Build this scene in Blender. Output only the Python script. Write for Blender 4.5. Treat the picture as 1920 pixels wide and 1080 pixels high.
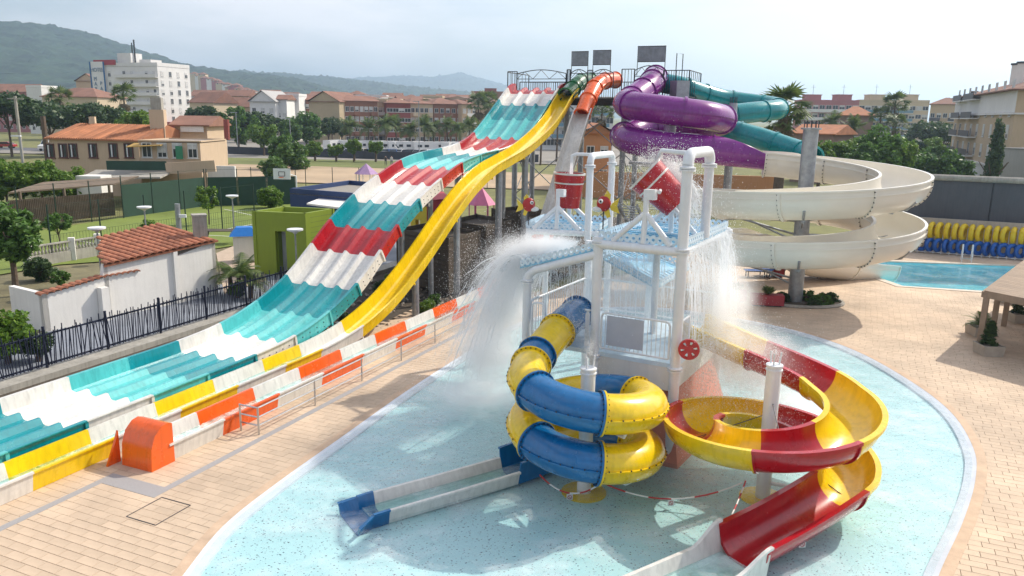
import bpy, math, random
import numpy as np
from mathutils import Vector, Matrix
random.seed(7); RNG = np.random.default_rng(11)
for o in list(bpy.data.objects): bpy.data.objects.remove(o)
SC = bpy.context.scene
COL = SC.collection
R = math.radians
PI = math.pi
# ------------------------------------------------------------------ camera
CAM_H, PITCH, ROLL, FPX = 9.0, R(12.51), R(0.9), 1465.0
cd = bpy.data.cameras.new('camera'); cam = bpy.data.objects.new('camera', cd); COL.objects.link(cam)
cd.sensor_width = 36; cd.sensor_fit = 'HORIZONTAL'; cd.lens = FPX/1920*36; cd.clip_start = .2; cd.clip_end = 20000
CM = Matrix.Rotation(PI/2-PITCH, 3, 'X') @ Matrix.Rotation(ROLL, 3, 'Z')
cam.matrix_world = Matrix.Translation((0,0,CAM_H)) @ CM.to_4x4()
SC.camera = cam
# ------------------------------------------------------------------ sky, sun, exposure
SUN_AZ, SUN_EL = R(32), R(42)          # direction towards the sun: from +X turning to +Y
sd = Vector((math.cos(SUN_AZ)*math.cos(SUN_EL), math.sin(SUN_AZ)*math.cos(SUN_EL), math.sin(SUN_EL)))
W = bpy.data.worlds.new('World'); SC.world = W; W.use_nodes = True
nt = W.node_tree; nt.nodes.clear()
def N(t, **k):
    n = nt.nodes.new(t)
    for a, b in k.items(): setattr(n, a, b)
    return n
sky = N('ShaderNodeTexSky', sky_type='NISHITA', sun_disc=False, sun_elevation=SUN_EL, sun_rotation=PI/2-SUN_AZ,
        altitude=0, air_density=1.0, dust_density=2.6, ozone_density=1.0)
tc = N('ShaderNodeTexCoord'); mp = N('ShaderNodeMapping'); mp.inputs['Scale'].default_value = (1.2, 1.2, 4.0)
cl = N('ShaderNodeTexNoise'); cl.inputs['Scale'].default_value = 1.7; cl.inputs['Detail'].default_value = 7; cl.inputs['Roughness'].default_value = .56
cr = N('ShaderNodeValToRGB'); cr.color_ramp.elements[0].position = .38; cr.color_ramp.elements[1].position = .62
cr.color_ramp.elements[0].color = (.0,.0,.0,1); cr.color_ramp.elements[1].color = (.80,.80,.80,1)
mx = N('ShaderNodeMix', data_type='RGBA'); mx.inputs['B'].default_value = (7.3, 7.0, 7.0, 1)
bg = N('ShaderNodeBackground'); bg.inputs['Strength'].default_value = .14
out = N('ShaderNodeOutputWorld')
L = nt.links.new
L(tc.outputs['Generated'], mp.inputs['Vector']); L(mp.outputs[0], cl.inputs['Vector']); L(cl.outputs['Fac'], cr.inputs['Fac'])
L(cr.outputs['Color'], mx.inputs['Factor']); L(sky.outputs['Color'], mx.inputs['A']); L(mx.outputs['Result'], bg.inputs['Color']); L(bg.outputs[0], out.inputs['Surface'])
sl = bpy.data.lights.new('sun', 'SUN'); sl.energy = 3.7; sl.angle = R(.6); sl.color = (1, .925, .80)
so = bpy.data.objects.new('sun', sl); COL.objects.link(so); so.rotation_euler = sd.to_track_quat('Z', 'Y').to_euler(); so.location = (60, 40, 80)
SC.view_settings.view_transform = 'Standard'; SC.view_settings.look = 'None'; SC.view_settings.exposure = 0.34; SC.view_settings.gamma = 1
SC.render.engine = 'CYCLES'; SC.cycles.use_denoising = True; SC.cycles.max_bounces = 14; SC.cycles.transparent_max_bounces = 16
SC.cycles.volume_bounces = 10; SC.cycles.diffuse_bounces = 8; SC.cycles.caustics_reflective = False; SC.cycles.caustics_refractive = False

# ------------------------------------------------------------------ measuring helpers (survey of the place from the picture)
def ray(x, y): return CM @ Vector(((x-960)/FPX, -(y-540)/FPX, -1))
def G(x, y, z=0.):                       # the point of height z seen at a picture point
    d = ray(x, y); return Vector((0,0,CAM_H)) + d*((z-CAM_H)/d.z)
def D(x, y, Y):                          # the point at depth Y seen at a picture point
    d = ray(x, y); return Vector((0,0,CAM_H)) + d*(Y/d.y)
_d = ray(1620, 222); U = Vector((_d.x, _d.y, 0)).normalized(); NV = Vector((U.y, -U.x, 0))   # slide direction, and its right
def SP(s, o, z=0.): return U*s + NV*o + Vector((0,0,z))
# ------------------------------------------------------------------ materials
MATS = {}
def mat(name, col, rough=.5, metal=0., var=.12, scale=3., bump=0., bscale=20., coat=0., island=0., streak=0., spec=.5):
    if name in MATS: return MATS[name]
    m = bpy.data.materials.new(name); m.use_nodes = True; t = m.node_tree; b = t.nodes['Principled BSDF']
    b.inputs['Roughness'].default_value = rough; b.inputs['Metallic'].default_value = metal; b.inputs['Coat Weight'].default_value = coat
    b.inputs['Coat Roughness'].default_value = .08; b.inputs['Specular IOR Level'].default_value = spec
    c = (*col, 1)
    tcn = t.nodes.new('ShaderNodeTexCoord'); nz = t.nodes.new('ShaderNodeTexNoise'); nz.inputs['Scale'].default_value = scale; nz.inputs['Detail'].default_value = 6; nz.inputs['Roughness'].default_value = .65
    t.links.new(tcn.outputs['Object'], nz.inputs['Vector'])
    mr = t.nodes.new('ShaderNodeMapRange'); mr.inputs['From Min'].default_value = .3; mr.inputs['From Max'].default_value = .7
    mr.inputs['To Min'].default_value = 1-var; mr.inputs['To Max'].default_value = 1+var*.7
    t.links.new(nz.outputs['Fac'], mr.inputs['Value'])
    val = mr.outputs[0]
    if island:
        ge = t.nodes.new('ShaderNodeNewGeometry'); m2 = t.nodes.new('ShaderNodeMapRange'); m2.inputs['To Min'].default_value = 1-island; m2.inputs['To Max'].default_value = 1+island
        oi = t.nodes.new('ShaderNodeObjectInfo'); ad = t.nodes.new('ShaderNodeMath'); ad.operation = 'ADD'; fr = t.nodes.new('ShaderNodeMath'); fr.operation = 'FRACT'
        t.links.new(ge.outputs['Random Per Island'], ad.inputs[0]); t.links.new(oi.outputs['Random'], ad.inputs[1]); t.links.new(ad.outputs[0], fr.inputs[0]); t.links.new(fr.outputs[0], m2.inputs['Value'])
        mu = t.nodes.new('ShaderNodeMath'); mu.operation = 'MULTIPLY'; t.links.new(val, mu.inputs[0]); t.links.new(m2.outputs[0], mu.inputs[1]); val = mu.outputs[0]
    if streak:
        mpn = t.nodes.new('ShaderNodeMapping'); mpn.inputs['Scale'].default_value = (9, 9, .7); n2 = t.nodes.new('ShaderNodeTexNoise'); n2.inputs['Scale'].default_value = 1; n2.inputs['Detail'].default_value = 5
        t.links.new(tcn.outputs['Object'], mpn.inputs['Vector']); t.links.new(mpn.outputs[0], n2.inputs['Vector'])
        m3 = t.nodes.new('ShaderNodeMapRange'); m3.inputs['From Min'].default_value = .45; m3.inputs['From Max'].default_value = .75; m3.inputs['To Min'].default_value = 1; m3.inputs['To Max'].default_value = 1-streak
        t.links.new(n2.outputs['Fac'], m3.inputs['Value']); mu = t.nodes.new('ShaderNodeMath'); mu.operation = 'MULTIPLY'; t.links.new(val, mu.inputs[0]); t.links.new(m3.outputs[0], mu.inputs[1]); val = mu.outputs[0]
    mm = t.nodes.new('ShaderNodeMix'); mm.data_type = 'RGBA'; mm.blend_type = 'MULTIPLY'; mm.inputs['Factor'].default_value = 1; mm.inputs['A'].default_value = c
    t.links.new(val, mm.inputs['B']); t.links.new(mm.outputs['Result'], b.inputs['Base Color'])
    rr = t.nodes.new('ShaderNodeMapRange'); rr.inputs['To Min'].default_value = max(0, rough-.08); rr.inputs['To Max'].default_value = min(1, rough+.12); t.links.new(nz.outputs['Fac'], rr.inputs['Value']); t.links.new(rr.outputs[0], b.inputs['Roughness'])
    if bump:
        bn = t.nodes.new('ShaderNodeTexNoise'); bn.inputs['Scale'].default_value = bscale; bn.inputs['Detail'].default_value = 5; t.links.new(tcn.outputs['Object'], bn.inputs['Vector'])
        bu = t.nodes.new('ShaderNodeBump'); bu.inputs['Strength'].default_value = bump; bu.inputs['Distance'].default_value = .03; t.links.new(bn.outputs['Fac'], bu.inputs['Height']); t.links.new(bu.outputs[0], b.inputs['Normal'])
    MATS[name] = m; return m
def gel(name, col, streak=.2): return mat('gel_'+name, col, .24, var=.14, scale=.8, coat=.3, bump=.03, bscale=2.5, streak=streak)
WHITE = gel('white', (.71,.69,.645), .2); TEAL = gel('teal', (.0,.26,.30)); AQUA = gel('aqua', (.09,.50,.50)); RED = gel('red', (.42,.009,.017)); YEL = gel('yellow', (.82,.56,.004))
ORG = gel('orange', (.80,.115,.008)); GRN = gel('green', (.006,.13,.04)); PUR = gel('purple', (.19,.014,.21)); BLU = gel('blue', (.002,.125,.33)); CREAM = mat('gel_cream', (.76,.72,.63), .3, var=.06, scale=.5, coat=.2); TURQ = gel('turquoise', (.0,.24,.26))
PIPE = mat('white_powder_coat', (.74,.76,.78), .35, var=.06, scale=2, streak=.08); GALV = mat('galvanised_steel', (.33,.35,.37), .45, .55, .25, 4., .05)
DARKM = mat('dark_steel', (.05,.055,.065), .5, .4, .2); STEEL = mat('stainless_steel', (.5,.5,.5), .3, .9, .1); BLACK = mat('black_rubber', (.015,.015,.018), .7)
CONC = mat('concrete', (.36,.34,.30), .85, var=.22, scale=1.5, bump=.25, streak=.25); PLASTER = mat('white_plaster', (.74,.72,.68), .9, var=.07, scale=.9, bump=.12, bscale=9, streak=.07)
GLASS = mat('dark_window_glass', (.03,.04,.05), .08, var=.3, scale=.6); FRAME = mat('window_frame', (.62,.62,.60), .5)
def leafmat(name, c1, c2, tr=.35):
    m = bpy.data.materials.new(name); m.use_nodes = True; t = m.node_tree; b = t.nodes['Principled BSDF']; b.inputs['Roughness'].default_value = .5
    ge = t.nodes.new('ShaderNodeNewGeometry'); mm = t.nodes.new('ShaderNodeMix'); mm.data_type = 'RGBA'; mm.inputs['A'].default_value = (*c1,1); mm.inputs['B'].default_value = (*c2,1)
    t.links.new(ge.outputs['Random Per Island'], mm.inputs['Factor']); t.links.new(mm.outputs['Result'], b.inputs['Base Color'])
    tl = t.nodes.new('ShaderNodeBsdfTranslucent'); t.links.new(mm.outputs['Result'], tl.inputs['Color']); ms = t.nodes.new('ShaderNodeMixShader'); ms.inputs[0].default_value = tr
    t.links.new(b.outputs[0], ms.inputs[1]); t.links.new(tl.outputs[0], ms.inputs[2]); t.links.new(ms.outputs[0], t.nodes['Material Output'].inputs['Surface']); return m
LEAF = leafmat('broad_leaves', (.045,.11,.018), (.13,.25,.04)); LEAFD = leafmat('pine_needles', (.028,.065,.020), (.07,.125,.032), .35); LEAFY = leafmat('bright_leaves', (.07,.16,.015), (.19,.30,.03)); PALML = leafmat('palm_leaves', (.05,.10,.022), (.16,.21,.055)); DRYL = leafmat('dry_fronds', (.10,.075,.03), (.20,.15,.07), .1)
BARK = mat('bark', (.12,.085,.06), .9, var=.35, scale=6, bump=.5, bscale=14)
# ------------------------------------------------------------------ mesh builder and object helpers
class MB:
    def __init__(s): s.v = []; s.f = []; s.m = []; s.k = 0
    def add(s, vs, fs):
        n = len(s.v); s.v += [tuple(v) for v in vs]; s.f += [tuple(i+n for i in f) for f in fs]; s.m += [s.k]*len(fs); return s
    def slot(s, k): s.k = k; return s
    def box(s, c, d, rz=0.):
        x, y, z = d[0]/2, d[1]/2, d[2]/2; ca, sa = math.cos(rz), math.sin(rz)
        vs = [(c[0]+a*x*ca-b*y*sa, c[1]+a*x*sa+b*y*ca, c[2]+e*z) for e in (-1,1) for a, b in ((-1,-1),(1,-1),(1,1),(-1,1))]
        return s.add(vs, [(3,2,1,0),(4,5,6,7),(0,1,5,4),(1,2,6,5),(2,3,7,6),(3,0,4,7)])
    def bar(s, a, b, w, h=None, up=(0,0,1)):
        a, b = Vector(a), Vector(b); h = h or w; t = (b-a).normalized(); u = Vector(up)
        if abs(t.dot(u)) > .98: u = Vector((0,1,0))
        r = t.cross(u).normalized(); q = r.cross(t)
        vs = [p+r*i*w/2+q*j*h/2 for p in (a, b) for i, j in ((-1,-1),(1,-1),(1,1),(-1,1))]
        return s.add(vs, [(3,2,1,0),(4,5,6,7),(0,1,5,4),(1,2,6,5),(2,3,7,6),(3,0,4,7)])
    def tube(s, pts, r, n=8, r2=None):
        pts = [Vector(p) for p in pts]; m = len(pts); vs = []
        ref = None
        for i, p in enumerate(pts):
            t = (pts[min(i+1,m-1)]-pts[max(i-1,0)]).normalized()
            if ref is None: ref = Vector((0,0,1)) if abs(t.z) < .9 else Vector((1,0,0))
            a = t.cross(ref).normalized(); b = a.cross(t).normalized(); ref = b if abs(t.z) >= .9 or True else ref
            rr = r if r2 is None else r+(r2-r)*i/(m-1)
            vs += [p+a*math.cos(2*PI*k/n)*rr+b*math.sin(2*PI*k/n)*rr for k in range(n)]
        fs = [(i*n+k, i*n+(k+1)%n, (i+1)*n+(k+1)%n, (i+1)*n+k) for i in range(m-1) for k in range(n)]
        fs += [tuple(range(n-1,-1,-1)), tuple((m-1)*n+k for k in range(n))]
        return s.add(vs, fs)
    def lathe(s, prof, c=(0,0,0), n=20):
        vs = [(c[0]+r*math.cos(2*PI*k/n), c[1]+r*math.sin(2*PI*k/n), c[2]+z) for r, z in prof for k in range(n)]
        m = len(prof); fs = [(i*n+k, i*n+(k+1)%n, (i+1)*n+(k+1)%n, (i+1)*n+k) for i in range(m-1) for k in range(n)]
        fs += [tuple(range(n-1,-1,-1)), tuple((m-1)*n+k for k in range(n))]
        return s.add(vs, fs)
    def prism(s, poly, z0, z1):
        n = len(poly); vs = [(p[0],p[1],z0) for p in poly]+[(p[0],p[1],z1) for p in poly]
        return s.add(vs, [tuple(range(n-1,-1,-1)), tuple(range(n,2*n))]+[(i,(i+1)%n,n+(i+1)%n,n+i) for i in range(n)])
    def quad(s, a, b, c, d): return s.add([a,b,c,d], [(0,1,2,3)])
    def slab(s, a, b, c, d, t):          # a four-cornered sheet with thickness t downwards
        a, b, c, d = map(Vector, (a,b,c,d)); n = (b-a).cross(d-a).normalized()
        if n.z < 0: n = -n
        return s.add([a,b,c,d]+[p-n*t for p in (a,b,c,d)], [(0,1,2,3),(7,6,5,4),(0,4,5,1),(1,5,6,2),(2,6,7,3),(3,7,4,0)])
    def sweep(s, rings, cap=True):       # rings: lists of points, each ring closed
        n = len(rings[0]); m = len(rings); vs = [p for r in rings for p in r]
        fs = [(i*n+k, i*n+(k+1)%n, (i+1)*n+(k+1)%n, (i+1)*n+k) for i in range(m-1) for k in range(n)]
        if cap: fs += [tuple(range(n-1,-1,-1)), tuple((m-1)*n+k for k in range(n))]
        return s.add(vs, fs)
    def mesh(s, name, mats, smooth=None):
        me = bpy.data.meshes.new(name); me.from_pydata(s.v, [], s.f)
        for m in (mats if isinstance(mats, (list, tuple)) else [mats]): me.materials.append(m)
        if any(s.m): me.polygons.foreach_set('material_index', s.m)
        if smooth:
            me.polygons.foreach_set('use_smooth', [True]*len(s.f)); me.set_sharp_from_angle(angle=R(smooth))
        me.update(); return me
def tag(o, label=None, cat=None, group=None, kind=None):
    for k, v in (('label',label),('category',cat),('group',group),('kind',kind)):
        if v: o[k] = v
    return o
def thing(name, label, cat, loc=(0,0,0), group=None):
    o = bpy.data.objects.new(name, None); COL.objects.link(o); o.location = loc; o.empty_display_size = .2
    return tag(o, label, cat, group)
def place(name, me, parent=None, loc=None, rz=None, scale=None):
    o = bpy.data.objects.new(name, me); COL.objects.link(o)
    if parent is not None:
        o.parent = parent
        if parent.type == 'EMPTY': o.matrix_parent_inverse = Matrix.Translation(-parent.location)
        else: o.matrix_parent_inverse = Matrix.Identity(4)
    if loc is not None: o.location = loc
    if rz is not None: o.rotation_euler = (0,0,rz) if not hasattr(rz, '__len__') else rz
    if scale is not None: o.scale = (scale,)*3 if not hasattr(scale, '__len__') else scale
    return o
def part(name, mb, m, parent, smooth=None, label=None, kind=None):
    return tag(place(name, mb.mesh(name, m, smooth) if isinstance(mb, MB) else mb, parent), label, None, None, kind)
def solo(name, mb, m, label, cat, group=None, smooth=None): return tag(place(name, mb.mesh(name, m, smooth)), label, cat, group)
def struct(name, mb, m, smooth=None): return tag(place(name, mb.mesh(name, m, smooth)), None, None, None, 'structure')
def copy_tree(o, parent=None):
    c = o.copy(); COL.objects.link(c); c.parent = parent
    for ch in [x for x in KIDS.get(o, o.children)]: copy_tree(ch, c)
    return c
KIDS = {}
def spline(pts, step=.25):
    P = [Vector(p) for p in pts]; P = [P[0]*2-P[1]]+P+[P[-1]*2-P[-2]]; outp = []
    for i in range(1, len(P)-2):
        n = max(2, int((P[i+1]-P[i]).length/step))
        for k in range(n):
            t = k/n; a, b, c, d = P[i-1:i+3]
            outp.append(.5*((2*b)+(c-a)*t+(2*a-5*b+4*c-d)*t*t+(3*b-a-3*c+d)*t**3))
    return outp+[P[-2]]
def frames(pts):
    fr = []; m = len(pts)
    for i, p in enumerate(pts):
        t = (pts[min(i+1,m-1)]-pts[max(i-1,0)]).normalized(); r = t.cross(Vector((0,0,1))).normalized(); fr.append((p, t, r, r.cross(t)))
    return fr
def arc_piece(mb, fr, r, a, th=.05, n=20, flange=.07, fl=.05, seam=False):
    """one moulded piece of a tube (a = pi) or flume (a smaller), with flanges at both ends"""
    m = len(fr); A = a if hasattr(a, '__len__') else [a]*m
    def ring(f, aa, ro, ri):
        p, t, x, z = f
        ang = [-aa+2*aa*k/n for k in range(n+1)]
        return [p+x*math.sin(q)*ro-z*math.cos(q)*ro for q in ang]+[p+x*math.sin(q)*ri-z*math.cos(q)*ri for q in reversed(ang)]
    mb.sweep([ring(f, A[i], r+th, r) for i, f in enumerate(fr)])
    if flange:
        for f, aa, sg in ((fr[0], A[0], 1), (fr[-1], A[-1], -1)):
            p, t, x, z = f; g = (p+t*sg*fl, t, x, z); q = [(p+t*sg*.003, t, x, z), g]
            mb.sweep([ring(w, aa, r+th+flange, r+th-.004) for w in q])
    if A[0] < 2.6 and A[-1] < 2.6:      # rolled rim on open flumes
        for sg in (-1, 1):
            rr = []
            for i, (p, t, x, z) in enumerate(fr):
                q = A[i]*sg; c = p+x*math.sin(q)*(r+th/2)-z*math.cos(q)*(r+th/2)
                rr.append([c+x*sg*.10-z*.05, c+x*sg*.10+z*.03, c-x*sg*.03+z*.03, c-x*sg*.03-z*.003])
            mb.sweep(rr)
    if seam:
        for sg in (-1, 1):
            mb.sweep([[p+x*sg*(r+th-.005)-z*.02, p+x*sg*(r+th+.035)-z*.02, p+x*sg*(r+th+.035)+z*.02, p+x*sg*(r+th-.005)+z*.02] for p, t, x, z in fr])
    return mb
def text_mesh(body, size, m, depth=.02):
    c = bpy.data.curves.new('lettering', 'FONT'); c.body = body; c.size = size; c.extrude = depth; c.align_x = 'CENTER'; c.align_y = 'CENTER'
    o = bpy.data.objects.new('lettering', c); COL.objects.link(o); dg = bpy.context.evaluated_depsgraph_get(); me = bpy.data.meshes.new_from_object(o.evaluated_get(dg)); bpy.data.objects.remove(o); me.materials.clear(); me.materials.append(m); return me
# ================================================================== the setting: ground, deck, pools
def groundmat():
    m = mat('dry_grass_ground', (.17,.17,.055), .95, var=.35, scale=.35, bump=.6, bscale=3); return m
def patch(name, poly, z, m):
    mb = MB(); mb.add([(p[0],p[1],z) for p in poly], [tuple(range(len(poly)))]); return struct(name, mb, m)
mb = MB()
for x0, x1, y0, y1 in ((-7000,7000,-60,38.5),(-7000,7000,52,9000),(-7000,21,38.5,52),(39,7000,38.5,52)): mb.quad((x0,y0,-.30),(x1,y0,-.30),(x1,y1,-.30),(x0,y1,-.30))
struct('ground', mb, groundmat())
POOL = [(-6.05,9.5),(-6.45,12),(-6.42,13.8),(-6.31,15.77),(-5.74,17.85),(-4.77,20.68),(-3.47,24.45),(-1.98,28.3),(-.43,32.13),(1.2,34.6),(3.4,36.2),(6.2,36.8),(8.7,36.1),(10.75,34.6),(12.58,32.6),(13.76,30.0),(14.16,26.62),(14.0,23.5),(13.11,20.63),(12.0,18.6),(10.45,16.41),(8.74,14.23),(7.2,12),(6.0,9.5),(3,8),(-3,8)]
def smooth_closed(poly, sub=6):
    P = [Vector((p[0],p[1],0)) for p in poly]; n = len(P); o = []
    for i in range(n):
        a, b, c, d = P[i-1], P[i], P[(i+1)%n], P[(i+2)%n]
        for k in range(sub):
            t = k/sub; o.append(.5*((2*b)+(c-a)*t+(2*a-5*b+4*c-d)*t*t+(3*b-a-3*c+d)*t**3))
    return o
PL = smooth_closed(POOL)
def offset_closed(P, d):
    n = len(P); o = []
    for i in range(n):
        t = (P[(i+1)%n]-P[i-1]).normalized(); o.append(P[i]+Vector((t.y,-t.x,0))*d)   # outline runs clockwise seen from above here: +d is inwards
    return o
_area = sum(PL[i].x*PL[(i+1)%len(PL)].y-PL[(i+1)%len(PL)].x*PL[i].y for i in range(len(PL)))
if _area < 0: INW = 1
else: INW = -1
def off_in(d): return offset_closed(PL, d*INW)
def ring_mesh(P0, P1, z0, z1, z2=None):
    mb = MB(); n = len(P0)
    vs = [(p.x,p.y,z0) for p in P0]+[(p.x,p.y,z1) for p in P1]
    mb.add(vs, [(i,(i+1)%n,n+(i+1)%n,n+i) for i in range(n)])
    if z2 is not None:
        mb.add([(p.x,p.y,z0) for p in P0]+[(p.x,p.y,z2) for p in P0], [(i,(i+1)%n,n+(i+1)%n,n+i) for i in range(n)])
        mb.add([(p.x,p.y,z1) for p in P1]+[(p.x,p.y,z2) for p in P1], [(i,(i+1)%n,n+(i+1)%n,n+i) for i in range(n)])
    return mb
def inside(x, y, P):
    c = np.zeros(x.shape, bool); n = len(P)
    for i in range(n):
        a, b = P[i], P[i-1]
        cond = ((a[1] > y) != (b[1] > y)) & (x < (b[0]-a[0])*(y-a[1])/(b[1]-a[1]+1e-12)+a[0]); c ^= cond
    return c
# swimming pool outline
SW = [(24.1,50.4),(38,48.9),(36.5,39.6),(25.65,41.6),(21.75,42.6),(21.3,45.8),(22.6,48.6)]
DECK = [SP(2,-24.6),SP(2,60),SP(70,60),(60,62),(34,54.6),(23.5,57.2),(12,58),SP(47,-14.2),SP(36,-15.1),SP(30,-16.9)]
DECK = [SP(-4,-21.0), SP(-30,60), (80,10), (70,52), (33,55.6), (22.5,58.0), (13,60), (8,46), (1.5,40), SP(31.5,-17.0), SP(31,-18.4), SP(23,-18.5), SP(20,-21.0)]
DECK = [(p[0],p[1]) for p in DECK]
ROWJ = RNG.uniform(-.05,.05,(len(np.arange(2, 66, .24)),1))
def paver_field():
    ca, sa = NV.x, NV.y                     # long side along NV
    Lx, Ly, gap = .50, .24, .010
    s = np.arange(2, 66, Ly); o = np.arange(-26, 44, Lx)
    S_, O_ = np.meshgrid(s, o, indexing='ij'); O_ = O_+(np.arange(len(s))%2)[:,None]*Lx/2+ROWJ
    x = U.x*S_+NV.x*O_; y = U.y*S_+NV.y*O_; x = x.ravel(); y = y.ravel()
    keep = inside(x, y, DECK) & ~inside(x, y, [(p.x,p.y) for p in off_in(-.52)]) & ~inside(x, y, [((p[0]-29)*1.02+29,(p[1]-45.5)*1.02+45.5) for p in SW])
    px = 960+0*x
    d = np.stack([x, y, np.full_like(x, -CAM_H)], 1); q = d @ np.array(CM)      # into camera axes
    u = q[:,0]/-q[:,2]*FPX; v = -q[:,1]/-q[:,2]*FPX
    keep &= (-q[:,2] > 1) & (np.abs(u) < 1150) & (v < 720)
    x, y, dist = x[keep], y[keep], -q[keep,2]
    hx, hy = Lx/2-gap/2, Ly/2-gap/2
    tilt = RNG.normal(0, .0012, (len(x),4))
    cx = np.array([-1,1,1,-1]); cy = np.array([-1,-1,1,1])
    vx = x[:,None]+NV.x*cx*hx+U.x*cy*hy; vy = y[:,None]+NV.y*cx*hx+U.y*cy*hy
    return x, y, vx, vy, tilt, dist
PAVE = mat('deck_paver', (.56,.43,.31), .75, var=.3, scale=.3, bump=.18, bscale=22, island=.055)
JOINT = mat('deck_joint', (.36,.28,.21), .95, var=.2)
mb = MB(); mb.add([(p[0],p[1],-.022) for p in DECK], [tuple(range(len(DECK)))])
# the deck base is laid as strips so that the pools stay open
def deck_base():
    mb = MB(); g = .25; pin = [(p.x,p.y) for p in off_in(.2)]; swin = [((p[0]-29)*.985+29,(p[1]-45.5)*.985+45.5) for p in SW]
    xs = np.arange(-40, 82, g); ys = np.arange(2, 64, g); X, Y = np.meshgrid(xs, ys, indexing='ij'); X = X.ravel(); Y = Y.ravel()
    def allin(P): return inside(X,Y,P) | inside(X+g,Y,P) | inside(X,Y+g,P) | inside(X+g,Y+g,P)
    k = inside(X+g/2, Y+g/2, DECK) & ~allin(pin) & ~allin(swin)
    for x, y in zip(X[k], Y[k]): mb.quad((x,y,-.045),(x+g,y,-.045),(x+g,y+g,-.045),(x,y+g,-.045))
    return mb
deck = struct('deck', deck_base(), JOINT)
x, y, vx, vy, tilt, dist = paver_field()
order = np.argsort(dist); near = order[:300]; rest = order[300:]
pm = MB(); hx, hy = .50/2-.005, .24/2-.005
pm.add([(-hx,-hy,-.022),(hx,-hy,-.022),(hx,hy,-.022),(-hx,hy,-.022),(-hx,-hy,-.004),(hx,-hy,-.004),(hx,hy,-.004),(-hx,hy,-.004),(-hx+.006,-hy+.006,0),(hx-.006,-hy+.006,0),(hx-.006,hy-.006,0),(-hx+.006,hy-.006,0)],
       [(0,1,5,4),(1,2,6,5),(2,3,7,6),(3,0,4,7),(4,5,9,8),(5,6,10,9),(6,7,11,10),(7,4,8,11),(8,9,10,11)])
pme = pm.mesh('paver', PAVE); ang = math.atan2(NV.y, NV.x)
for i in near: place('paver', pme, deck, (x[i], y[i], random.uniform(-.001,.001)), ang)
n = len(rest); V = np.zeros((n,8,3)); V[:,:4,0] = vx[rest]; V[:,:4,1] = vy[rest]; V[:,:4,2] = tilt[rest]; V[:,4:,:] = V[:,:4,:]; V[:,4:,2] = -.022
Fq = np.array([(0,1,2,3),(0,4,5,1),(1,5,6,2),(2,6,7,3),(3,7,4,0)]); Fa = (np.arange(n)[:,None,None]*8+Fq[None]).reshape(-1,4)
me = bpy.data.meshes.new('paver_field'); me.from_pydata(V.reshape(-1,3).tolist(), [], Fa.tolist()); me.materials.append(PAVE); tag(place('paver_field', me, deck), None, None, None, 'stuff')
# cut pavers along the pool edge
def cut_pavers():
    lim = [(p.x,p.y) for p in off_in(-.16)]; full = [(p.x,p.y) for p in off_in(-.52)]; Lx, Ly = .50, .24
    s = np.arange(2, 66, Ly); o = np.arange(-26, 44, Lx); S_, O_ = np.meshgrid(s, o, indexing='ij'); O_ = O_+(np.arange(len(s))%2)[:,None]*Lx/2+ROWJ; X = (U.x*S_+NV.x*O_).ravel(); Y = (U.y*S_+NV.y*O_).ravel()
    k = inside(X, Y, full) & inside(X, Y, DECK) & ~inside(X, Y, [(p.x,p.y) for p in off_in(.4)]); X, Y = X[k], Y[k]; V = []
    for i in range(8):
        for j in range(4):
            a, b = (-.25+.0625*(i+.5)), (-.12+.06*(j+.5)); q = ~inside(X+NV.x*a+U.x*b, Y+NV.y*a+U.y*b, lim)
            x0, x1, y0, y1 = a-.0313+(.005 if i == 0 else 0), a+.0313-(.005 if i == 7 else 0), b-.0301+(.005 if j == 0 else 0), b+.0301-(.005 if j == 3 else 0)
            V.append(np.stack([np.stack([X[q]+NV.x*p_+U.x*r_, Y[q]+NV.y*p_+U.y*r_, np.full(q.sum(), -.001)], 1) for p_, r_ in ((x0,y0),(x1,y0),(x1,y1),(x0,y1))], 1))
    V = np.concatenate(V); mb = MB(); mb.add(V.reshape(-1,3).tolist(), [tuple(r) for r in np.arange(len(V)*4).reshape(-1,4).tolist()]); return mb
tag(place('cut_pavers', cut_pavers().mesh('cut_pavers', mat('deck_cut_paver', (.56,.43,.31), .75, var=.24, scale=.3, bump=.18, bscale=22)), deck), None, None, None, 'stuff')
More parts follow.
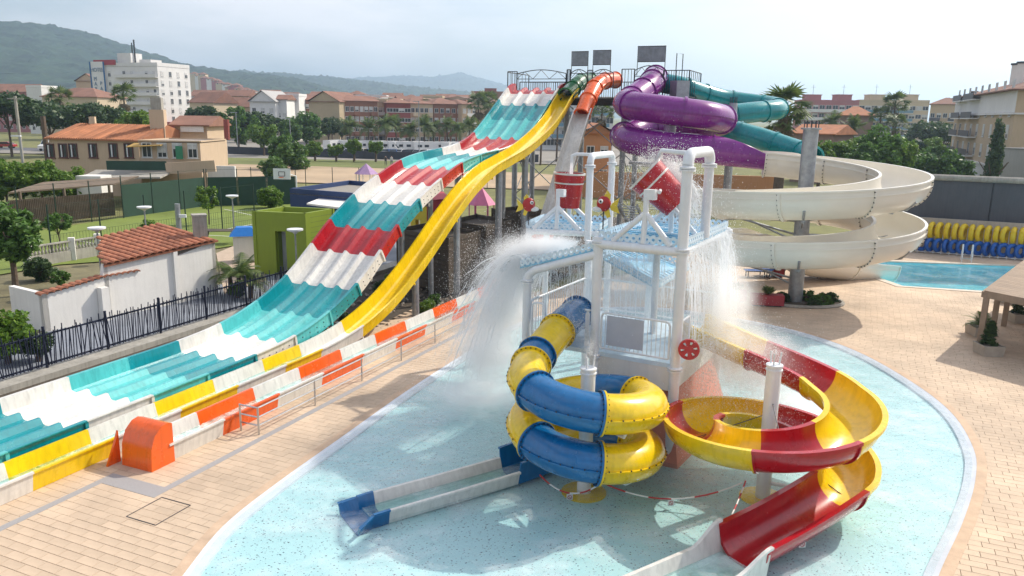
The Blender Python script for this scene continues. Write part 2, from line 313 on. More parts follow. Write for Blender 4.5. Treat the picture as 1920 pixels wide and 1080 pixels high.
# splash pool: coping, wet edge, floor and water
TANC = mat('tan_coping', (.54,.39,.27), .8, var=.2, scale=2, bump=.2); WET = mat('pale_wet_edge', (.60,.64,.70), .35, var=.1, scale=2)
part('coping', ring_mesh(off_in(-.24), off_in(-.0), .010, .010, -.08), TANC, deck)
part('edge_band', ring_mesh(off_in(.0), off_in(.27), .006, -.06), WET, deck)
def floor_mat():
    m = bpy.data.materials.new('speckled_pool_floor'); m.use_nodes = True; t = m.node_tree; b = t.nodes['Principled BSDF']; b.inputs['Roughness'].default_value = .5
    tcn = t.nodes.new('ShaderNodeTexCoord'); last = None
    nz = t.nodes.new('ShaderNodeTexNoise'); nz.inputs['Scale'].default_value = .35; nz.inputs['Detail'].default_value = 4; t.links.new(tcn.outputs['Object'], nz.inputs['Vector'])
    base = t.nodes.new('ShaderNodeMix'); base.data_type = 'RGBA'; base.inputs['A'].default_value = (.34,.59,.63,1); base.inputs['B'].default_value = (.52,.74,.74,1); t.links.new(nz.outputs['Fac'], base.inputs['Factor'])
    cur = base.outputs['Result']
    for sc, th, col in ((9.0,.175,(.003,.010,.05,1)), (11.5,.16,(.008,.04,.16,1)), (6.5,.12,(.004,.010,.04,1))):
        vo = t.nodes.new('ShaderNodeTexVoronoi'); vo.inputs['Scale'].default_value = sc; vo.inputs['Randomness'].default_value = 1
        mpn = t.nodes.new('ShaderNodeMapping'); mpn.inputs['Scale'].default_value = (1, 1.5, 1); mpn.inputs['Rotation'].default_value = (0,0,sc); t.links.new(tcn.outputs['Object'], mpn.inputs['Vector']); t.links.new(mpn.outputs[0], vo.inputs['Vector'])
        rnd = t.nodes.new('ShaderNodeSeparateColor'); t.links.new(vo.outputs['Color'], rnd.inputs[0])
        thn = t.nodes.new('ShaderNodeMath'); thn.operation = 'MULTIPLY_ADD'; thn.inputs[1].default_value = th*.8; thn.inputs[2].default_value = th*.45; t.links.new(rnd.outputs[0], thn.inputs[0])
        lt = t.nodes.new('ShaderNodeMath'); lt.operation = 'LESS_THAN'; t.links.new(vo.outputs['Distance'], lt.inputs[0]); t.links.new(thn.outputs[0], lt.inputs[1])
        mm = t.nodes.new('ShaderNodeMix'); mm.data_type = 'RGBA'; mm.inputs['B'].default_value = col; t.links.new(lt.outputs[0], mm.inputs['Factor']); t.links.new(cur, mm.inputs['A']); cur = mm.outputs['Result']
    t.links.new(cur, b.inputs['Base Color']); return m
def water_mat(name, tint, scale, strength, foam=0., rough=.03):
    m = bpy.data.materials.new(name); m.use_nodes = True; t = m.node_tree; t.nodes.remove(t.nodes['Principled BSDF']); o = t.nodes['Material Output']
    tcn = t.nodes.new('ShaderNodeTexCoord'); nz = t.nodes.new('ShaderNodeTexNoise'); nz.inputs['Scale'].default_value = scale; nz.inputs['Detail'].default_value = 5; nz.inputs['Distortion'].default_value = .6; t.links.new(tcn.outputs['Object'], nz.inputs['Vector'])
    bu = t.nodes.new('ShaderNodeBump'); bu.inputs['Strength'].default_value = strength; bu.inputs['Distance'].default_value = .12; t.links.new(nz.outputs['Fac'], bu.inputs['Height'])
    tr = t.nodes.new('ShaderNodeBsdfTransparent'); tr.inputs[0].default_value = (*tint,1); gl = t.nodes.new('ShaderNodeBsdfGlossy'); gl.inputs['Roughness'].default_value = rough; t.links.new(bu.outputs[0], gl.inputs['Normal'])
    lw = t.nodes.new('ShaderNodeLayerWeight'); lw.inputs['Blend'].default_value = .5; t.links.new(bu.outputs[0], lw.inputs['Normal']); pw_ = t.nodes.new('ShaderNodeMath'); pw_.operation = 'POWER'; pw_.inputs[1].default_value = 4.5; t.links.new(lw.outputs['Facing'], pw_.inputs[0]); fr = t.nodes.new('ShaderNodeMath'); fr.operation = 'MULTIPLY_ADD'; fr.inputs[1].default_value = .95; fr.inputs[2].default_value = .022; fr.use_clamp = True; t.links.new(pw_.outputs[0], fr.inputs[0])
    ms = t.nodes.new('ShaderNodeMixShader'); t.links.new(fr.outputs[0], ms.inputs[0]); t.links.new(tr.outputs[0], ms.inputs[1]); t.links.new(gl.outputs[0], ms.inputs[2]); last = ms
    if foam:
        n2 = t.nodes.new('ShaderNodeTexNoise'); n2.inputs['Scale'].default_value = .55; n2.inputs['Detail'].default_value = 9; n2.inputs['Roughness'].default_value = .72; t.links.new(tcn.outputs['Object'], n2.inputs['Vector'])
        mr = t.nodes.new('ShaderNodeMapRange'); mr.inputs['From Min'].default_value = .46; mr.inputs['From Max'].default_value = .74; mr.inputs['To Min'].default_value = .03; mr.inputs['To Max'].default_value = foam; t.links.new(n2.outputs['Fac'], mr.inputs['Value'])
        df = t.nodes.new('ShaderNodeBsdfDiffuse'); df.inputs[0].default_value = (.85,.88,.9,1); m2 = t.nodes.new('ShaderNodeMixShader'); t.links.new(mr.outputs[0], m2.inputs[0]); t.links.new(last.outputs[0], m2.inputs[1]); t.links.new(df.outputs[0], m2.inputs[2]); last = m2
    t.links.new(last.outputs[0], o.inputs['Surface']); return m
P_in = off_in(.265)
mb = MB(); mb.add([(p.x,p.y,-.12) for p in P_in], [tuple(range(len(P_in)))]); struct('splash_pool_floor', mb, floor_mat())
part('pool_side', ring_mesh(off_in(.265), off_in(.27), -.055, -.125), WET, deck)
WATER = water_mat('shallow_water', (.94,.98,.98), 5.5, .30, .42, .06)
mb = MB(); P_w = off_in(.10); mb.add([(p.x,p.y,-.008) for p in P_w], [tuple(range(len(P_w)))]); struct('splash_pool_water', mb, WATER)
# grey drain strip and manhole in the deck
DRAIN = mat('grey_drain_grating', (.33,.32,.32), .6, var=.15, scale=30)
mb = MB()
for (s0,o0,s1,o1) in ((2,-16.35,12.2,-16.35),(12.7,-14.6,34,-14.6)): mb.slab(SP(s0,o0-.1,.006),SP(s1,o0-.1,.006),SP(s1,o0+.1,.006),SP(s0,o0+.1,.006),.02)
mb.slab(SP(12.2,-16.45,.006),SP(12.7,-16.45,.006),SP(12.7,-14.5,.006),SP(12.2,-14.5,.006),.02)
part('drain_strip', mb, DRAIN, deck)
c = G(298,958); mb = MB()
for a, b in (((-.5,-.45),(.5,-.45)),((.5,-.45),(.5,.45)),((.5,.45),(-.5,.45)),((-.5,.45),(-.5,-.45))): mb.bar(c+U*a[0]+NV*a[1]+Vector((0,0,.004)), c+U*b[0]+NV*b[1]+Vector((0,0,.004)), .018, .012)
solo('manhole_frame', mb, DARKM, 'square dark manhole frame set in the paving near the orange end cap', 'manhole')
# swimming pool
SWM = mat('swimming_pool_tile', (.26,.74,.82), .4, var=.1, scale=.6); mb = MB(); mb.add([(p[0],p[1],-1.2) for p in SW], [tuple(range(len(SW)))])
k = len(SW); mb.add([(p[0],p[1],-1.2) for p in SW]+[(p[0],p[1],.02) for p in SW], [(i,(i+1)%k,k+(i+1)%k,k+i) for i in range(k)]); sp = struct('swimming_pool', mb, SWM)
mb = MB()
for t in (.62,): mb.bar((23,45.2,-1.19),(37.2,43.1,-1.19), .35, .02)
part('lane_line', mb, mat('navy_lane_line', (.01,.05,.2), .5), sp)
mb = MB(); mb.add([(p[0],p[1],-.10) for p in SW], [tuple(range(k))]); struct('swimming_pool_water', mb, water_mat('pool_water', (.80,.95,.98), 1.6, .4, .22, .05))
cx, cy = sum(p[0] for p in SW)/k, sum(p[1] for p in SW)/k
def gr(d): return [Vector((p[0],p[1],0))+(Vector((p[0]-cx,p[1]-cy,0))).normalized()*d for p in SW]
part('pool_coping', ring_mesh(gr(.45), gr(-.02), .03, .03, -.05), mat('pale_stone_coping', (.62,.54,.45), .8), sp)
# terrain beyond the park
PATHM = mat('blue_grey_path', (.22,.24,.28), .85, var=.2, scale=.8, bump=.1); DIRT = mat('sandy_dirt', (.42,.31,.20), .95, var=.2, scale=.15, bump=.3); GRASS = mat('court_grass', (.16,.21,.035), .95, var=.22, scale=.25, bump=.5, bscale=18); ASPH = mat('asphalt', (.10,.10,.11), .9, var=.2, scale=.5); SOIL = mat('planting_soil', (.07,.055,.04), .95, var=.4, scale=2, bump=.8, bscale=12)
patch('path', [SP(-5,-25.2),SP(60,-25.2),SP(60,-32),SP(-5,-29.5)], -.19, PATHM)
patch('garden_ground', [SP(-5,-29),SP(60,-31.5),SP(52,-50),SP(-5,-56)], -.20, mat('garden_soil', (.17,.15,.08), .95, var=.4, scale=.6, bump=.6, bscale=8))
patch('yard', [G(405,470),G(478,440),G(500,520),G(420,545)], -.165, mat('yard_paving', (.46,.36,.27), .9))
patch('soil_bed', [SP(10,-18.3),SP(56,-13.5),SP(70,-13),SP(70,-25.1),SP(10,-25.1)], -.15, SOIL)
patch('court_grass_field', [G(-60,520),G(110,492),G(300,478),G(472,452),G(560,400),G(545,378),G(385,384),G(232,404),G(-60,450)], -.13, GRASS)
patch('sand_lot', [G(400,335),G(1000,352),G(1500,372),G(1000,322),G(640,305),G(430,306)], -.17, DIRT)
patch('far_lawn', [G(420,305),G(1000,322),G(1000,300),G(430,289)], -.16, mat('lawn_far', (.14,.16,.04), .95, var=.3, scale=.1))
patch('car_park', [(-110,160),(30,150),(60,250),(-110,262)], -.14, mat('parking_gravel', (.26,.24,.21), .95, var=.2, scale=.05))
patch('street', [G(1660,330),G(1712,330),G(1742,262),G(1722,262)], -.12, mat('street_asphalt', (.22,.20,.19), .9))
patch('road', [(-260,190),(-70,165),(-70,176),(-260,204)], -.13, ASPH)
# ================================================================== big slides
def prof_lookup(tab):
    xs = [t[0] for t in tab][::-1]; zs = [t[1] for t in tab][::-1]
    def sl(s):
        # smooth monotone-ish lookup: Catmull-Rom on the table
        if s <= xs[0]: return zs[0]
        if s >= xs[-1]: return zs[-1]
        i = max(j for j in range(len(xs)-1) if xs[j] <= s); x0, x1 = xs[i], xs[i+1]; t = (s-x0)/(x1-x0)
        m0 = (zs[i+1]-zs[max(i-1,0)])/(xs[i+1]-xs[max(i-1,0)]); m1 = (zs[min(i+2,len(zs)-1)]-zs[i])/(xs[min(i+2,len(zs)-1)]-xs[i]); h = x1-x0
        return (2*t**3-3*t*t+1)*zs[i]+(t**3-2*t*t+t)*h*m0+(-2*t**3+3*t*t)*zs[i+1]+(t**3-t*t)*h*m1
    return sl
MLZ = prof_lookup([(51.2,11.05),(49.9,11.0),(47.6,9.73),(44.3,7.9),(42.3,7.33),(40.1,7.08),(37.9,6.92),(35.7,6.6),(33.5,5.94),(31.5,5.2),(29.4,4.12),(28.1,3.25),(26.3,2.13),(24.4,1.38),(22.3,.92),(20.2,.77),(18,.75),(13,.74),(4,.73)])
def lane_profile(W=3.55, n=4):
    """top outline of a four-lane raft slide, left to right, rim height 0, then back along the underside"""
    p = [(-.10,-.06),(-.10,0),(.03,0),(.10,-.42)]; lw = (W-.2)/n
    for i in range(n):
        x0 = .10+i*lw
        p += [(x0+.13,-.45),(x0+lw-.30,-.45)]
        if i < n-1: p += [(x0+lw-.15,-.26),(x0+lw-.05,-.26),(x0+lw+.05,-.43)]
    p += [(W-.14,-.42),(W-.03,0),(W+.10,0),(W+.10,-.04),(W+.02,-.05),(W+.02,-.60),(W-.06,-.60),(W-.10,-.52),(.1,-.52),(.06,-.60),(-.02,-.60),(-.02,-.06)]
    return p
LP_ = lane_profile()
ml = thing('racing_slide', 'wide four-lane racing slide in white, teal and red bands running down from the tower', 'water slide', SP(20,-20,0))
edges = [50.6,49.35,48.0,46.4,44.3,42.3,40.1,37.9,35.7,33.5,31.4,29.5,28.1,26.3,24.4,22.3,20.2,18.0,15.8,13.6,11.4,9.2,7.0,4.8]
cols = [RED,WHITE,TEAL,AQUA,RED,WHITE,TEAL,AQUA,RED,WHITE,TEAL,RED,WHITE,TEAL,AQUA,WHITE,TEAL,AQUA,WHITE,TEAL,AQUA,WHITE,TEAL]
names = {RED:'red',WHITE:'white',TEAL:'teal',AQUA:'aqua'}
BOLT = MB()
def plane_frames(ss, zf, o, dz=0.):
    out_ = []
    for s in ss:
        e = .05; t = Vector((U.x*2*e, U.y*2*e, zf(s+e)-zf(s-e))).normalized(); x = NV; z = x.cross(t)
        out_.append((SP(s,o,zf(s)+dz), t, x, z))
    return out_
for i, m in enumerate(cols):
    a, b = edges[i], edges[i+1]; n = max(2, int((a-b)/.35)); ss = [a-(a-b)*k/n for k in range(n+1)]
    fr = plane_frames(ss, MLZ, -22.05)
    mb = MB(); mb.sweep([[p+x*q[0]+z*q[1] for q in LP_] for p, t, x, z in fr])
    sec = part('slide_section', mb, m, ml, None, names[m]+' band across all four lanes')
    # joint flange under each band and bolts on the right skirt
    p, t, x, z = fr[0]; fb = MB(); fb.sweep([[q+x*-.04-z*.525, q+x*-.04-z*.68, q+x*3.60-z*.68, q+x*3.60-z*.525] for q in (p-t*.05, p+t*.05)]); fb.sweep([[q+x*3.572-z*.52, q+x*3.62-z*.52, q+x*3.62-z*.06, q+x*3.572-z*.06] for q in (p-t*.05, p+t*.05)]); part('joint_flange', fb, m, sec)
    for p, t, x, z in fr[1:-1]:
        for zz in (-.28,-.48): BOLT.box(p+x*3.573+z*zz, (.035,.035,.035))
part('skirt_bolts', BOLT, DARKM, ml, None, None, 'stuff')
# ---------------------------------------------------------------- yellow slide with green tube
YZ = prof_lookup([(50.2,10.35),(49.3,10.05),(48.6,9.66),(47.4,8.9),(45.6,8.02),(43.2,7.2),(41.4,6.72),(39.2,6.3),(37.3,5.92),(35.2,5.18),(32.9,4.0),(31,2.85),(29.2,1.85),(27.4,1.02),(25.5,.45),(24,.2),(22.3,.08),(20,.06),(4,.06)])
def flume_profile(w, hl, hr, t=.05):
    return [(-w/2-.08,hl-.05),(-w/2-.08,hl),(-w/2,hl),(-w/2+.10,.06),(-w/2+.18,0.),(w/2-.18,0.),(w/2-.10,.06),(w/2,hr),(w/2+.08,hr),(w/2+.08,hr-.05),(w/2+.03,hr-.05),(w/2-.05,-t),(-w/2+.05,-t),(-w/2-.03,hl-.05)]
def straight_slide(root, zf, o, w, edges, cols, h=.48):
    P_ = flume_profile(w, h, h)
    for i, m in enumerate(cols):
        a, b = edges[i], edges[i+1]; n = max(2, int((a-b)/.3)); ss = [a-(a-b)*k/n for k in range(n+1)]; mb = MB()
        mb.sweep([[p+x*q[0]+z*q[1] for q in P_] for p, t, x, z in plane_frames(ss, zf, o)])
        sec = part('slide_section', mb, m, root)
        p, t, x, z = plane_frames([a], zf, o)[0]; fb = MB(); fb.sweep([[q-x*(w/2-.04)-z*.06, q-x*(w/2-.04)-z*.14, q+x*(w/2-.04)-z*.14, q+x*(w/2-.04)-z*.06] for q in (p-t*.04, p+t*.04)]); part('joint_flange', fb, m, sec)
ys = thing('yellow_slide', 'yellow body slide with a green tube start, ending in yellow and white run-out', 'water slide', SP(20,-17.7,0))
straight_slide(ys, YZ, -17.78, 1.0, [50.0,45.6,41.2,37,33,29,25.0,22.3,20.3,18.0,15.7,13.5,11.2,8.9,6.6,4.4], [YEL]*6+[WHITE,YEL,WHITE,YEL,WHITE,YEL,WHITE,YEL,WHITE])
def tube_run(root, pts, r, cuts, cols, name='tube_section', n=24, th=.05, a=PI, flange=.06, seam=True, step=.2, label=None):
    fr = frames(spline(pts, step)); m = len(fr)
    for i, c in enumerate(cols):
        i0, i1 = int(cuts[i]*(m-1)), int(cuts[i+1]*(m-1)); mb = MB(); arc_piece(mb, fr[i0:i1+1], r, a, th, n, flange, .05, seam); part(name, mb, c, root, 40)
    return fr
tube_run(ys, [SP(53.2,-17.5,11.35),SP(51.6,-17.75,11.2),SP(50.3,-17.78,10.72),SP(48.9,-17.78,10.22)], .46, [0,.34,.68,1], [GRN]*3)
# ---------------------------------------------------------------- orange tube, white flume, orange and white run-out
OZ = prof_lookup([(49,9.9),(47.6,8.75),(46,6.95),(44.7,5.35),(43.2,3.6),(41.8,2.2),(40.2,1.2),(38.4,.55),(36.5,.2),(34.5,.08),(32,.05),(4,.05)])
os_ = thing('orange_slide', 'steep slide with an orange tube start, white chute and orange and white run-out', 'water slide', SP(20,-16.1,0))
straight_slide(os_, OZ, -16.15, .98, [48.0,44.8,42.0,39.2,36.5,33.9,31.6,29.4,27.05,24.8,22.55,20.2,18.0,15.7,13.75], [WHITE,WHITE,WHITE,ORG,WHITE,ORG,WHITE] and [WHITE,WHITE,ORG,WHITE,ORG,WHITE,ORG,WHITE,ORG,WHITE,ORG,WHITE,ORG,WHITE])
tube_run(os_, [SP(53.0,-15.7,11.4),SP(51.6,-16.0,11.28),SP(50.3,-16.15,10.95),SP(48.9,-16.15,10.15),SP(47.5,-16.15,9.0)], .46, [0,.25,.5,.75,1], [ORG]*4)
# orange end cap
mb = MB(); o0, o1 = -16.66, -15.62
pr = [(13.15,.0),(13.9,.0),(13.9,1.06),(13.75,1.12),(13.55,1.08),(13.33,.9),(13.2,.58)]
mb.add([SP(s,o0,z) for s,z in pr]+[SP(s,o1,z) for s,z in pr], [tuple(range(7)), tuple(range(13,6,-1))]+[(i,7+i,7+(i+1)%7,(i+1)%7) for i in range(7)])
part('end_cap', mb, ORG, os_, 30)
mb = MB(); mb.add([SP(12.9,-16.95,.0),SP(13.3,-16.95,.0),SP(13.3,-16.95,.85),SP(13.2,-16.95,.6),SP(12.9,-16.88,.0),SP(13.3,-16.88,.0),SP(13.3,-16.88,.85),SP(13.2,-16.88,.6)], [(0,1,2,3),(7,6,5,4),(0,4,5,1),(1,5,6,2),(2,6,7,3),(3,7,4,0)]); part('end_fin', mb, ORG, os_)
# water lying in the run-outs
RUNW = water_mat('run_out_water', (.80,.95,.95), 2.5, .5, .45)
for nm, o, s0, s1 in (('yellow',-17.78,4.5,22.5), ('orange',-16.15,13.9,33.5)):
    mb = MB(); mb.slab(SP(s0,o-.40,.17),SP(s1,o-.40,.17),SP(s1,o+.40,.17),SP(s0,o+.40,.17),.03)
    tag(place('run_out_water', mb.mesh('run_out_water', RUNW)), 'shallow water lying in the %s slide run-out' % nm, 'water')
# handrail beside the orange run-out
hr = thing('handrail', 'long stainless steel handrail along the orange and white run-out', 'handrail', SP(22,-14.75,0))
for s in np.arange(16.2, 34.5, 2.55): part('post', MB().bar(SP(s,-14.85,0), SP(s,-14.85,.82), .045), STEEL, hr)
for z in (.80,.52,.27): part('rail', MB().tube([SP(16.2,-14.85,z), SP(34.1,-14.85,z)], .022, 6), STEEL, hr)
for z in (.80,.52,.27): part('rail', MB().tube([SP(16.2,-14.85,z), SP(16.2,-15.5,z)], .022, 6), STEEL, hr)
part('post', MB().bar(SP(16.2,-15.5,0), SP(16.2,-15.5,.82), .045), STEEL, hr)
# ---------------------------------------------------------------- purple tube into the white spiral flume
pc = Vector((9.35,47.1,0)); pr_ = 2.85
def pc_at(deg, z, r=pr_): return (pc.x+r*math.cos(R(deg)), pc.y+r*math.sin(R(deg)), z)
purple = [(9.35,54.0,11.55),(9.0,52.6,11.3),(8.3,50.9,10.75),(7.1,49.0,10.0)]+[pc_at(d, 9.72-(d-185)/360*1.95) for d in range(185, 270, 20)]+[(9.5,44.22,9.24),(10.4,44.35,9.14)]+[pc_at(d, 9.72-(d-185)/360*1.95) for d in range(308, 600, 24)]+[(7.4,44.9,7.55),(8.7,44.3,7.42),(10.3,44.0,7.3),(12.2,43.7,7.15),(14.1,43.2,7.0)]
pu = thing('purple_tube_slide', 'glossy purple tube slide coiling twice beside the tower', 'water slide', (9.15,47,0))
fr = frames(spline(purple, .22)); m = len(fr); cuts = [0,.055,.11,.165,.25,.34,.43,.52,.61,.70,.79,.86,.915]
for i in range(len(cuts)-1):
    i0, i1 = int(cuts[i]*(m-1)), int(cuts[i+1]*(m-1)); part('tube_section', arc_piece(MB(), fr[i0:i1+1], .74, PI, .05, 32, .07, .07, True), PUR, pu, 40)
i0 = int(cuts[-1]*(m-1)); seg = fr[i0:]; part('tube_mouth', arc_piece(MB(), seg, .74, [PI-(PI/2-.05)*min(1, k/(len(seg)-1)*1.1) for k in range(len(seg))], .05, 32, .0), PUR, pu, 40)
mast = Vector((14.31,38.5,0))
def ms_at(deg, z, r=4.35): return (mast.x+r*math.cos(R(deg)), mast.y+r*math.sin(R(deg)), z)
def zsp(d): return 7.22-(100-d)/360*2.2       # centre height of the rims, going clockwise from the back
white = [(13.7,43.42,7.0),(14.5,43.2,6.98)]+[ms_at(d, zsp(d)-.18) for d in range(78, -625, -14)]
wf = thing('white_spiral_flume', 'big off-white open spiral flume winding twice round the steel mast', 'water slide', mast)
end = [ms_at(d, zsp(d)-.18) for d in (-626,-636)]
white += [(16.2,43.4,1.6),(18.4,44.2,1.15),(20.4,45.2,.72),(22.3,46.1,.45)]
fr = frames(spline(white, .25)); m = len(fr); ncut = 19
for i in range(ncut):
    i0, i1 = int(i/ncut*(m-1)), int((i+1)/ncut*(m-1)); sec = part('flume_section', arc_piece(MB(), fr[i0:i1+1], 1.05, 1.76, .06, 20, .07, .06), CREAM, wf, 40)
    sm = MB()
    for sg in (1,):
        sm.sweep([[p+x*sg*1.105-z*.10, p+x*sg*1.16-z*.10, p+x*sg*1.16-z*.05, p+x*sg*1.105-z*.05] for p, t, x, z in fr[i0:i1+1]])
        sm.sweep([[p-x*sg*1.105-z*.10, p-x*sg*1.16-z*.10, p-x*sg*1.16-z*.05, p-x*sg*1.105-z*.05] for p, t, x, z in fr[i0:i1+1]])
    part('seam_ridge', sm, CREAM, sec)
    bm_ = MB()
    p, t, x, z = fr[i0]
    for q in np.linspace(-1.65, 1.65, 18): bm_.box(p+t*.06+x*math.sin(q)*1.15-z*math.cos(q)*1.15, (.05,.05,.05))
    part('joint_bolts', bm_, DARKM, sec, None, None, 'stuff')
# mast with arms
ma = thing('steel_mast', 'thick galvanised mast at the centre of the white spiral', 'mast', mast)
part('column', MB().tube([mast+Vector((0,0,-.2)), mast+Vector((0,0,8.6))], .36, 24), GALV, ma, 40)
mb = MB()
for k in range(10):
    a = 2*PI*k/10; mb.bar(mast+Vector((.34*math.cos(a),.34*math.sin(a),8.6)), mast+Vector((.34*math.cos(a),.34*math.sin(a),8.95)), .03)
part('anchor_bolts', mb, DARKM, ma, None, None, 'stuff'); part('cap_plate', MB().lathe([(.48,8.52),(.48,8.6),(.1,8.61)], mast, 20), GALV, ma)
for d in range(70, -600, -60):
    z = zsp(d)-1.34
    if z < .6: continue
    e = Vector(ms_at(d, z)); part('arm', MB().tube([mast+Vector((0,0,z+.25)), e], .10, 10), GALV, ma, 40); part('brace', MB().tube([mast+Vector((0,0,z-.9)), mast.lerp(e,.75)+Vector((0,0,z))*1-Vector((0,0,mast.lerp(e,.75).z))], .05, 8), GALV, ma, 40)
    cr_ = MB(); f0 = Vector((math.cos(R(d)),math.sin(R(d)),0)); cr_.tube([e+f0*(-.95)+Vector((0,0,.55)), e+f0*-.6+Vector((0,0,.18)), e+Vector((0,0,.06)), e+f0*.6+Vector((0,0,.18)), e+f0*.95+Vector((0,0,.55))], .06, 8); part('cradle', cr_, GALV, ma, 40)
# ---------------------------------------------------------------- teal tube
te = thing('teal_tube_slide', 'teal tube slide curving out behind the purple one', 'water slide', (15,52,0))
teal = [(9.8,54.2,11.25),(11.2,53.6,10.95),(12.8,54.4,10.55),(14.6,55.0,10.2),(16.4,54.6,9.95),(17.35,53.4,9.75),(16.9,52.1,9.55),(15.4,51.3,9.4),(13.8,50.9,9.2),(12.6,50.4,8.95),(12.2,49.3,8.65),(13.2,48.3,8.25),(14.8,47.7,7.8),(16.0,46.6,7.35),(16.7,45.2,7.0),(16.7,43.9,6.75)]
tube_run(te, teal, .60, [0,.075,.15,.24,.33,.40,.47,.56,.66,.75,.84,.92,.975], [TURQ]*12, n=24)
# ================================================================== start tower
PZ = 10.15
tw = thing('slide_tower', 'tall galvanised steel tower carrying the starts of all the big slides', 'tower', SP(53,-16.5,0))
for a, b in ((-22.9,-18.5),(-18.45,-14.6),(-14.55,-10.3)):
    part('platform', MB().slab(SP(51.1,a,PZ),SP(51.1,b,PZ),SP(55.2,b,PZ),SP(55.2,a,PZ),.12), DARKM, tw); part('platform_beam', MB().bar(SP(51.2,a,PZ-.28),SP(51.2,b,PZ-.28),.12,.3), DARKM, tw); part('platform_beam', MB().bar(SP(55.0,a,PZ-.28),SP(55.0,b,PZ-.28),.12,.3), DARKM, tw)
COLS_ = [(51.5,-22.4),(54.8,-22.4),(51.5,-18.6),(54.8,-18.6),(51.5,-14.55),(54.8,-14.55),(51.8,-10.7),(54.8,-10.7)]
for s, o in COLS_: part('column', MB().tube([SP(s,o,-.3),SP(s,o,PZ-.12)], .19, 14), GALV, tw, 40)
for a, b in ((0,1),(2,3),(4,5),(6,7),(0,2),(2,4),(4,6)):
    for z0, z1 in ((.3,3.4),(3.4,6.6),(6.6,9.8)):
        p, q = COLS_[a], COLS_[b]; part('cross_brace', MB().tube([SP(*p,z0),SP(*q,z1)], .035, 6), GALV, tw); part('cross_brace', MB().tube([SP(*p,z1),SP(*q,z0)], .035, 6), GALV, tw)
# stairs zigzag behind and beside the columns
for k in range(5):
    z0, z1 = k*2.03, (k+1)*2.03; o = -20.9 if k % 2 else -19.7; sa, sb = (47.2,50.8) if k % 2 == 0 else (50.8,47.2)
    o = -14.0 if k % 2 else -12.9; sa, sb = (55.6,59.0) if k % 2 == 0 else (59.0,55.6)
    for dd in (-.5,.5): part('stringer', MB().bar(SP(sa,o+dd,z0),SP(sb,o+dd,z1),.06,.25), GALV, tw); part('stair_rail', MB().tube([SP(sa,o+dd,z0+1),SP(sb,o+dd,z1+1)], .025, 6), GALV, tw)
    for j in range(10): t = (j+.5)/10; part('step', MB().bar(SP(sa+(sb-sa)*t,o-.5,z0+(z1-z0)*t),SP(sa+(sb-sa)*t,o+.5,z0+(z1-z0)*t),.3,.04), GALV, tw)
for k in range(2):   # lower flight in front, seen between the buckets
    sa, sb = (44.0,47.2); z0 = 0+k*2.0; o = -13.2+k*1.2; sa, sb = (44.0,47.4) if k == 0 else (47.4,44.0)
    for dd in (-.55,.55): part('stringer', MB().bar(SP(sa,o+dd,z0),SP(sb,o+dd,z0+2.0),.06,.25), GALV, tw); part('stair_rail', MB().tube([SP(sa,o+dd,z0+1),SP(sb,o+dd,z0+3.0)], .025, 6), GALV, tw)
    for j in range(11): t = (j+.5)/11; part('step', MB().bar(SP(sa+(sb-sa)*t,o-.55,z0+2*t),SP(sa+(sb-sa)*t,o+.55,z0+2*t),.3,.04), GALV, tw)
def rail_panel(root, a, b, h=1.1, n=None, m=DARKM, r=.032, bal=.018, posts=True, mid=False):
    a, b = Vector(a), Vector(b); Lh = (b-a).length; n = n or max(2, int(Lh/.16)); up = Vector((0,0,h))
    rp = part('railing', MB().tube([a+up, b+up], r, 6), m, root)
    part('lower_rail', MB().tube([a+Vector((0,0,.12)), b+Vector((0,0,.12))], r*.8, 6), m, rp)
    for e in (a, b): part('rail_post', MB().tube([e, e+up], r*1.3, 6), m, rp)
    for k in range(1, n): q = a.lerp(b, k/n); part('baluster', MB().bar(q+Vector((0,0,.12)), q+up, bal*1.6), m, rp)
    return rp
for a, b, h in (((51.2,-14.75),(51.2,-13.9),1.85),((51.2,-12.0),(51.2,-10.35),1.75),((51.2,-10.35),(55,-10.35),1.75),((55,-22.9),(55,-10.35),1.2),((51.2,-22.9),(55,-22.9),1.7),((51.2,-22.9),(51.2,-22.2),1.75),((51.2,-18.55),(51.2,-18.3),1.85),((51.2,-17.1),(51.2,-16.75),1.8)): rail_panel(tw, SP(*a,PZ), SP(*b,PZ), h, 4 if h >= 1.8 else (6 if a[0] != b[0] else None))
rail_panel(tw, SP(51.25,-22.0,PZ+.05), SP(51.25,-18.7,PZ+.05), 1.0, 20)
def arch(a, b, z0, z1, truss=3):
    for e in (a, b): part('gate_post', MB().tube([SP(51.15,e,PZ),SP(51.15,e,z0)], .035, 6), DARKM, tw)
    n = 10; top = [SP(51.15,a+(b-a)*k/n,z0+(z1-z0)*math.sin(PI*k/n)) for k in range(n+1)]
    ar = part('arch_bar', MB().tube(top, .03, 6), DARKM, tw); part('arch_chord', MB().tube([SP(51.15,a,z0-.35*(truss>1)),SP(51.15,b,z0-.35*(truss>1))], .025, 6), DARKM, ar)
    for k in range(truss*2):
        t0, t1 = k/(truss*2), (k+1)/(truss*2); up_, dn = (t0, t1) if k % 2 else (t1, t0)
        part('truss_web', MB().tube([SP(51.15,a+(b-a)*dn,z0-.35),SP(51.15,a+(b-a)*up_,z0+(z1-z0)*math.sin(PI*up_))], .018, 5), DARKM, ar)
arch(-22.2,-18.6,11.75,12.0,3); arch(-18.3,-17.1,11.75,12.0,1); arch(-16.75,-15.3,11.75,12.0,1); arch(-13.9,-12.0,11.9,12.2,2)
MESHP = mat('grey_mesh_panel', (.22,.25,.28), .5, .3, .3, 3.)
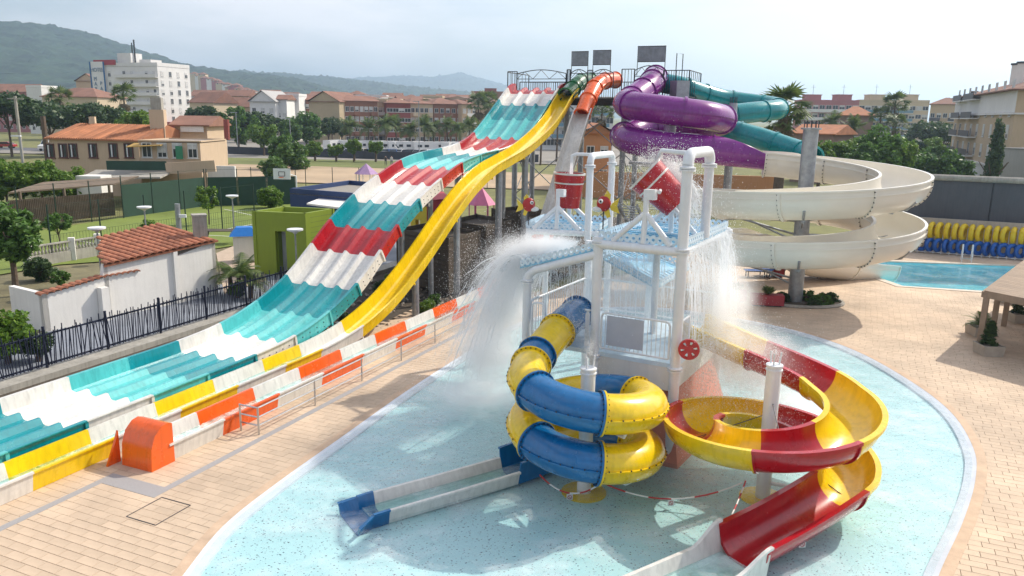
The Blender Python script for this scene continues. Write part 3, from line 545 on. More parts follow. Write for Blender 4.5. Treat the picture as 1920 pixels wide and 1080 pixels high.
for a, b, z0, z1 in ((-18.25,-17.1,12.25,13.15),(-16.75,-15.55,12.3,13.2),(-13.75,-11.95,12.45,13.4)):
    pn = part('sign_panel', MB().box((SP(51.2,(a+b)/2,(z0+z1)/2)), (b-a, .04, z1-z0), math.atan2(NV.y,NV.x)), MESHP, tw)
    for e in (a, b): part('panel_post', MB().bar(SP(51.2,e,11.6),SP(51.2,e,z1+.03),.04), DARKM, pn)
    for zz in (z0, z1): part('panel_rim', MB().bar(SP(51.2,a,zz),SP(51.2,b,zz),.05), DARKM, pn)
part('gate_frame', MB().tube([SP(52,-11.4,11.3),SP(52,-11.4,13.0),SP(52,-11.0,12.95),SP(52,-11.0,11.3)], .03, 6), DARKM, tw)
part('lift_post', MB().box(SP(51.1,-10.9,10.6), (.9,.9,1.3), .3), GALV, tw)
# support columns of the slides
def pier(s, o, ztop, r=.17, arm=None):
    t = thing('support_column', '', 'column', SP(s,o,0), 'grey steel columns under the racing and yellow slides')
    part('shaft', MB().tube([SP(s,o,-.3),SP(s,o,ztop)], r, 14), GALV, t, 40); part('base_plate', MB().lathe([(r+.16,-.14),(r+.16,-.10),(r+.02,-.09)], SP(s,o,0), 16), GALV, t)
    if arm: part('arm', MB().tube([SP(s,o+arm[0],ztop),SP(s,o+arm[1],ztop)], .10, 10), GALV, t, 40)
    return t
pl = [(27.6,-20.2,MLZ(27.6)-.9,'nearest steel column under the racing slide, by the yellow slide foot'),(32.6,-20.2,MLZ(32.6)-.9,'steel column under the red and white racing slide bands'),(38.6,-20.2,MLZ(38.6)-.9,'steel column under the flat upper teal part of the racing slide'),(44.6,-20.2,MLZ(44.6)-.9,'steel column under the upper steep part of the racing slide'),
      (29.8,-17.75,YZ(29.8)-.15,'shortest steel column right under the yellow slide'),(33.7,-17.7,YZ(33.7)-.15,'dark grey column under the yellow slide before the brown boxes'),(38.6,-17.7,YZ(38.6)-.15,'thick pale column under the upper curve of the yellow slide'),(42.2,-17.7,YZ(42.2)-.15,'tall column under the yellow slide nearest the tower'),(42.8,-16.15,OZ(42.8)-.12,'slim column under the white chute of the orange slide')]
for s, o, z, lb in pl:
    t = pier(s, o, z, .19 if s > 38 else .16, (-1.2,1.6) if o < -19 else None); t['label'] = lb
t = pier(33.4,-19.0,MLZ(33.4)-.9,.13); t['label'] = 'thin column between the racing slide and the brown boxes'
for p, r, z, lb in ((Vector((9.15,47,0)),.36,9.6,'grey steel mast inside the purple coils'),(D(1365,330,49)*1,.25,9.9,'steel column with anchor bolts rising beside the teal tube')):
    p = Vector((p.x,p.y,0)); t = thing('support_column', lb, 'column', p); part('shaft', MB().tube([p, p+Vector((0,0,z))], r, 16), GALV, t, 40)
    mb = MB()
    for k in range(8): a = 2*PI*k/8; mb.bar(p+Vector((r*.8*math.cos(a),r*.8*math.sin(a),z)), p+Vector((r*.8*math.cos(a),r*.8*math.sin(a),z+.35)), .03)
    part('anchor_bolts', mb, DARKM, t, None, None, 'stuff')
    if z < 9.8:
        for d, zz in ((200,8.2),(270,7.9),(330,7.7),(80,7.6),(190,6.5),(265,6.2)): e = p+Vector((2.4*math.cos(R(d)),2.4*math.sin(R(d)),zz-.15)); part('arm', MB().tube([p+Vector((0,0,zz-.3)), e], .09, 8), GALV, t, 40)
# ================================================================== splash play structure
A_ = Vector((.868,-.496,0)); B_ = Vector((.496,.868,0)); O1 = Vector((.43,21.75,0))
def PS(a, b, z): return O1+A_*a+B_*b+Vector((0,0,z))      # a along the front (0 = left column, 4.46 = tall right column), b to the back
RZ = math.atan2(A_.y, A_.x)
PERF = mat('pale_blue_panel', (.20,.48,.66), .3, var=.1, scale=2, coat=.2); PERFW = mat('pale_perforated_edge', (.62,.74,.82), .35)
SALM = mat('salmon_pad', (.62,.24,.17), .7, var=.1, scale=1.5)
ps = thing('splash_play_tower', 'white pipe-framed splash tower with blue decks in the middle of the pool', 'play structure', PS(2.2,2,0))
def column(a, b, z0, z1, r=.13, name='column'):
    c = part(name, MB().tube([PS(a,b,z0),PS(a,b,z1)], r, 16), PIPE, ps, 40)
    for z in ([2.55,5.7] if z1 > 5.6 else [2.55]):
        if z0 < z < z1: part('flange_collar', MB().lathe([(r+.06,-.05),(r+.06,-.01),(r+.001,-.01),(r+.001,.01),(r+.06,.01),(r+.06,.05)], PS(a,b,z), 16), PIPE, c)
    return c
W2, W3, DB = 2.15, 4.46, 4.2
column(0,0,-.12,4.5,.12); column(W2,0,-.12,5.85,.13); column(W3,0,-.12,7.85,.14); column(0,DB,-.12,5.0,.12); column(W2,DB,-.12,5.8,.12); column(W3,DB,-.12,5.8,.12); column(W3,1.9,5.8,7.85,.13,'hoop_leg'); column(2.9,2.6,-.12,5.3,.1)
# main hoop pipe over the tilted bucket
def elbow(p, q, r_, bend=.28, n=7, ups=(0,0,1)):
    """pipe from the top of p over to the top of q with rounded corners"""
    p, q = Vector(p), Vector(q); d = (q-p).normalized(); z = Vector((0,0,1)); c = []
    for k in range(n+1): a = PI/2*k/n; c.append(p+d*bend*(1-math.cos(a))+z*bend*math.sin(a))
    for k in range(n+1): a = PI/2*k/n; c.append(q-d*bend*(1-math.sin(a))+z*bend*math.cos(a))
    return MB().tube(c, r_, 14)
def collar(p, r): return MB().lathe([(r,-.06),(r+.06,-.05),(r+.06,-.01),(r+.003,0),(r+.06,.01),(r+.06,.05),(r,.06)], p, 16)
part('hoop_pipe', elbow(PS(W3,0,7.85), PS(W3,1.9,7.85), .14), PIPE, ps, 40)
for a, b in ((W3,0),(W3,1.9)): part('flange_collar', collar(PS(a,b,7.75), .14), PIPE, ps)
part('spout_pipe', MB().tube([PS(W3,.3,8.12),PS(W3-.5,.5,8.13),PS(3.4,1.1,8.13),PS(3.32,1.15,8.02),PS(3.3,1.16,7.7)], .065, 10), PIPE, ps, 40)
# decks
def perf_strip(p, q, h, n, rad=.045, th=.02, up=None):
    """a panel from p to q of height h with a row of round holes punched through"""
    p, q = Vector(p), Vector(q); t = (q-p)/n; u = Vector(up) if up else Vector((0,0,1)); mb = MB(); Lc = t.length; td = t.normalized(); nn = td.cross(u).normalized()
    for i in range(n):
        c = p+t*(i+.5)+u*h/2; sq = []; ci = []
        for k in range(8):
            a = 2*PI*k/8+PI/8; ci.append((math.cos(a)*rad, math.sin(a)*rad)); m_ = max(abs(math.cos(a)), abs(math.sin(a))); sq.append((math.cos(a)/m_*Lc/2, math.sin(a)/m_*h/2))
        for sg in (-1,1):
            vs = [c+td*x+u*y+nn*sg*th/2 for x, y in sq+ci]; mb.add(vs, [(k,(k+1)%8,8+(k+1)%8,8+k) for k in range(8)])
        mb.add([c+td*x+u*y+nn*sg*th/2 for sg in (-1,1) for x, y in ci], [(k,(k+1)%8,8+(k+1)%8,8+k) for k in range(8)])
    return mb
def deck_panel(root, c4, edges_=(0,1,2,3), h=.24, name='deck_panel', holes=.17):
    c = [Vector(p) for p in c4]; d = part(name, MB().slab(*c, .05), PERF, root)
    for i in edges_:
        p, q = c[i], c[(i+1)%4]; part('perforated_edge', perf_strip(p, q, h, max(3, int((q-p).length/holes))), PERFW, d)
    # raised slats over the sheet
    for k in range(1, 12): t = k/12; part('slat', MB().bar(c[0].lerp(c[3],t)+Vector((0,0,.02)), c[1].lerp(c[2],t)+Vector((0,0,.02)), .07, .03), PERFW if k % 3 == 0 else PERF, d)
    return d
TZ = 5.78
deck_panel(ps, (PS(W2,.0,TZ),PS(W3+.02,.0,TZ),PS(W3+.02,DB,TZ),PS(W2,DB,TZ)))
part('deck_beam', MB().tube([PS(W2,-.02,TZ-.12),PS(W3,-.02,TZ-.12)], .12, 14), PIPE, ps, 40); part('deck_beam', MB().tube([PS(W3,0,TZ-.14),PS(W3,DB,TZ-.14)], .07, 14), PIPE, ps, 40)
# sloping splash wing to the left
deck_panel(ps, (PS(-.22,-.05,4.78),PS(W2,-.05,5.52),PS(W2,1.9,5.52),PS(-.22,1.9,4.78)), (0,1,3), .22, 'sloping_wing')
part('wing_beam', MB().tube([PS(0,0,4.4),PS(.06,0,4.58),PS(.25,0,4.74),PS(W2,0,5.38)], .12, 14), PIPE, ps, 40); part('flange_collar', collar(PS(0,0,4.38), .12), PIPE, ps)
# sloping panel at the back right, under the top deck
deck_panel(ps, (D(1128,482,23.2),D(1232,540,22.6),D(1292,505,24.6),D(1190,466,25.2)), (0,1,2,3), .2, 'sloping_back_panel')
# A-frame that carries the tilted bucket
def aframe(root, a, b, c, pivot):
    """legs from a and b, centre post from c, up to the pivot"""
    a, b, c, pivot = map(Vector, (a,b,c,pivot)); ap = pivot-Vector((0,0,.35)); r = part('aframe_post', MB().tube([c, ap, pivot-Vector((0,0,.1)), pivot], .075, 12), PIPE, root, 40)
    for e in (a, b): part('aframe_leg', MB().tube([e, ap-Vector((0,0,.08))], .075, 12), PIPE, r, 40)
    part('pivot_box', MB().box(pivot+Vector((.1,0,.05)), (.3,.2,.26), RZ), PIPE, r)
aframe(ps, PS(2.55,0,TZ), PS(4.15,0,TZ), PS(3.4,0,TZ), PS(3.4,.08,7.0)); aframe(ps, PS(2.55,2.2,TZ), PS(4.15,2.2,TZ), PS(3.4,2.2,TZ), PS(3.4,2.12,7.0))
# bucket deck further back on the left
BZ = 5.15; bo = Vector((.45,27.0,0))
def PB(a, b, z): return bo+A_*0+Vector((a,-a*.18,0))+Vector((b*.3,b*.95,0))+Vector((0,0,z))
deck_panel(ps, (PB(0,0,BZ),PB(2.5,0,BZ),PB(2.5,2.4,BZ),PB(0,2.4,BZ)), (0,1,2,3), .24)
for a, b in ((.1,0),(2.4,0),(2.4,2.4),(.1,2.4)): part('column', MB().tube([PB(a,b,-.12),PB(a,b,BZ)], .11, 14), PIPE, ps, 40)
part('deck_beam', MB().tube([PB(.1,-.03,BZ-.35),PB(.14,-.03,BZ-.18),PB(.32,-.03,BZ-.1),PB(2.4,-.03,BZ-.1)], .10, 12), PIPE, ps, 40)
aframe(ps, PB(.25,0,BZ), PB(1.85,0,BZ), PB(1.05,0,BZ), PB(1.05,.1,6.35)); aframe(ps, PB(.25,1.9,BZ), PB(1.85,1.9,BZ), PB(1.05,1.9,BZ), PB(1.05,1.8,6.35))
h0, h1 = D(1107,300,26.4), D(1148,296,28.2); h0.z = h1.z = 7.45
part('hoop_pipe', elbow(h0, h1, .12, .24), PIPE, ps, 40)
for h in (h0, h1): part('hoop_leg', MB().tube([h, Vector((h.x,h.y,BZ-.3 if h is h0 else -.1))], .12, 14), PIPE, ps, 40); part('flange_collar', collar(h-Vector((0,0,.1)), .12), PIPE, ps)
sp0 = D(1072,300,27.6); part('spout_pipe', MB().tube([h0.lerp(h1,.3)+Vector((0,0,.26)), (sp0.x+.15,sp0.y,h0.z+.24), (sp0.x,sp0.y,h0.z+.18), (sp0.x,sp0.y,h0.z-.05)], .06, 10), PIPE, ps, 40)
# floor deck with railings, parapet wall and plinth
FZ = 2.68
part('floor_deck', MB().slab(PS(0,0,FZ),PS(W3,0,FZ),PS(W3,DB,FZ),PS(0,DB,FZ),.12), PERFW, ps)
def pipe_rail(a, b, h=1.1, n=14):
    a, b = Vector(a), Vector(b); up = Vector((0,0,h)); t = (b-a).normalized(); c = .12
    pts = [a+t*.14+Vector((0,0,.12)), a+t*.14+up-Vector((0,0,c)), a+t*(.14+.04)+up-Vector((0,0,.03)), a+t*(.14+c)+up, b-t*(.14+c)+up, b-t*(.14+.04)+up-Vector((0,0,.03)), b-t*.14+up-Vector((0,0,c)), b-t*.14+Vector((0,0,.12))]
    r = part('pipe_railing', MB().tube(pts, .032, 8), PIPE, ps, 40); part('lower_rail', MB().tube([pts[0], pts[-1]], .028, 8), PIPE, r, 40)
    for k in range(1, n): q = (a+t*.14).lerp(b-t*.14, k/n); part('baluster', MB().bar(q+Vector((0,0,.12)), q+up, .018), PIPE, r)
    return r
pipe_rail(PS(W2+.05,-.02,FZ), PS(W3-.05,-.02,FZ), 1.12, 16); pipe_rail(PS(W3,.1,FZ), PS(W3,1.2,FZ), 1.1, 8); pipe_rail(PS(.05,-.02,FZ), PS(.75,-.02,FZ), 1.12, 6); pipe_rail(PS(1.75,-.02,FZ), PS(W2-.05,-.02,FZ), 1.12, 4)
pipe_rail(PS(W3,3.2,FZ), PS(W3,DB,FZ), 1.1, 8); pipe_rail(PS(0,DB,FZ), PS(W3,DB,FZ), 1.1, 24); pipe_rail(PS(0,.1,FZ), PS(0,DB,FZ), 1.1, 24)
part('grey_panel', MB().box(PS(3.05,-.08,FZ+.66), (1.05,.03,.82), RZ), mat('grey_notice_panel', (.42,.45,.52), .6, var=.06), ps, None, 'blank grey panel hung on the front railing')
part('parapet_wall', MB().box(PS((W2+W3)/2,.06,FZ-.40), (W3-W2,.10,.72), RZ), PLASTER, ps); part('parapet_wall', MB().box(PS(W3-.06,2.0,FZ-.40), (.10,3.6,.72), RZ), PLASTER, ps)
mb = MB(); lo = [PS(1.7,-.25,-.12),PS(W3+.3,-.2,-.12),PS(W3+.5,DB,-.12),PS(1.6,DB,-.12)]; hi = [PS(W2,.2,1.93),PS(W3-.12,.2,1.93),PS(W3-.12,DB-.2,1.93),PS(W2,DB-.2,1.93)]
mb.add(lo+hi, [(0,1,5,4),(1,2,6,5),(2,3,7,6),(3,0,4,7),(4,5,6,7)]); part('padded_plinth', mb, SALM, ps)
# hand wheel with holes
wc = PS(W3+.40,-.22,3.22); wd = -B_*.96+A_*.28; wd.normalize()
def disc_with_holes(c, n_, r, th):
    x = n_.cross(Vector((0,0,1))).normalized(); y = x.cross(n_); mb = MB(); K = 6
    rings = [[.16]*1]
    # spokes of solid plate between round holes
    def P(rr, a, s): return c+x*math.cos(a)*rr+y*math.sin(a)*rr+n_*s
    seg = 48
    for s in (-th/2, th/2):
        mb.add([P(rr,2*PI*k/seg,s) for rr in (.42*r, .0001) for k in range(seg)], [(k,(k+1)%seg,seg+(k+1)%seg,seg+k) for k in range(seg)])
        mb.add([P(rr,2*PI*k/seg,s) for rr in (r, .78*r) for k in range(seg)], [(k,(k+1)%seg,seg+(k+1)%seg,seg+k) for k in range(seg)])
        for k in range(seg):
            if k % 8 < 5: mb.add([P(.42*r,2*PI*k/seg,s),P(.42*r,2*PI*(k+1)/seg,s),P(.78*r,2*PI*(k+1)/seg,s),P(.78*r,2*PI*k/seg,s)], [(0,1,2,3)])
    mb.add([P(r,2*PI*k/seg,s) for s in (-th/2,th/2) for k in range(seg)], [(k,(k+1)%seg,seg+(k+1)%seg,seg+k) for k in range(seg)]); return mb
hw = part('hand_wheel', disc_with_holes(wc, wd, .27, .09), RED, ps, None, 'red wheel with round holes'); part('wheel_axle', MB().tube([PS(W3,0,3.22), wc], .06, 10), PIPE, ps, 40)
# ---------------------------------------------------------------- tipping buckets
def bucket(loc, tilt_axis, tilt, label):
    t = thing('tipping_bucket', label, 'bucket', loc, 'red tipping buckets')
    rot = Matrix.Rotation(tilt, 4, tilt_axis)
    def sh(prof, m, name, n=28, parent=None, smooth=35):
        mb = MB().lathe(prof, (0,0,0), n); mb.f = mb.f[:-2]; mb.m = mb.m[:-2]; mb.v = [tuple((rot @ Vector(v))+Vector(loc)) for v in mb.v]; return part(name, mb, m, parent or t, smooth)
    b = sh([(.001,-.60),(.42,-.60),(.55,.60),(.51,.60),(.39,-.55),(.001,-.55)], RED, 'bucket_body')
    sh([(.525,.24),(.528,.24),(.533,.29),(.530,.29)], WHITE, 'white_band', 28, b); sh([(.51,.56),(.57,.56),(.57,.62),(.51,.62)], WHITE, 'rim', 28, b)
    ax = (rot @ Vector(tilt_axis)).normalized(); part('pivot_axle', MB().tube([Vector(loc)-Vector(tilt_axis)*1.0, Vector(loc)+Vector(tilt_axis)*1.0], .05, 10), PIPE, t, 40)
    return t
b2 = PS(3.42,1.1,7.12); T2 = Vector((-.72,.16,.66)).normalized(); bucket(b2, Vector((0,0,1)).cross(T2).normalized(), math.acos(T2.z), 'red bucket tipped over on the near deck, throwing water')
b1 = PB(1.05,.95,6.42); b1.x = D(1066,355,b1.y).x; bucket(b1, Vector((.3,.95,0)).normalized(), R(2), 'upright red bucket being filled on the far deck')
# ---------------------------------------------------------------- toy fish on rods
FR = mat('fish_red', (.42,.02,.02), .4); FY = mat('fish_yellow', (.75,.55,.05), .4); FW = mat('fish_white', (.72,.72,.70), .4)
def fish(loc, sx, label, size=.30):
    t = thing('toy_fish', label, 'fish figure', loc, 'painted fish on the splash tower'); loc = Vector(loc); d = Vector((sx,0,0))
    def blob(c, r, m, name, k=(1,1,1), par=None):
        n = 12; mb = MB(); prof = [(max(.001,math.sin(PI*i/8)), -math.cos(PI*i/8)) for i in range(9)]; mb.lathe(prof, (0,0,0), n); mb.v = [(c[0]+v[0]*r*k[0], c[1]+v[1]*r*k[1], c[2]+v[2]*r*k[2]) for v in mb.v]; return part(name, mb, m, par or t, 60)
    up = Vector((0,0,1)); b = blob(loc+up*.45, size*.62, FR, 'body', (1.05,.6,1.15)); blob(loc+up*.30+d*size*.55, size*.42, FW, 'snout', (1.2,.7,.6), b)
    def fin(pts, name): mb = MB(); q = [loc+up*z+d*x for x, z in pts]; y = Vector((0,.025,0)); n = len(q); mb.add([p-y for p in q]+[p+y for p in q], [tuple(range(n)), tuple(range(2*n-1,n-1,-1))]+[(i,n+i,n+(i+1)%n,(i+1)%n) for i in range(n)]); part(name, mb, FY, b)
    fin([(-.15,.40),(-.42,.62),(-.36,.40),(-.44,.18),(-.2,.28)], 'tail_fin'); fin([(.02,.62),(-.08,.82),(-.18,.70),(-.16,.52)], 'top_fin'); fin([(.0,.28),(-.1,.06),(-.2,.1),(-.15,.3)], 'belly_fin')
    for sy in (-1,): blob(loc+up*.53+d*.10+Vector((0,sy*.12,0)), .065, FW, 'eye', (1,1,1), b); blob(loc+up*.53+d*.11+Vector((0,sy*.175,0)), .03, BLACK, 'pupil', (1,1,1), b)
    part('rod', MB().tube([loc-up*.25, loc+up*.3], .02, 6), DARKM, t)
p = D(991,408,26.9); fish(p, 1, 'red toy fish at the left corner of the far deck', .34); p = D(1131,413,21.2); fish(p, -1, 'red toy fish between the two buckets', .30)
# ---------------------------------------------------------------- blue and yellow tube slide round its post
c1 = Vector((1.86,17.83,0)); r1 = 1.46
def h1_at(deg, z): return (c1.x+r1*math.cos(R(deg)), c1.y+r1*math.sin(R(deg)), z)
tub = [(1.95,22.3,3.35),(1.62,21.5,3.32),(1.30,20.7,3.25),(.93,19.8,3.1),(.58,18.9,2.95)]+[h1_at(d, 2.86-(d-180)/360*1.2) for d in range(180, 850, 20)]
tub += [h1_at(843, .62)] if False else []
ts = thing('blue_yellow_tube_slide', 'coiled tube slide in blue and yellow pieces round a white post', 'water slide', c1)
fr = frames(spline(tub, .1)); m = len(fr)
L0 = 4.6; tot = sum((fr[i+1][0]-fr[i][0]).length for i in range(m-1)); cum = [0]
for i in range(m-1): cum.append(cum[-1]+(fr[i+1][0]-fr[i][0]).length)
q = (math.pi*2*r1)/4
iL = min(range(m), key=lambda i: (fr[i][0]-Vector(h1_at(180,2.86))).length); cL = cum[iL]
def arcl(deg): return cL+(deg-180)/360*2*PI*r1*1.009
cutl = [0, cL-3.0, cL-1.45, cL-.72]+[arcl(d) for d in (210,275,388,440,570,635,748,800)]+[tot]
cc = [BLU,YEL,BLU,YEL,BLU,YEL,BLU,YEL,BLU,YEL,BLU,YEL]
for i in range(len(cutl)-1):
    i0 = min(range(m), key=lambda j: abs(cum[j]-cutl[i])); i1 = min(range(m), key=lambda j: abs(cum[j]-cutl[i+1]))
    if i1-i0 < 3: continue
    sec = part('tube_section', arc_piece(MB(), fr[i0:i1+1], .425, PI, .035, 28, .06, .05, True), cc[i], ts, 40)
    bm_ = MB()
    for j, sg in ((i0,1),(i1,-1)):
        p, t, xx, zz = fr[j]
        for k in range(24): a = 2*PI*k/24; bm_.box(p+t*sg*.06+xx*math.sin(a)*.487+zz*math.cos(a)*.487, (.028,.028,.028))
    for p, t, xx, zz in fr[i0+1:i1:2]: bm_.box(p+xx*.495+zz*.03, (.028,.028,.028))
    part('flange_bolts', bm_, BLACK, sec, None, None, 'stuff')
# run-out of the tube slide
ed = Vector((-.84,-.54,0)).normalized(); e0 = Vector(h1_at(843,0)); en = Vector((ed.y,-ed.x,0))
def trough(root, p0, d, n_, t0, t1, w, h, z0, z1, m, name, flare=0.):
    P_ = flume_profile(w, h, h, .04); k = 6; rr = []
    for i in range(k+1):
        t = i/k; p = p0+d*(t0+(t1-t0)*t)+Vector((0,0,z0+(z1-z0)*t)); f = 1+flare*t
        rr.append([p+n_*q[0]*f+Vector((0,0,q[1]*(1-flare*t*.9))) for q in P_])
    return part(name, MB().sweep(rr), m, root)
trough(ts, e0, ed, en, -.5, 1.25, .98, .58, .16, .02, BLU, 'exit_trough'); trough(ts, e0, ed, en, 1.25, 3.0, .90, .34, .0, -.04, WHITE, 'run_out_section'); trough(ts, e0, ed, en, 3.0, 4.75, .90, .34, -.04, -.06, WHITE, 'run_out_section'); trough(ts, e0, ed, en, 4.75, 5.15, .92, .36, -.06, -.08, BLU, 'end_lip'); trough(ts, e0, ed, en, 5.15, 5.55, .92, .34, -.08, -.10, BLU, 'end_lip', .35)
mb = MB(); mb.slab(e0+ed*.6-en*.33+Vector((0,0,.12)), e0+ed*5.1-en*.33+Vector((0,0,.05)), e0+ed*5.1+en*.33+Vector((0,0,.05)), e0+ed*.6+en*.33+Vector((0,0,.12)), .02); tag(place('run_out_water', mb.mesh('run_out_water', RUNW)), 'shallow water in the white run-out of the blue and yellow slide', 'water')
def nozzle_post(c, h, ring, label):
    t = thing('nozzle_post', label, 'post', c); part('shaft', MB().tube([c+Vector((0,0,-.12)), c+Vector((0,0,h))], .175, 20), PIPE, t, 40)
    part('cap', MB().lathe([(.20,h-.12),(.20,h-.09),(.176,h-.09),(.176,h-.02),(.20,h-.02),(.20,h+.02),(.001,h+.03)], c, 20), PIPE, t)
    for a in (0,2.1,4.2): p = c+Vector((.11*math.cos(a),.11*math.sin(a),h)); part('nozzle', MB().tube([p, p+Vector((.03*math.cos(a),.03*math.sin(a),.32))], .022, 8), PIPE, t)
    part('base_ring', MB().lathe([(.56,-.118),(.56,-.095),(.5,-.088),(.17,-.085)], c, 24), YEL, t, 40); return t
n1 = nozzle_post(c1, 3.1, True, 'white post with spray nozzles inside the blue and yellow coil')
for d, z in ((195,2.2),(300,1.9),(10,1.55),(205,.98),(305,.72),(15,.40)): e = Vector(h1_at(d, z)); part('slide_bracket', MB().tube([c1+Vector((0,0,z-.1)), e, e+(e-c1).normalized()*.42*Vector((1,1,0)).length/1.414+Vector((0,0,.12))], .045, 8), PIPE, n1, 40)
# ---------------------------------------------------------------- red and yellow open flume round its post
c2 = Vector((6.25,17.7,0)); r2 = 1.86
def h2_at(deg, z): return (c2.x+r2*math.cos(R(deg)), c2.y+r2*math.sin(R(deg)), z)
def z2(d): return 2.45+d/360*1.32
fl2 = [(5.3,22.3,3.2),(5.75,21.6,3.1),(6.4,20.75,2.95),(7.25,19.85,2.75),(7.85,18.95,2.6)]+[h2_at(d, z2(d)) for d in range(15, -420, -15)]
ex = Vector((-.83,-.555,0)).normalized(); pe = Vector(h2_at(-417, z2(-417)))
fl2 += [tuple(pe+ex*.9+Vector((0,0,-.14))), tuple(pe+ex*2.0+Vector((0,0,-.27))), tuple(pe+ex*3.0+Vector((0,0,-.34)))]
rs = thing('red_yellow_flume', 'open curling flume in red and yellow pieces round a white post', 'water slide', c2)
fr = frames(spline(fl2, .1)); m = len(fr); ncut = 13; cc = [YEL,YEL,RED,RED] ; cc = [YEL,RED,YEL,RED,YEL,RED,YEL,RED,YEL,RED,YEL,RED,RED]
cc = [YEL,YEL,RED,YEL,RED,YEL,RED,YEL,YEL,RED,YEL,RED,RED]
def idx_at(deg): return min(range(m), key=lambda i: (fr[i][0]-Vector(h2_at(deg, z2(deg)))).length)
cutd = [0]+[idx_at(d) for d in (40,-60,-117,-183,-225,-292,-345,-408)]; i25 = cutd[1]; cutd = [0, int(i25*.55)]+cutd[1:]+[m-1]; cc = [YEL,RED,YEL,RED,YEL,RED,YEL,RED,YEL,RED]
for i in range(len(cutd)-1):
    i0, i1 = cutd[i], cutd[i+1]; part('flume_section', arc_piece(MB(), fr[i0:i1+1], .57, 1.68, .035, 18, .045, .04), cc[i], rs, 40)
xn = Vector((ex.y,-ex.x,0)); px = pe+ex*3.0; px.z = 0
def wing(t0, t1, h0, h1, w0, w1, name):
    rr = []
    for i in range(9):
        t = i/8; e = t*t*(3-2*t); rr.append([px+ex*(t0+(t1-t0)*t)+xn*q[0]+Vector((0,0,q[1])) for q in flume_profile(w0+(w1-w0)*e, h0+(h1-h0)*e, h0+(h1-h0)*e, .06)])
    return part(name, MB().sweep(rr), WHITE, rs, 30)
wing(-.12, .85, .74, .36, 1.24, 1.12, 'run_out_mouth'); wing(.85, 2.6, .36, .34, 1.12, 1.12, 'run_out_section'); wing(2.6, 4.6, .34, .32, 1.12, 1.12, 'run_out_section')
mb = MB(); mb.slab(px-xn*.42+ex*.1+Vector((0,0,.16)), px-xn*.42+ex*4.5+Vector((0,0,.14)), px+xn*.42+ex*4.5+Vector((0,0,.14)), px+xn*.42+ex*.1+Vector((0,0,.16)), .02); tag(place('run_out_water', mb.mesh('run_out_water', RUNW)), 'shallow water in the white run-out of the red and yellow flume', 'water')
n2 = nozzle_post(c2, 3.3, True, 'white post with spray nozzles inside the red and yellow flume')
for d in (-95,-200,-300,-390): e = Vector(h2_at(d, z2(d)-.62)); part('slide_bracket', MB().tube([c2+Vector((0,0,e.z-.1)), e], .045, 8), PIPE, n2, 40); part('cable', MB().tube([c2+Vector((0,0,e.z+1.0)), e], .012, 5), DARKM, n2)
# ---------------------------------------------------------------- red and white barrier chains with little warning signs
CR = mat('chain_red', (.45,.03,.03), .6); CW = mat('chain_white', (.75,.75,.73), .6)
def chain(p, q, sag, label, sign=True):
    p, q = Vector(p), Vector(q); t = thing('barrier_chain', label, 'chain', p.lerp(q,.5), 'red and white chains'); n = 12; pts = [p.lerp(q,k/n)-Vector((0,0,sag*4*(k/n)*(1-k/n))) for k in range(n+1)]
    for k in range(0, n, 2): part('chain_link_run', MB().tube(pts[k:k+3], .02, 5), CR if (k//2) % 2 == 0 else CW, t)
    if sign:
        c = pts[n//2]-Vector((0,0,.10)); s = part('warning_sign', MB().box(c, (.15,.015,.15), .1), CW, t); mb = MB(); x = Vector((1,.1,0)); z = Vector((0,0,1))
        K = 16; mb.add([c+Vector((0,-.012,0))+(x*math.cos(2*PI*k/K)+z*math.sin(2*PI*k/K))*r for r in (.055,.04) for k in range(K)], [(k,(k+1)%K,K+(k+1)%K,K+k) for k in range(K)]); mb.quad(c+Vector((0,-.012,0))-x*.04+z*.03,c+Vector((0,-.012,0))-x*.03+z*.04,c+Vector((0,-.012,0))+x*.04-z*.03,c+Vector((0,-.012,0))+x*.03-z*.04); part('prohibition_mark', mb, CR, s)
chain(G(1012,890,.45), G(1128,905,.5), .38, 'chain hanging below the lower blue tube piece'); chain(G(1130,905,.5), G(1392,905,.62), .42, 'longest chain, hanging between the two coiled slides'); chain(G(1398,902,.6), G(1372,965,.5), .05, 'short chain beside the post of the red flume', False); chain(G(1425,1048,.3), G(1580,962,.42), .12, 'chain along the outside of the red run-out')
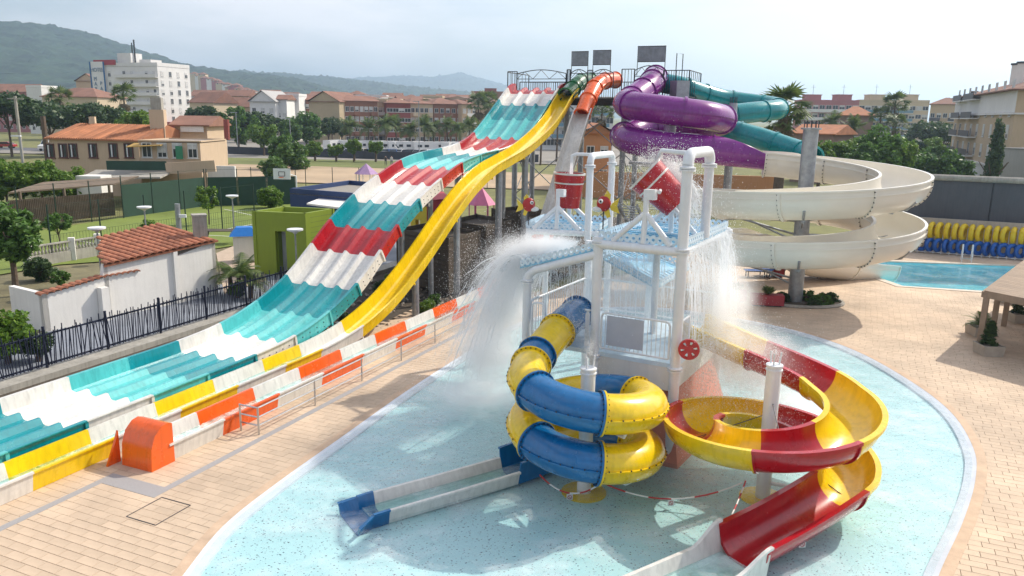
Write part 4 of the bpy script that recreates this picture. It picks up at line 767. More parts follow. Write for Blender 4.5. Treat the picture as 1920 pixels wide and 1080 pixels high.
# ================================================================== plants
def leaf_cloud(n, clumps, seed, shape='round', leaf=.11, flat=1.):
    """leaf faces gathered in clumps over an uneven crown of radius 1"""
    g = np.random.default_rng(seed); C_ = []
    for _ in range(clumps):
        v = g.normal(size=3); v /= np.linalg.norm(v); r = g.uniform(.45, .95)
        if shape == 'umbrella': c = np.array([v[0]*r, v[1]*r, abs(v[2])*.42*r-.05])
        elif shape == 'cone': h = g.uniform(-1,1)**1; w = (1-h)/2*.95+.05; a = g.uniform(0,2*PI); c = np.array([math.cos(a)*w*r*.5, math.sin(a)*w*r*.5, h])
        else: c = v*r*np.array([1,1,.85])
        C_.append((c, g.uniform(.16,.36)*(1 if shape != 'cone' else .6)))
    idx = g.integers(0, clumps, n); P = np.array([C_[i][0] for i in idx]); s = np.array([C_[i][1] for i in idx])
    d = g.normal(size=(n,3)); d /= np.linalg.norm(d,axis=1)[:,None]; P = P+d*(s*g.uniform(.5,1.05,n))[:,None]
    a = g.normal(size=(n,3)); a[:,2] *= .6; a /= np.linalg.norm(a,axis=1)[:,None]; b = np.cross(a, d+g.normal(size=(n,3))*.5); b /= np.linalg.norm(b,axis=1)[:,None]+1e-9
    ls = (leaf*g.uniform(.6,1.3,n))[:,None]
    V = np.stack([P-a*ls, P-b*ls*.5, P+a*ls, P+b*ls*.5], 1).reshape(-1,3); F_ = np.arange(n*4).reshape(-1,4)
    me = bpy.data.meshes.new('crown'); me.from_pydata(V.tolist(), [], F_.tolist()); return me
def crown(n, clumps, seed, m, **k): me = leaf_cloud(n, clumps, seed, **k); me.materials.append(m); return me
CROWN = {'broad': [crown(5200,46,1,LEAF), crown(5200,40,2,LEAF), crown(4800,52,3,LEAF)], 'bright': [crown(5000,44,4,LEAFY), crown(5000,50,5,LEAFY)], 'pine': [crown(5600,48,6,LEAFD,shape='umbrella',leaf=.09), crown(5600,42,7,LEAFD,shape='umbrella',leaf=.09)], 'dark': [crown(4600,44,8,LEAFD)], 'cone': [crown(6500,70,9,LEAFD,shape='cone',leaf=.07)], 'shrub': [crown(2200,24,10,LEAF,leaf=.14), crown(2200,20,12,LEAFY,leaf=.14)]}
def tree(name, label, base, ztop, rad, kind='broad', cat='tree', group=None, k=0, trunk=.12, zc=None, rz=None):
    """base point, height of the crown's top, crown radius"""
    base = Vector(base); t = thing(name, label, cat, base, group); me = CROWN[kind][k % len(CROWN[kind])]
    hh = {'pine': .62, 'cone': 1.0}.get(kind, .98)
    zr = rad*(1 if kind != 'cone' else 1)
    sc = (rad, rad, rad if kind != 'cone' else (ztop-base.z)/2)
    cz = ztop-(.62*rad if kind == 'pine' else (rad*.98 if kind != 'cone' else (ztop-base.z)/2))
    place('crown', me, t, (base.x, base.y, cz), random.uniform(0,6.3) if rz is None else rz, sc)
    if cz-rad > base.z-.5 or kind in ('pine','cone'):
        tr = MB().tube([base-Vector((0,0,.3)), base+Vector((.04,0,(cz-base.z)*.4)), Vector((base.x-.05,base.y,cz-rad*.05))], trunk, 8, trunk*.6)
        for j in range(5):
            a = 1.26*j+k; s0 = Vector((base.x, base.y, base.z+(cz-base.z)*.55)); tr.tube([s0, s0.lerp(Vector((base.x+rad*.6*math.cos(a), base.y+rad*.6*math.sin(a), cz+rad*.15)), .5)+Vector((0,0,rad*.03)), Vector((base.x+rad*.6*math.cos(a), base.y+rad*.6*math.sin(a), cz+rad*.15))], trunk*.5, 6, trunk*.15)
        part('trunk', tr, BARK, t, 40)
    return t
def frond_mesh(n=18, length=1., droop=.55, m=PALML, w=.16):
    mb = MB(); pts = []
    for i in range(n+1): t = i/n; pts.append(Vector((length*(t-.12*t*t*t), 0, length*(.42*t-droop*1.25*t*t))))
    mb.tube(pts, .014*length, 4, .004*length)
    for i in range(2, n):
        p = pts[i]; tg = (pts[i+1]-pts[i]).normalized(); wl = w*length*1.9*math.sin(PI*(.12+.85*i/n))
        for sg in (-1,1): e = p+Vector((tg.x*.5*wl, sg*wl, -.35*wl)); q = tg*.028*length; mb.add([p-q, p+q, e+q*.2, e-q*.2], [(0,1,2,3)])
    return mb
def fan_mesh(n=9, length=1., m=PALML):
    mb = MB(); mb.tube([(0,0,0),(length*.3,0,length*.13),(length*.6,0,length*.10)], .014*length, 4, .01*length); c = Vector((length*.6,0,length*.10))
    for i in range(n): a = R(-75+150*i/(n-1)); d = Vector((math.cos(a),math.sin(a),-.28-.35*abs(math.sin(a)))); s = Vector((-math.sin(a),math.cos(a),0)); l = length*.46; mb.add([c-s*.01, c+d*l*.5-s*.045*length, c+d*l, c+d*l*.5+s*.045*length], [(0,1,2,3)])
    return mb
FRONDS = {'feather': [frond_mesh(18,1.,.55).mesh('frond', PALML), frond_mesh(18,1.,.95).mesh('frond', PALML), frond_mesh(16,1.,.2).mesh('frond', PALML)], 'fan': [fan_mesh().mesh('frond', PALML)]}
def join_fronds(kind, n, seed, skirt=0):
    g = random.Random(seed); mb = MB()
    for i in range(n+skirt):
        src = FRONDS[kind][i % len(FRONDS[kind])]; el = g.uniform(-.35,1.15) if i < n else g.uniform(-1.5,-1.1); M_ = Matrix.Rotation(g.uniform(0,2*PI),3,'Z') @ Matrix.Rotation(-el,3,'Y'); s = g.uniform(.8,1.1)
        mb.slot(0 if i < n else 1); mb.add([M_ @ (v.co*s) for v in src.vertices], [tuple(p.vertices) for p in src.polygons])
    return mb.mesh('fronds', [PALML, DRYL])
PCROWN = {'feather': [join_fronds('feather',26,1), join_fronds('feather',26,2)], 'fan': [join_fronds('fan',34,3,16), join_fronds('fan',34,4,10)]}
def palm(label, base, ztop, rad, kind='feather', k=0, skirt=False, group=None, tr=.16):
    base = Vector(base); t = thing('palm_tree', label, 'palm', base, group); zc = ztop-rad*.55
    part('trunk', MB().tube([base-Vector((0,0,.3)), Vector((base.x+.1,base.y,(zc+base.z)/2)), Vector((base.x,base.y,zc))], tr*1.25, 8, tr), BARK, t, 40)
    place('crown', PCROWN[kind][k%2], t, (base.x,base.y,zc), random.uniform(0,6), rad)
    return t
# ================================================================== left side of the park
def onwall(px, py, A, B):
    n_ = Vector((B.y-A.y, A.x-B.x, 0)); d = ray(px, py); t = ((A-Vector((0,0,CAM_H))).dot(n_))/d.dot(n_); return Vector((0,0,CAM_H))+d*t
curb = MB().slab(SP(-5,-25.6,.06),SP(44,-25.6,.06),SP(44,-24.75,.06),SP(-5,-24.75,.06),.5); solo('kerb_wall', curb, CONC, 'low concrete kerb wall under the dark picket fence', 'wall')
NAVY = mat('navy_steel', (.015,.02,.045), .5, .3, .2)
pf = thing('picket_fence', 'dark navy fence of leaning steel pickets along the left edge of the slides', 'fence', SP(22,-25.4,.28))
for i in range(13): s = 7.55+2.48*i; part('post', MB().bar(SP(s,-25.4,.06),SP(s,-25.4,1.56),.07), NAVY, pf)
for z in (.2,1.26): part('rail', MB().bar(SP(5,-25.4,z),SP(37.5,-25.4,z),.05,.06), NAVY, pf)
for i in range(296):
    s = 8.2+i*.0995+random.uniform(-.03,.03); a = random.gauss(0,.075); z1 = random.uniform(1.26,1.56); part('picket', MB().bar(SP(s-a*.7,-25.36,.14),SP(s+a*.7,-25.36,z1),.022,.035), NAVY, pf)
# white house with tiled roof
WA, WB = Vector((-19.5,31.5,0)), Vector((-15.0,38.85,0)); wdir = (WB-WA).normalized(); wb = Vector((-wdir.y,wdir.x,0))
TILE = mat('clay_tile', (.34,.125,.065), .8, var=.3, scale=2, bump=.3, island=.22); TILE2 = mat('orange_clay_tile', (.40,.165,.08), .85, var=.3, scale=.8, island=.2)
wh = thing('white_house', 'low white rendered house with red clay tile roof behind the picket fence', 'house', WA)
def wz(px, py): return onwall(px, py, WA, WB)
pts = [wz(93,552), wz(193,521), wz(195,497), wz(322,473), wz(323,484), wz(407,450)]
mb = MB(); lo = [Vector((WA.x,WA.y,-.3)), Vector((WB.x,WB.y,-.3))]; top = [Vector((WA.x,WA.y,pts[0].z))]+[Vector((p.x,p.y,p.z)) for p in pts[1:5]]+[Vector((WB.x,WB.y,pts[5].z))]
front = [lo[0],lo[1]]+top[::-1]; k = len(front); mb.add(front+[p+wb*.25 for p in front], [tuple(range(k)), tuple(range(2*k-1,k-1,-1))]+[(i,k+i,k+(i+1)%k,(i+1)%k) for i in range(k)]); part('front_wall', mb, PLASTER, wh)
e2 = WA+wb*2.6; mb = MB(); mb.slab(Vector((WA.x,WA.y,1.45)),Vector((e2.x,e2.y,1.45)),Vector((e2.x,e2.y,1.45))+wdir*.22,Vector((WA.x,WA.y,1.45))+wdir*.22,1.75); part('side_wall', mb, PLASTER, wh)
mb = MB(); q = WB+wb*4.2; mb.add([WB+Vector((0,0,-.3)), q+Vector((0,0,-.3)), q+Vector((0,0,2.93)), WB+Vector((0,0,pts[5].z)), WB-wdir*.2+Vector((0,0,-.3)), q-wdir*.2+Vector((0,0,-.3)), q-wdir*.2+Vector((0,0,2.93)), WB-wdir*.2+Vector((0,0,pts[5].z))], [(0,1,2,3),(7,6,5,4),(0,4,5,1),(1,5,6,2),(2,6,7,3),(3,7,4,0)]); part('gable_wall', mb, PLASTER, wh)
pil = onwall(326,480,WA,WB); part('pilaster', MB().box(Vector((pil.x,pil.y,1.05))-wb*.06, (.22,.16,2.7), math.atan2(wdir.y,wdir.x)), PLASTER, wh)
pb = onwall(198,640,WA,WB); part('meter_box', MB().box(Vector((pb.x,pb.y,.55))-wb*.2, (.35,.35,1.5), math.atan2(wdir.y,wdir.x)), PLASTER, wh)
# roof tiles one by one
t0, t1 = (pts[2]-WA).dot(wdir), (pts[3]-WA).dot(wdir); L_ = (WB-WA).length
tm = MB(); nn = 5; rr = []
for s_ in (0,1):
    rr.append([Vector((.17*math.cos(PI*i/nn)*(1-.12*s_), .46*s_, .055*math.sin(PI*i/nn)*1.6+.012-.03*s_*0)) for i in range(nn+1)]+[Vector((.15*math.cos(PI*i/nn)*(1-.12*s_), .46*s_, .055*math.sin(PI*i/nn)*1.3-.012)) for i in range(nn,-1,-1)])
tm.sweep(rr); tme = tm.mesh('roof_tile', TILE)
zE0, zE1, zEnd = pts[2].z, pts[3].z, pts[5].z; roof = part('roof_deck', MB().slab(WA+wdir*(t0-.1)+Vector((0,0,zE0+.02))-wb*.15, WA+wdir*(L_+.1)+Vector((0,0,zEnd+.02))-wb*.15, WA+wdir*(L_+.1)+wb*4.2+Vector((0,0,3.05)), WA+wdir*(t0+2.5)+wb*4.2+Vector((0,0,2.5)), .10), TILE, wh)
fl0, bl0 = WA+wdir*(t0-.05), WA+wdir*(t0+2.52)+wb*4.15; part('end_wall', MB().add([fl0+Vector((0,0,-.3)), bl0+Vector((0,0,-.3)), bl0+Vector((0,0,2.4)), fl0+Vector((0,0,zE0)), fl0+wdir*.2+Vector((0,0,-.3)), bl0+wdir*.2+Vector((0,0,-.3)), bl0+wdir*.2+Vector((0,0,2.4)), fl0+wdir*.2+Vector((0,0,zE0))], [(0,1,2,3),(7,6,5,4),(0,4,5,1),(1,5,6,2),(2,6,7,3),(3,7,4,0)]), PLASTER, wh)
ncol = int((L_-t0+.2)/.36)
for i in range(ncol):
    for j in range(10):
        al = t0-.05+.36*i+.18
        if al < t0+.62*(j*.43-.2): continue
        ze = zE0+(zEnd-zE0)*(al-t0)/(L_-t0); zb = 2.5+.55*(al-t0)/(L_-t0); f = (j*.43-.2); slope = (zb-ze)/4.35; p = WA+wdir*al+wb*f; p.z = ze+.05+slope*(f+.15)+.012*(9-j)*0
        o = place('roof_tile', tme, roof, p, (math.atan(slope)+.05, 0, math.atan2(wdir.y,wdir.x)+random.gauss(0,.012)))
for i in range(16): al = .05+i*.28; f = al/((pts[1]-WA).dot(wdir)); p = WA+wdir*al; p.z = pts[0].z+(pts[1].z-pts[0].z)*min(1,f)+.03; place('coping_tile', tme, wh, p-wb*.12, (.02,0,math.atan2(wdir.y,wdir.x)))
ch = WB+wb*.75+wdir*-.25; part('chimney', MB().box((ch.x,ch.y,3.05), (.62,.62,1.5), .5), CONC, wh); part('chimney_cap', MB().box((ch.x,ch.y,3.84), (.7,.7,.09), .5), CONC, wh)
# balustrade wall behind the house
BA, BB = G(52,498), G(185,475); bw = thing('balustrade_wall', 'low garden wall with patterned balustrade behind the white house', 'wall', BA)
bd = (BB-BA).normalized(); bl = (BB-BA).length; part('base_wall', MB().bar(BA+Vector((0,0,.15)), BB+Vector((0,0,.15)), .2, .7), CONC, bw); part('cap_rail', MB().bar(BA+Vector((0,0,1.05)), BB+Vector((0,0,1.05)), .22, .08), CONC, bw)
for i in range(int(bl/.22)): p = BA+bd*(.11+.22*i); part('baluster', MB().lathe([(.05,.5),(.085,.62),(.04,.8),(.07,.92),(.06,1.02)], p, 8), CONC, bw)
for e in (BA, BB, BA.lerp(BB,.62)): part('pillar', MB().box(e+Vector((0,0,.5)), (.35,.35,1.5), .4), PLASTER, bw)
# green changing block
LIME = mat('lime_green_cladding', (.20,.27,.015), .6, var=.08, scale=.6, streak=.06); C0 = G(577,513); C1 = G(478,507); C2 = G(627,391,3.43); C2.z = 0; C3 = C1+(C2-C0)
gb = thing('green_block', 'lime green cube building with a recessed grey door', 'building', C0)
def block_wall(root, a, b, h, m, th=.22, z0=-.3, name='wall', opening=None):
    a, b = Vector((a.x,a.y,0)), Vector((b.x,b.y,0)); d = (b-a).normalized(); Lw = (b-a).length; n_ = Vector((-d.y,d.x,0))
    def bx(s0, s1, z0_, z1_): part(name, MB().slab(a+d*s0+Vector((0,0,z1_)), a+d*s1+Vector((0,0,z1_)), a+d*s1+n_*th+Vector((0,0,z1_)), a+d*s0+n_*th+Vector((0,0,z1_)), z1_-z0_), m, root)
    if opening: s0, s1, zt = opening; bx(0, s0, z0, h); bx(s1, Lw, z0, h); bx(s0, s1, zt, h)
    else: bx(0, Lw, z0, h)
    return a, d, n_
GH = 3.43; fw = (C0-C1).length
a, d, n_ = block_wall(gb, C1, C0, GH, LIME, .25, opening=(fw*.42, fw*.62, 2.35)); block_wall(gb, C0, C2, GH, LIME); block_wall(gb, C2, C3, GH, LIME); block_wall(gb, C3, C1, GH, LIME)
for i in range(1,12):
    z = GH*i/12; part('cladding_joint', MB().bar(C0-d*.01+(C2-C0).normalized()*.0+Vector((0,0,z))+Vector((.004,-.004,0)), C2+Vector((.004,-.004,z)), .006, .012), DARKM, gb)
part('door', MB().slab(a+d*fw*.42+n_*.7+Vector((0,0,2.3)), a+d*fw*.62+n_*.7+Vector((0,0,2.3)), a+d*fw*.62+n_*.76+Vector((0,0,2.3)), a+d*fw*.42+n_*.76+Vector((0,0,2.3)), 2.4), mat('grey_door', (.42,.43,.45), .5), gb, None, 'grey metal door')
for s in (.42,.62): part('door_jamb', MB().slab(a+d*(fw*s-.04)+n_*.25+Vector((0,0,2.35)), a+d*(fw*s+.04)+n_*.25+Vector((0,0,2.35)), a+d*(fw*s+.04)+n_*.8+Vector((0,0,2.35)), a+d*(fw*s-.04)+n_*.8+Vector((0,0,2.35)), 2.5), LIME, gb)
part('roof', MB().slab(C1+n_*.2+Vector((0,0,2.95)), C0+n_*.2+Vector((0,0,2.95)), C2+Vector((0,0,2.95)), C3+Vector((0,0,2.95)), .1), mat('roof_gravel', (.27,.25,.22), .95, var=.3, scale=8), gb)
# blue building with gravel roof
NB = mat('navy_render', (.012,.035,.12), .6, var=.1); bz = 3.2; c = [G(543,353,bz), G(690,364,bz), G(740,345,bz), G(655,338,bz)]
bb = thing('blue_building', 'dark blue flat-roofed building with a gravel roof behind the green block', 'building', (c[0].x,c[0].y,0))
for i in range(4): block_wall(bb, c[i], c[(i+1)%4], bz, NB, .2)
part('gravel_roof', MB().slab(*[Vector((p.x,p.y,2.85)) for p in c], .1), MATS['roof_gravel'], bb)
wc_ = [G(575,381,2.6), G(668,393,2.6), G(705,380,2.6), G(600,371,2.6)]; solo('white_canopy', MB().slab(*wc_, .12), PLASTER, 'flat white canopy between the green block and the blue building', 'canopy')
# brown timber service boxes
BRN = mat('brown_timber_cladding', (.095,.075,.055), .8, var=.25, scale=3, streak=.25)
def service_box(F0, Rr, Lf, h, label):
    t = thing('timber_box', label, 'enclosure', F0, 'brown timber service boxes'); Rr, Lf, F0 = [Vector((p.x,p.y,0)) for p in (Rr,Lf,F0)]; B4 = Rr+(Lf-F0)
    for a, b in ((Lf,F0),(F0,Rr),(Rr,B4),(B4,Lf)):
        d = (b-a).normalized(); Lw = (b-a).length; n_ = Vector((-d.y,d.x,0)); nb = 12
        for i in range(nb): z = h*i/nb; part('board', MB().slab(a+Vector((0,0,z+h/nb-.012)), b+Vector((0,0,z+h/nb-.012)), b+n_*.06+Vector((0,0,z+h/nb-.012)), a+n_*.06+Vector((0,0,z+h/nb-.012)), h/nb-.018), BRN, t)
        part('corner_post', MB().box((a.x,a.y,h/2), (.1,.1,h+.04), math.atan2(d.y,d.x)), BRN, t)
    part('lid', MB().slab(*[p+Vector((0,0,h-.25)) for p in (F0,Rr,B4,Lf)], .06), BRN, t); return t
F0 = G(841,552); Rr = G(898,532); Lf = G(745,428,2.91); service_box(F0, Rr, Lf, 2.91, 'nearest brown timber box behind the yellow slide')
F1 = G(911,424,2.95); R1 = G(961,411,2.95); F1.z = R1.z = 0; service_box(F1, R1, F1+(Lf-F0)*.75*Vector((1,1,0)).length/1.414, 2.95, 'brown timber box right behind the nearest one'); F2 = G(975,398,2.95); R2 = G(1022,393,2.95); service_box(F2, R2, F2+(Lf-F0)*.6, 2.95, 'farthest brown timber box, next to the tower foot')
# colourful kiosk and gazebo
kz = 3.4; k0, k1, k2 = D(770,400,52), D(800,400,51), D(845,400,52.5); ki = thing('kiosk', 'yellow and red flat kiosk behind the brown boxes', 'kiosk', (k1.x,k1.y,0))
block_wall(ki, k0, k1, kz, mat('yellow_render', (.55,.42,.03), .7), .3, opening=(.45,.9,2.1)); block_wall(ki, k1, k2, kz, mat('red_render', (.42,.04,.06), .7), .3); part('roof', MB().slab(*[Vector((p.x,p.y,kz+.05)) for p in (k0,k1,k2,k2+Vector((-1,5,0)),k0+Vector((-.5,5,0)))][:4], .12), MATS['red_render'], ki)
PINK = mat('pink_paint', (.60,.16,.30), .6); LIL = mat('lilac_striped_canvas', (.38,.24,.42), .8)
def gazebo(c, w, h, m, m2, label):
    t = thing('gazebo', label, 'gazebo', c, 'little tent-roofed play houses'); mb = MB(); k = 6; r = w/2
    mb.add([c+Vector((r*1.2*math.cos(2*PI*i/k), r*1.2*math.sin(2*PI*i/k), h*.62)) for i in range(k)]+[c+Vector((0,0,h))], [(i,(i+1)%k,k) for i in range(k)]); part('roof', mb, m, t)
    for i in range(k):
        p = c+Vector((r*math.cos(2*PI*i/k), r*math.sin(2*PI*i/k), 0)); q = c+Vector((r*math.cos(2*PI*(i+1)/k), r*math.sin(2*PI*(i+1)/k), 0)); part('post', MB().bar(p, p+Vector((0,0,h*.63)), .08), m2, t); part('side_rail', MB().bar(p+Vector((0,0,.95)), q+Vector((0,0,.95)), .06), m2, t)
        for j in range(1,6): e = p.lerp(q,j/6); part('slat', MB().bar(e, e+Vector((0,0,.95)), .05), m2, t)
gazebo(Vector((D(903,375,60).x,60,0)), 1.9, 3.6, PINK, PINK, 'pink play gazebo behind the yellow slide'); gazebo(Vector((D(687,330,92).x,92,0)), 2.4, 3.2, LIL, PIPE, 'lilac striped tent roof beyond the blue building')
# tennis court fences
GREENM = mat('green_fence_net', (.018,.055,.035), .8, var=.2, scale=1); GPOST = mat('green_fence_post', (.01,.035,.02), .6)
def court_fence(pts, h, label, screen, top=3.6, wires=False):
    t = thing('court_fence', label, 'fence', pts[0]); P = [Vector((p.x,p.y,-.15)) for p in pts]
    for a, b in zip(P, P[1:]):
        Lw = (b-a).length; n = max(1, round(Lw/3.2)); d = (b-a)/n
        for i in range(n+1): p = a+d*i; part('post', MB().tube([p, p+Vector((0,0,top))], .045, 6), GPOST, t)
        for i in range(n):
            p = a+d*i
            if screen: part('screen_panel', MB().bar(p+d*.02+Vector((0,0,h/2)), p+d*.98+Vector((0,0,h/2)), .02, h), GREENM, t)
            part('top_wire', MB().bar(p+Vector((0,0,top*.98)), p+d+Vector((0,0,top*.98)), .018), GPOST, t)
            if wires:
                mb = MB()
                for j in range(int(d.length/.22)): q = p+d.normalized()*.22*j; mb.bar(q+Vector((0,0,.1)), q+Vector((0,0,h)), .011)
                for z in (.1,.55,1.0,h): mb.bar(p+Vector((0,0,z)), p+d+Vector((0,0,z)), .014)
                part('wire_mesh', mb, GPOST, t, None, None, 'stuff')
c_a, c_b, c_c = G(232,405), G(386,384), G(556,380)
court_fence([c_a,c_b], 2.8, 'green net windscreen along the lit back of the tennis court', True); court_fence([c_b+Vector((.2,.1,0)),c_c], 2.8, 'dark green windscreen at the shaded right end of the court', True); court_fence([G(98,482),G(478,420)], 1.5, 'green wire mesh fence along the near side of the court', False, 3.4, True); court_fence([G(-40,440),G(232,406)], 1.6, 'green wire fence in front of the slatted pergola', False, 3.4, True)
court_fence([G(420,352),G(960,352)], 1.2, 'thin post-and-wire fence along the sandy lot', False, 2.6)
WL = mat('court_line', (.70,.70,.65), .9)
for a, b in (((300,440),(470,415)),((250,455),(160,462)),((400,400),(545,385))): pass
mb = MB(); lines = [((120,468),(330,438)),((300,452),(520,412)),((330,438),(450,444)),((420,392),(520,414)),((150,452),(240,466)),((440,396),(540,388))]
for a, b in lines: mb.bar(G(*a,-.125), G(*b,-.125), .10, .006)
tag(place('court_lines', mb.mesh('court_lines', WL), bpy.data.objects['court_grass_field']), None, None, None, 'stuff')
# path lamps, hoop, camera pole, playhouse, bench
def lamp(px, py, h, label):
    p = G(px, py, h); c = Vector((p.x,p.y,0)); t = thing('path_lamp', label, 'lamp', c, 'disc-topped path lamps'); part('pole', MB().tube([c-Vector((0,0,.2)), c+Vector((0,0,h-.25))], .045, 8), GALV, t); part('lamp_disc', MB().lathe([(.05,h-.28),(.12,h-.2),(.42,h-.08),(.42,h),(.001,h+.02)], c, 18), PIPE, t, 30)
lamp(181,426,3.2,'disc lamp in front of the left court fence'); lamp(270,387,3.2,'disc lamp by the court gate'); lamp(435,366,3.2,'disc lamp by the right end of the court'); lamp(553,429,3.0,'disc lamp in front of the green block')
p = G(528,317,3.7); c = Vector((p.x,p.y,0)); bh = thing('basketball_hoop', 'white basketball backboard on a pole beyond the court', 'basketball hoop', c)
part('pole', MB().tube([c+Vector((1.1,.8,-.2)), c+Vector((1.1,.8,3.0)), c+Vector((.3,.2,3.3))], .07, 8), PIPE, bh); part('backboard', MB().box(c+Vector((0,0,3.25)), (1.6,.06,1.0), 0), PIPE, bh); part('target_square', MB().bar(c+Vector((-.28,-.04,3.05)), c+Vector((.28,-.04,3.05)), .02, .05).bar(c+Vector((-.28,-.04,3.45)), c+Vector((.28,-.04,3.45)), .02, .05).bar(c+Vector((-.28,-.04,3.05)), c+Vector((-.28,-.04,3.45)), .05, .02).bar(c+Vector((.28,-.04,3.05)), c+Vector((.28,-.04,3.45)), .05, .02), BLACK, bh); part('rim', MB().tube([c+Vector((.22*math.cos(a),-.3+.22*math.sin(a),2.95)) for a in np.linspace(0,2*PI,14)], .02, 5), ORG, bh)
p = G(332,382,2.9); c = Vector((p.x,p.y,0)); cp = thing('camera_pole', 'thick grey pole with a white camera beside the court', 'pole', c); part('shaft', MB().tube([c, c+Vector((0,0,2.9))], .17, 12), GALV, cp, 40); part('camera_head', MB().box(c+Vector((.35,-.1,2.1)), (.45,.2,.2), .2), PIPE, cp)
p = G(457,425,2.0); c = Vector((p.x,p.y,0)); pk = thing('ticket_kiosk', 'small white hut with a bright blue roof beside the green block', 'kiosk', c); part('body', MB().box(c+Vector((0,0,.75)), (1.3,1.1,1.6), .3), PLASTER, pk); mb = MB(); ro = [Vector((c.x+x*math.cos(.3)-y*math.sin(.3), c.y+x*math.sin(.3)+y*math.cos(.3), z)) for x, y, z in ((-.85,-.75,1.5),(.85,-.75,1.5),(.85,.75,1.5),(-.85,.75,1.5),(-.45,-.35,2.0),(.45,-.35,2.0),(.45,.35,2.0),(-.45,.35,2.0))]; mb.add(ro, [(0,1,5,4),(1,2,6,5),(2,3,7,6),(3,0,4,7),(4,5,6,7),(3,2,1,0)]); part('roof', mb, mat('bright_blue_plastic', (.01,.17,.55), .4), pk)
p = G(415,432,.8); t = thing('picnic_bench', 'brown slatted picnic table between the chimney and the blue-roofed hut', 'bench', (p.x,p.y,0))
for i in range(6): part('slat', MB().bar(Vector((p.x-1.3,p.y-.5+.2*i,.8)), Vector((p.x+1.3,p.y-.3+.2*i,.8)), .17, .04), BRN, t)
for dx in (-1.,1.): part('leg', MB().bar((p.x+dx,p.y-.4,-.1),(p.x+dx,p.y+.4,.78),.07), BRN, t); part('leg', MB().bar((p.x+dx,p.y+.4,-.1),(p.x+dx,p.y-.4,.78),.07), BRN, t)
# near plants on the left
tree('garden_tree', 'round leafy tree at the left edge behind the white house', G(30,548), 4.35, 1.45, 'broad', k=0, trunk=.17); CROWN_BIG = None
tree('garden_tree', 'leafy crown cut by the left picture edge beside the round tree', G(-22,540), 3.5, 1.2, 'broad', k=1)
tree('hedge_bush', 'bright green bush at the left edge outside the picket fence', G(14,672), 1.9, 1.0, 'bright', 'bush', k=0); tree('hedge_bush', 'dark climbing bush against the fence by the white corner', G(72,668), 1.0, .55, 'dark', 'bush', k=0)
tree('young_tree', 'thin young tree behind the garden balustrade', G(113,472), 2.7, .8, 'shrub', k=0, trunk=.05); tree('young_tree', 'pollarded young tree beside the chimney', G(392,418), 3.0, 1.0, 'shrub', k=1, trunk=.07); tree('young_tree', 'bright bushy tree below the basketball hoop', G(507,388), 2.3, 1.35, 'bright', k=1, trunk=.08)
tree('garden_bush', 'leafy bush by the court gate', G(282,452), 1.5, .75, 'shrub', 'bush', k=1); tree('garden_bush', 'dark bush behind the balustrade wall', G(75,520), 1.2, .8, 'dark', 'bush'); tree('garden_bush', 'spiky plant in the bed by the white house', G(112,535), .9, .5, 'shrub', 'bush')
def near_palm(base, h, n, Lf, label):
    base = Vector(base); t = thing('palm_tree', label, 'palm', base, 'young palms by the picket fence'); part('trunk', MB().tube([base-Vector((0,0,.3)), base+Vector((.03,0,h))], .13, 8, .10), BARK, t, 40)
    for i in range(n): place('frond', FRONDS['feather'][i%3], t, base+Vector((.03,0,h)), (0, -random.uniform(-.1,.95), 2*PI*i/n*2.4), Lf*random.uniform(.75,1.1))
near_palm(G(448,548), .9, 18, 1.45, 'taller young palm between the white house and the green block'); near_palm(G(470,552), .6, 16, 1.05, 'smaller bushy palm next to the taller one'); near_palm(G(432,546), .8, 12, 1.2, 'leaning slim palm against the white gable')
for i, (px, py, r, kd) in enumerate(((445,556,.5,'shrub'),(800,590,.45,'bright'),(690,600,.4,'shrub'),(720,560,.6,'dark'),(600,625,.4,'bright'),(735,545,.5,'shrub'),(815,572,.35,'shrub'),(650,612,.35,'dark'))):
    tree('low_shrub', ['leafy shrub at the foot of the young palms','bright shrub by the stones under the yellow slide','low shrub behind the foot of the yellow slide','dark shrub in the shade under the racing slide','bright low shrub under the lower racing slide','leafy shrub behind the racing slide column','small shrub in front of the brown box','tiny dark shrub under the slide foot'][i], G(px,py,-.12), r*1.5, r, kd, 'shrub', 'shrubs planted around the slides', k=i)
# stones in the bed
ROCK = mat('pale_rock', (.34,.29,.24), .9, var=.25, island=.25); mb = MB(); g = np.random.default_rng(4)
for i in range(900):
    s_, o_ = g.uniform(24,44), g.uniform(-18.4,-16.6) if i % 3 else g.uniform(-24,-17); p = SP(s_, o_, -.10); r = g.uniform(.05,.16); v = [p+Vector(tuple(g.normal(size=3)*.25+np.array(q)))*r for q in ((1,0,0),(-1,0,0),(0,1,0),(0,-1,0),(0,0,.8),(0,0,-.6))]; mb.add(v, [(0,2,4),(2,1,4),(1,3,4),(3,0,4),(2,0,5),(1,2,5),(3,1,5),(0,3,5)])
tag(place('stones', mb.mesh('stones', ROCK)), 'pale stones strewn over the bed under the slides', 'stones', None, 'stuff')
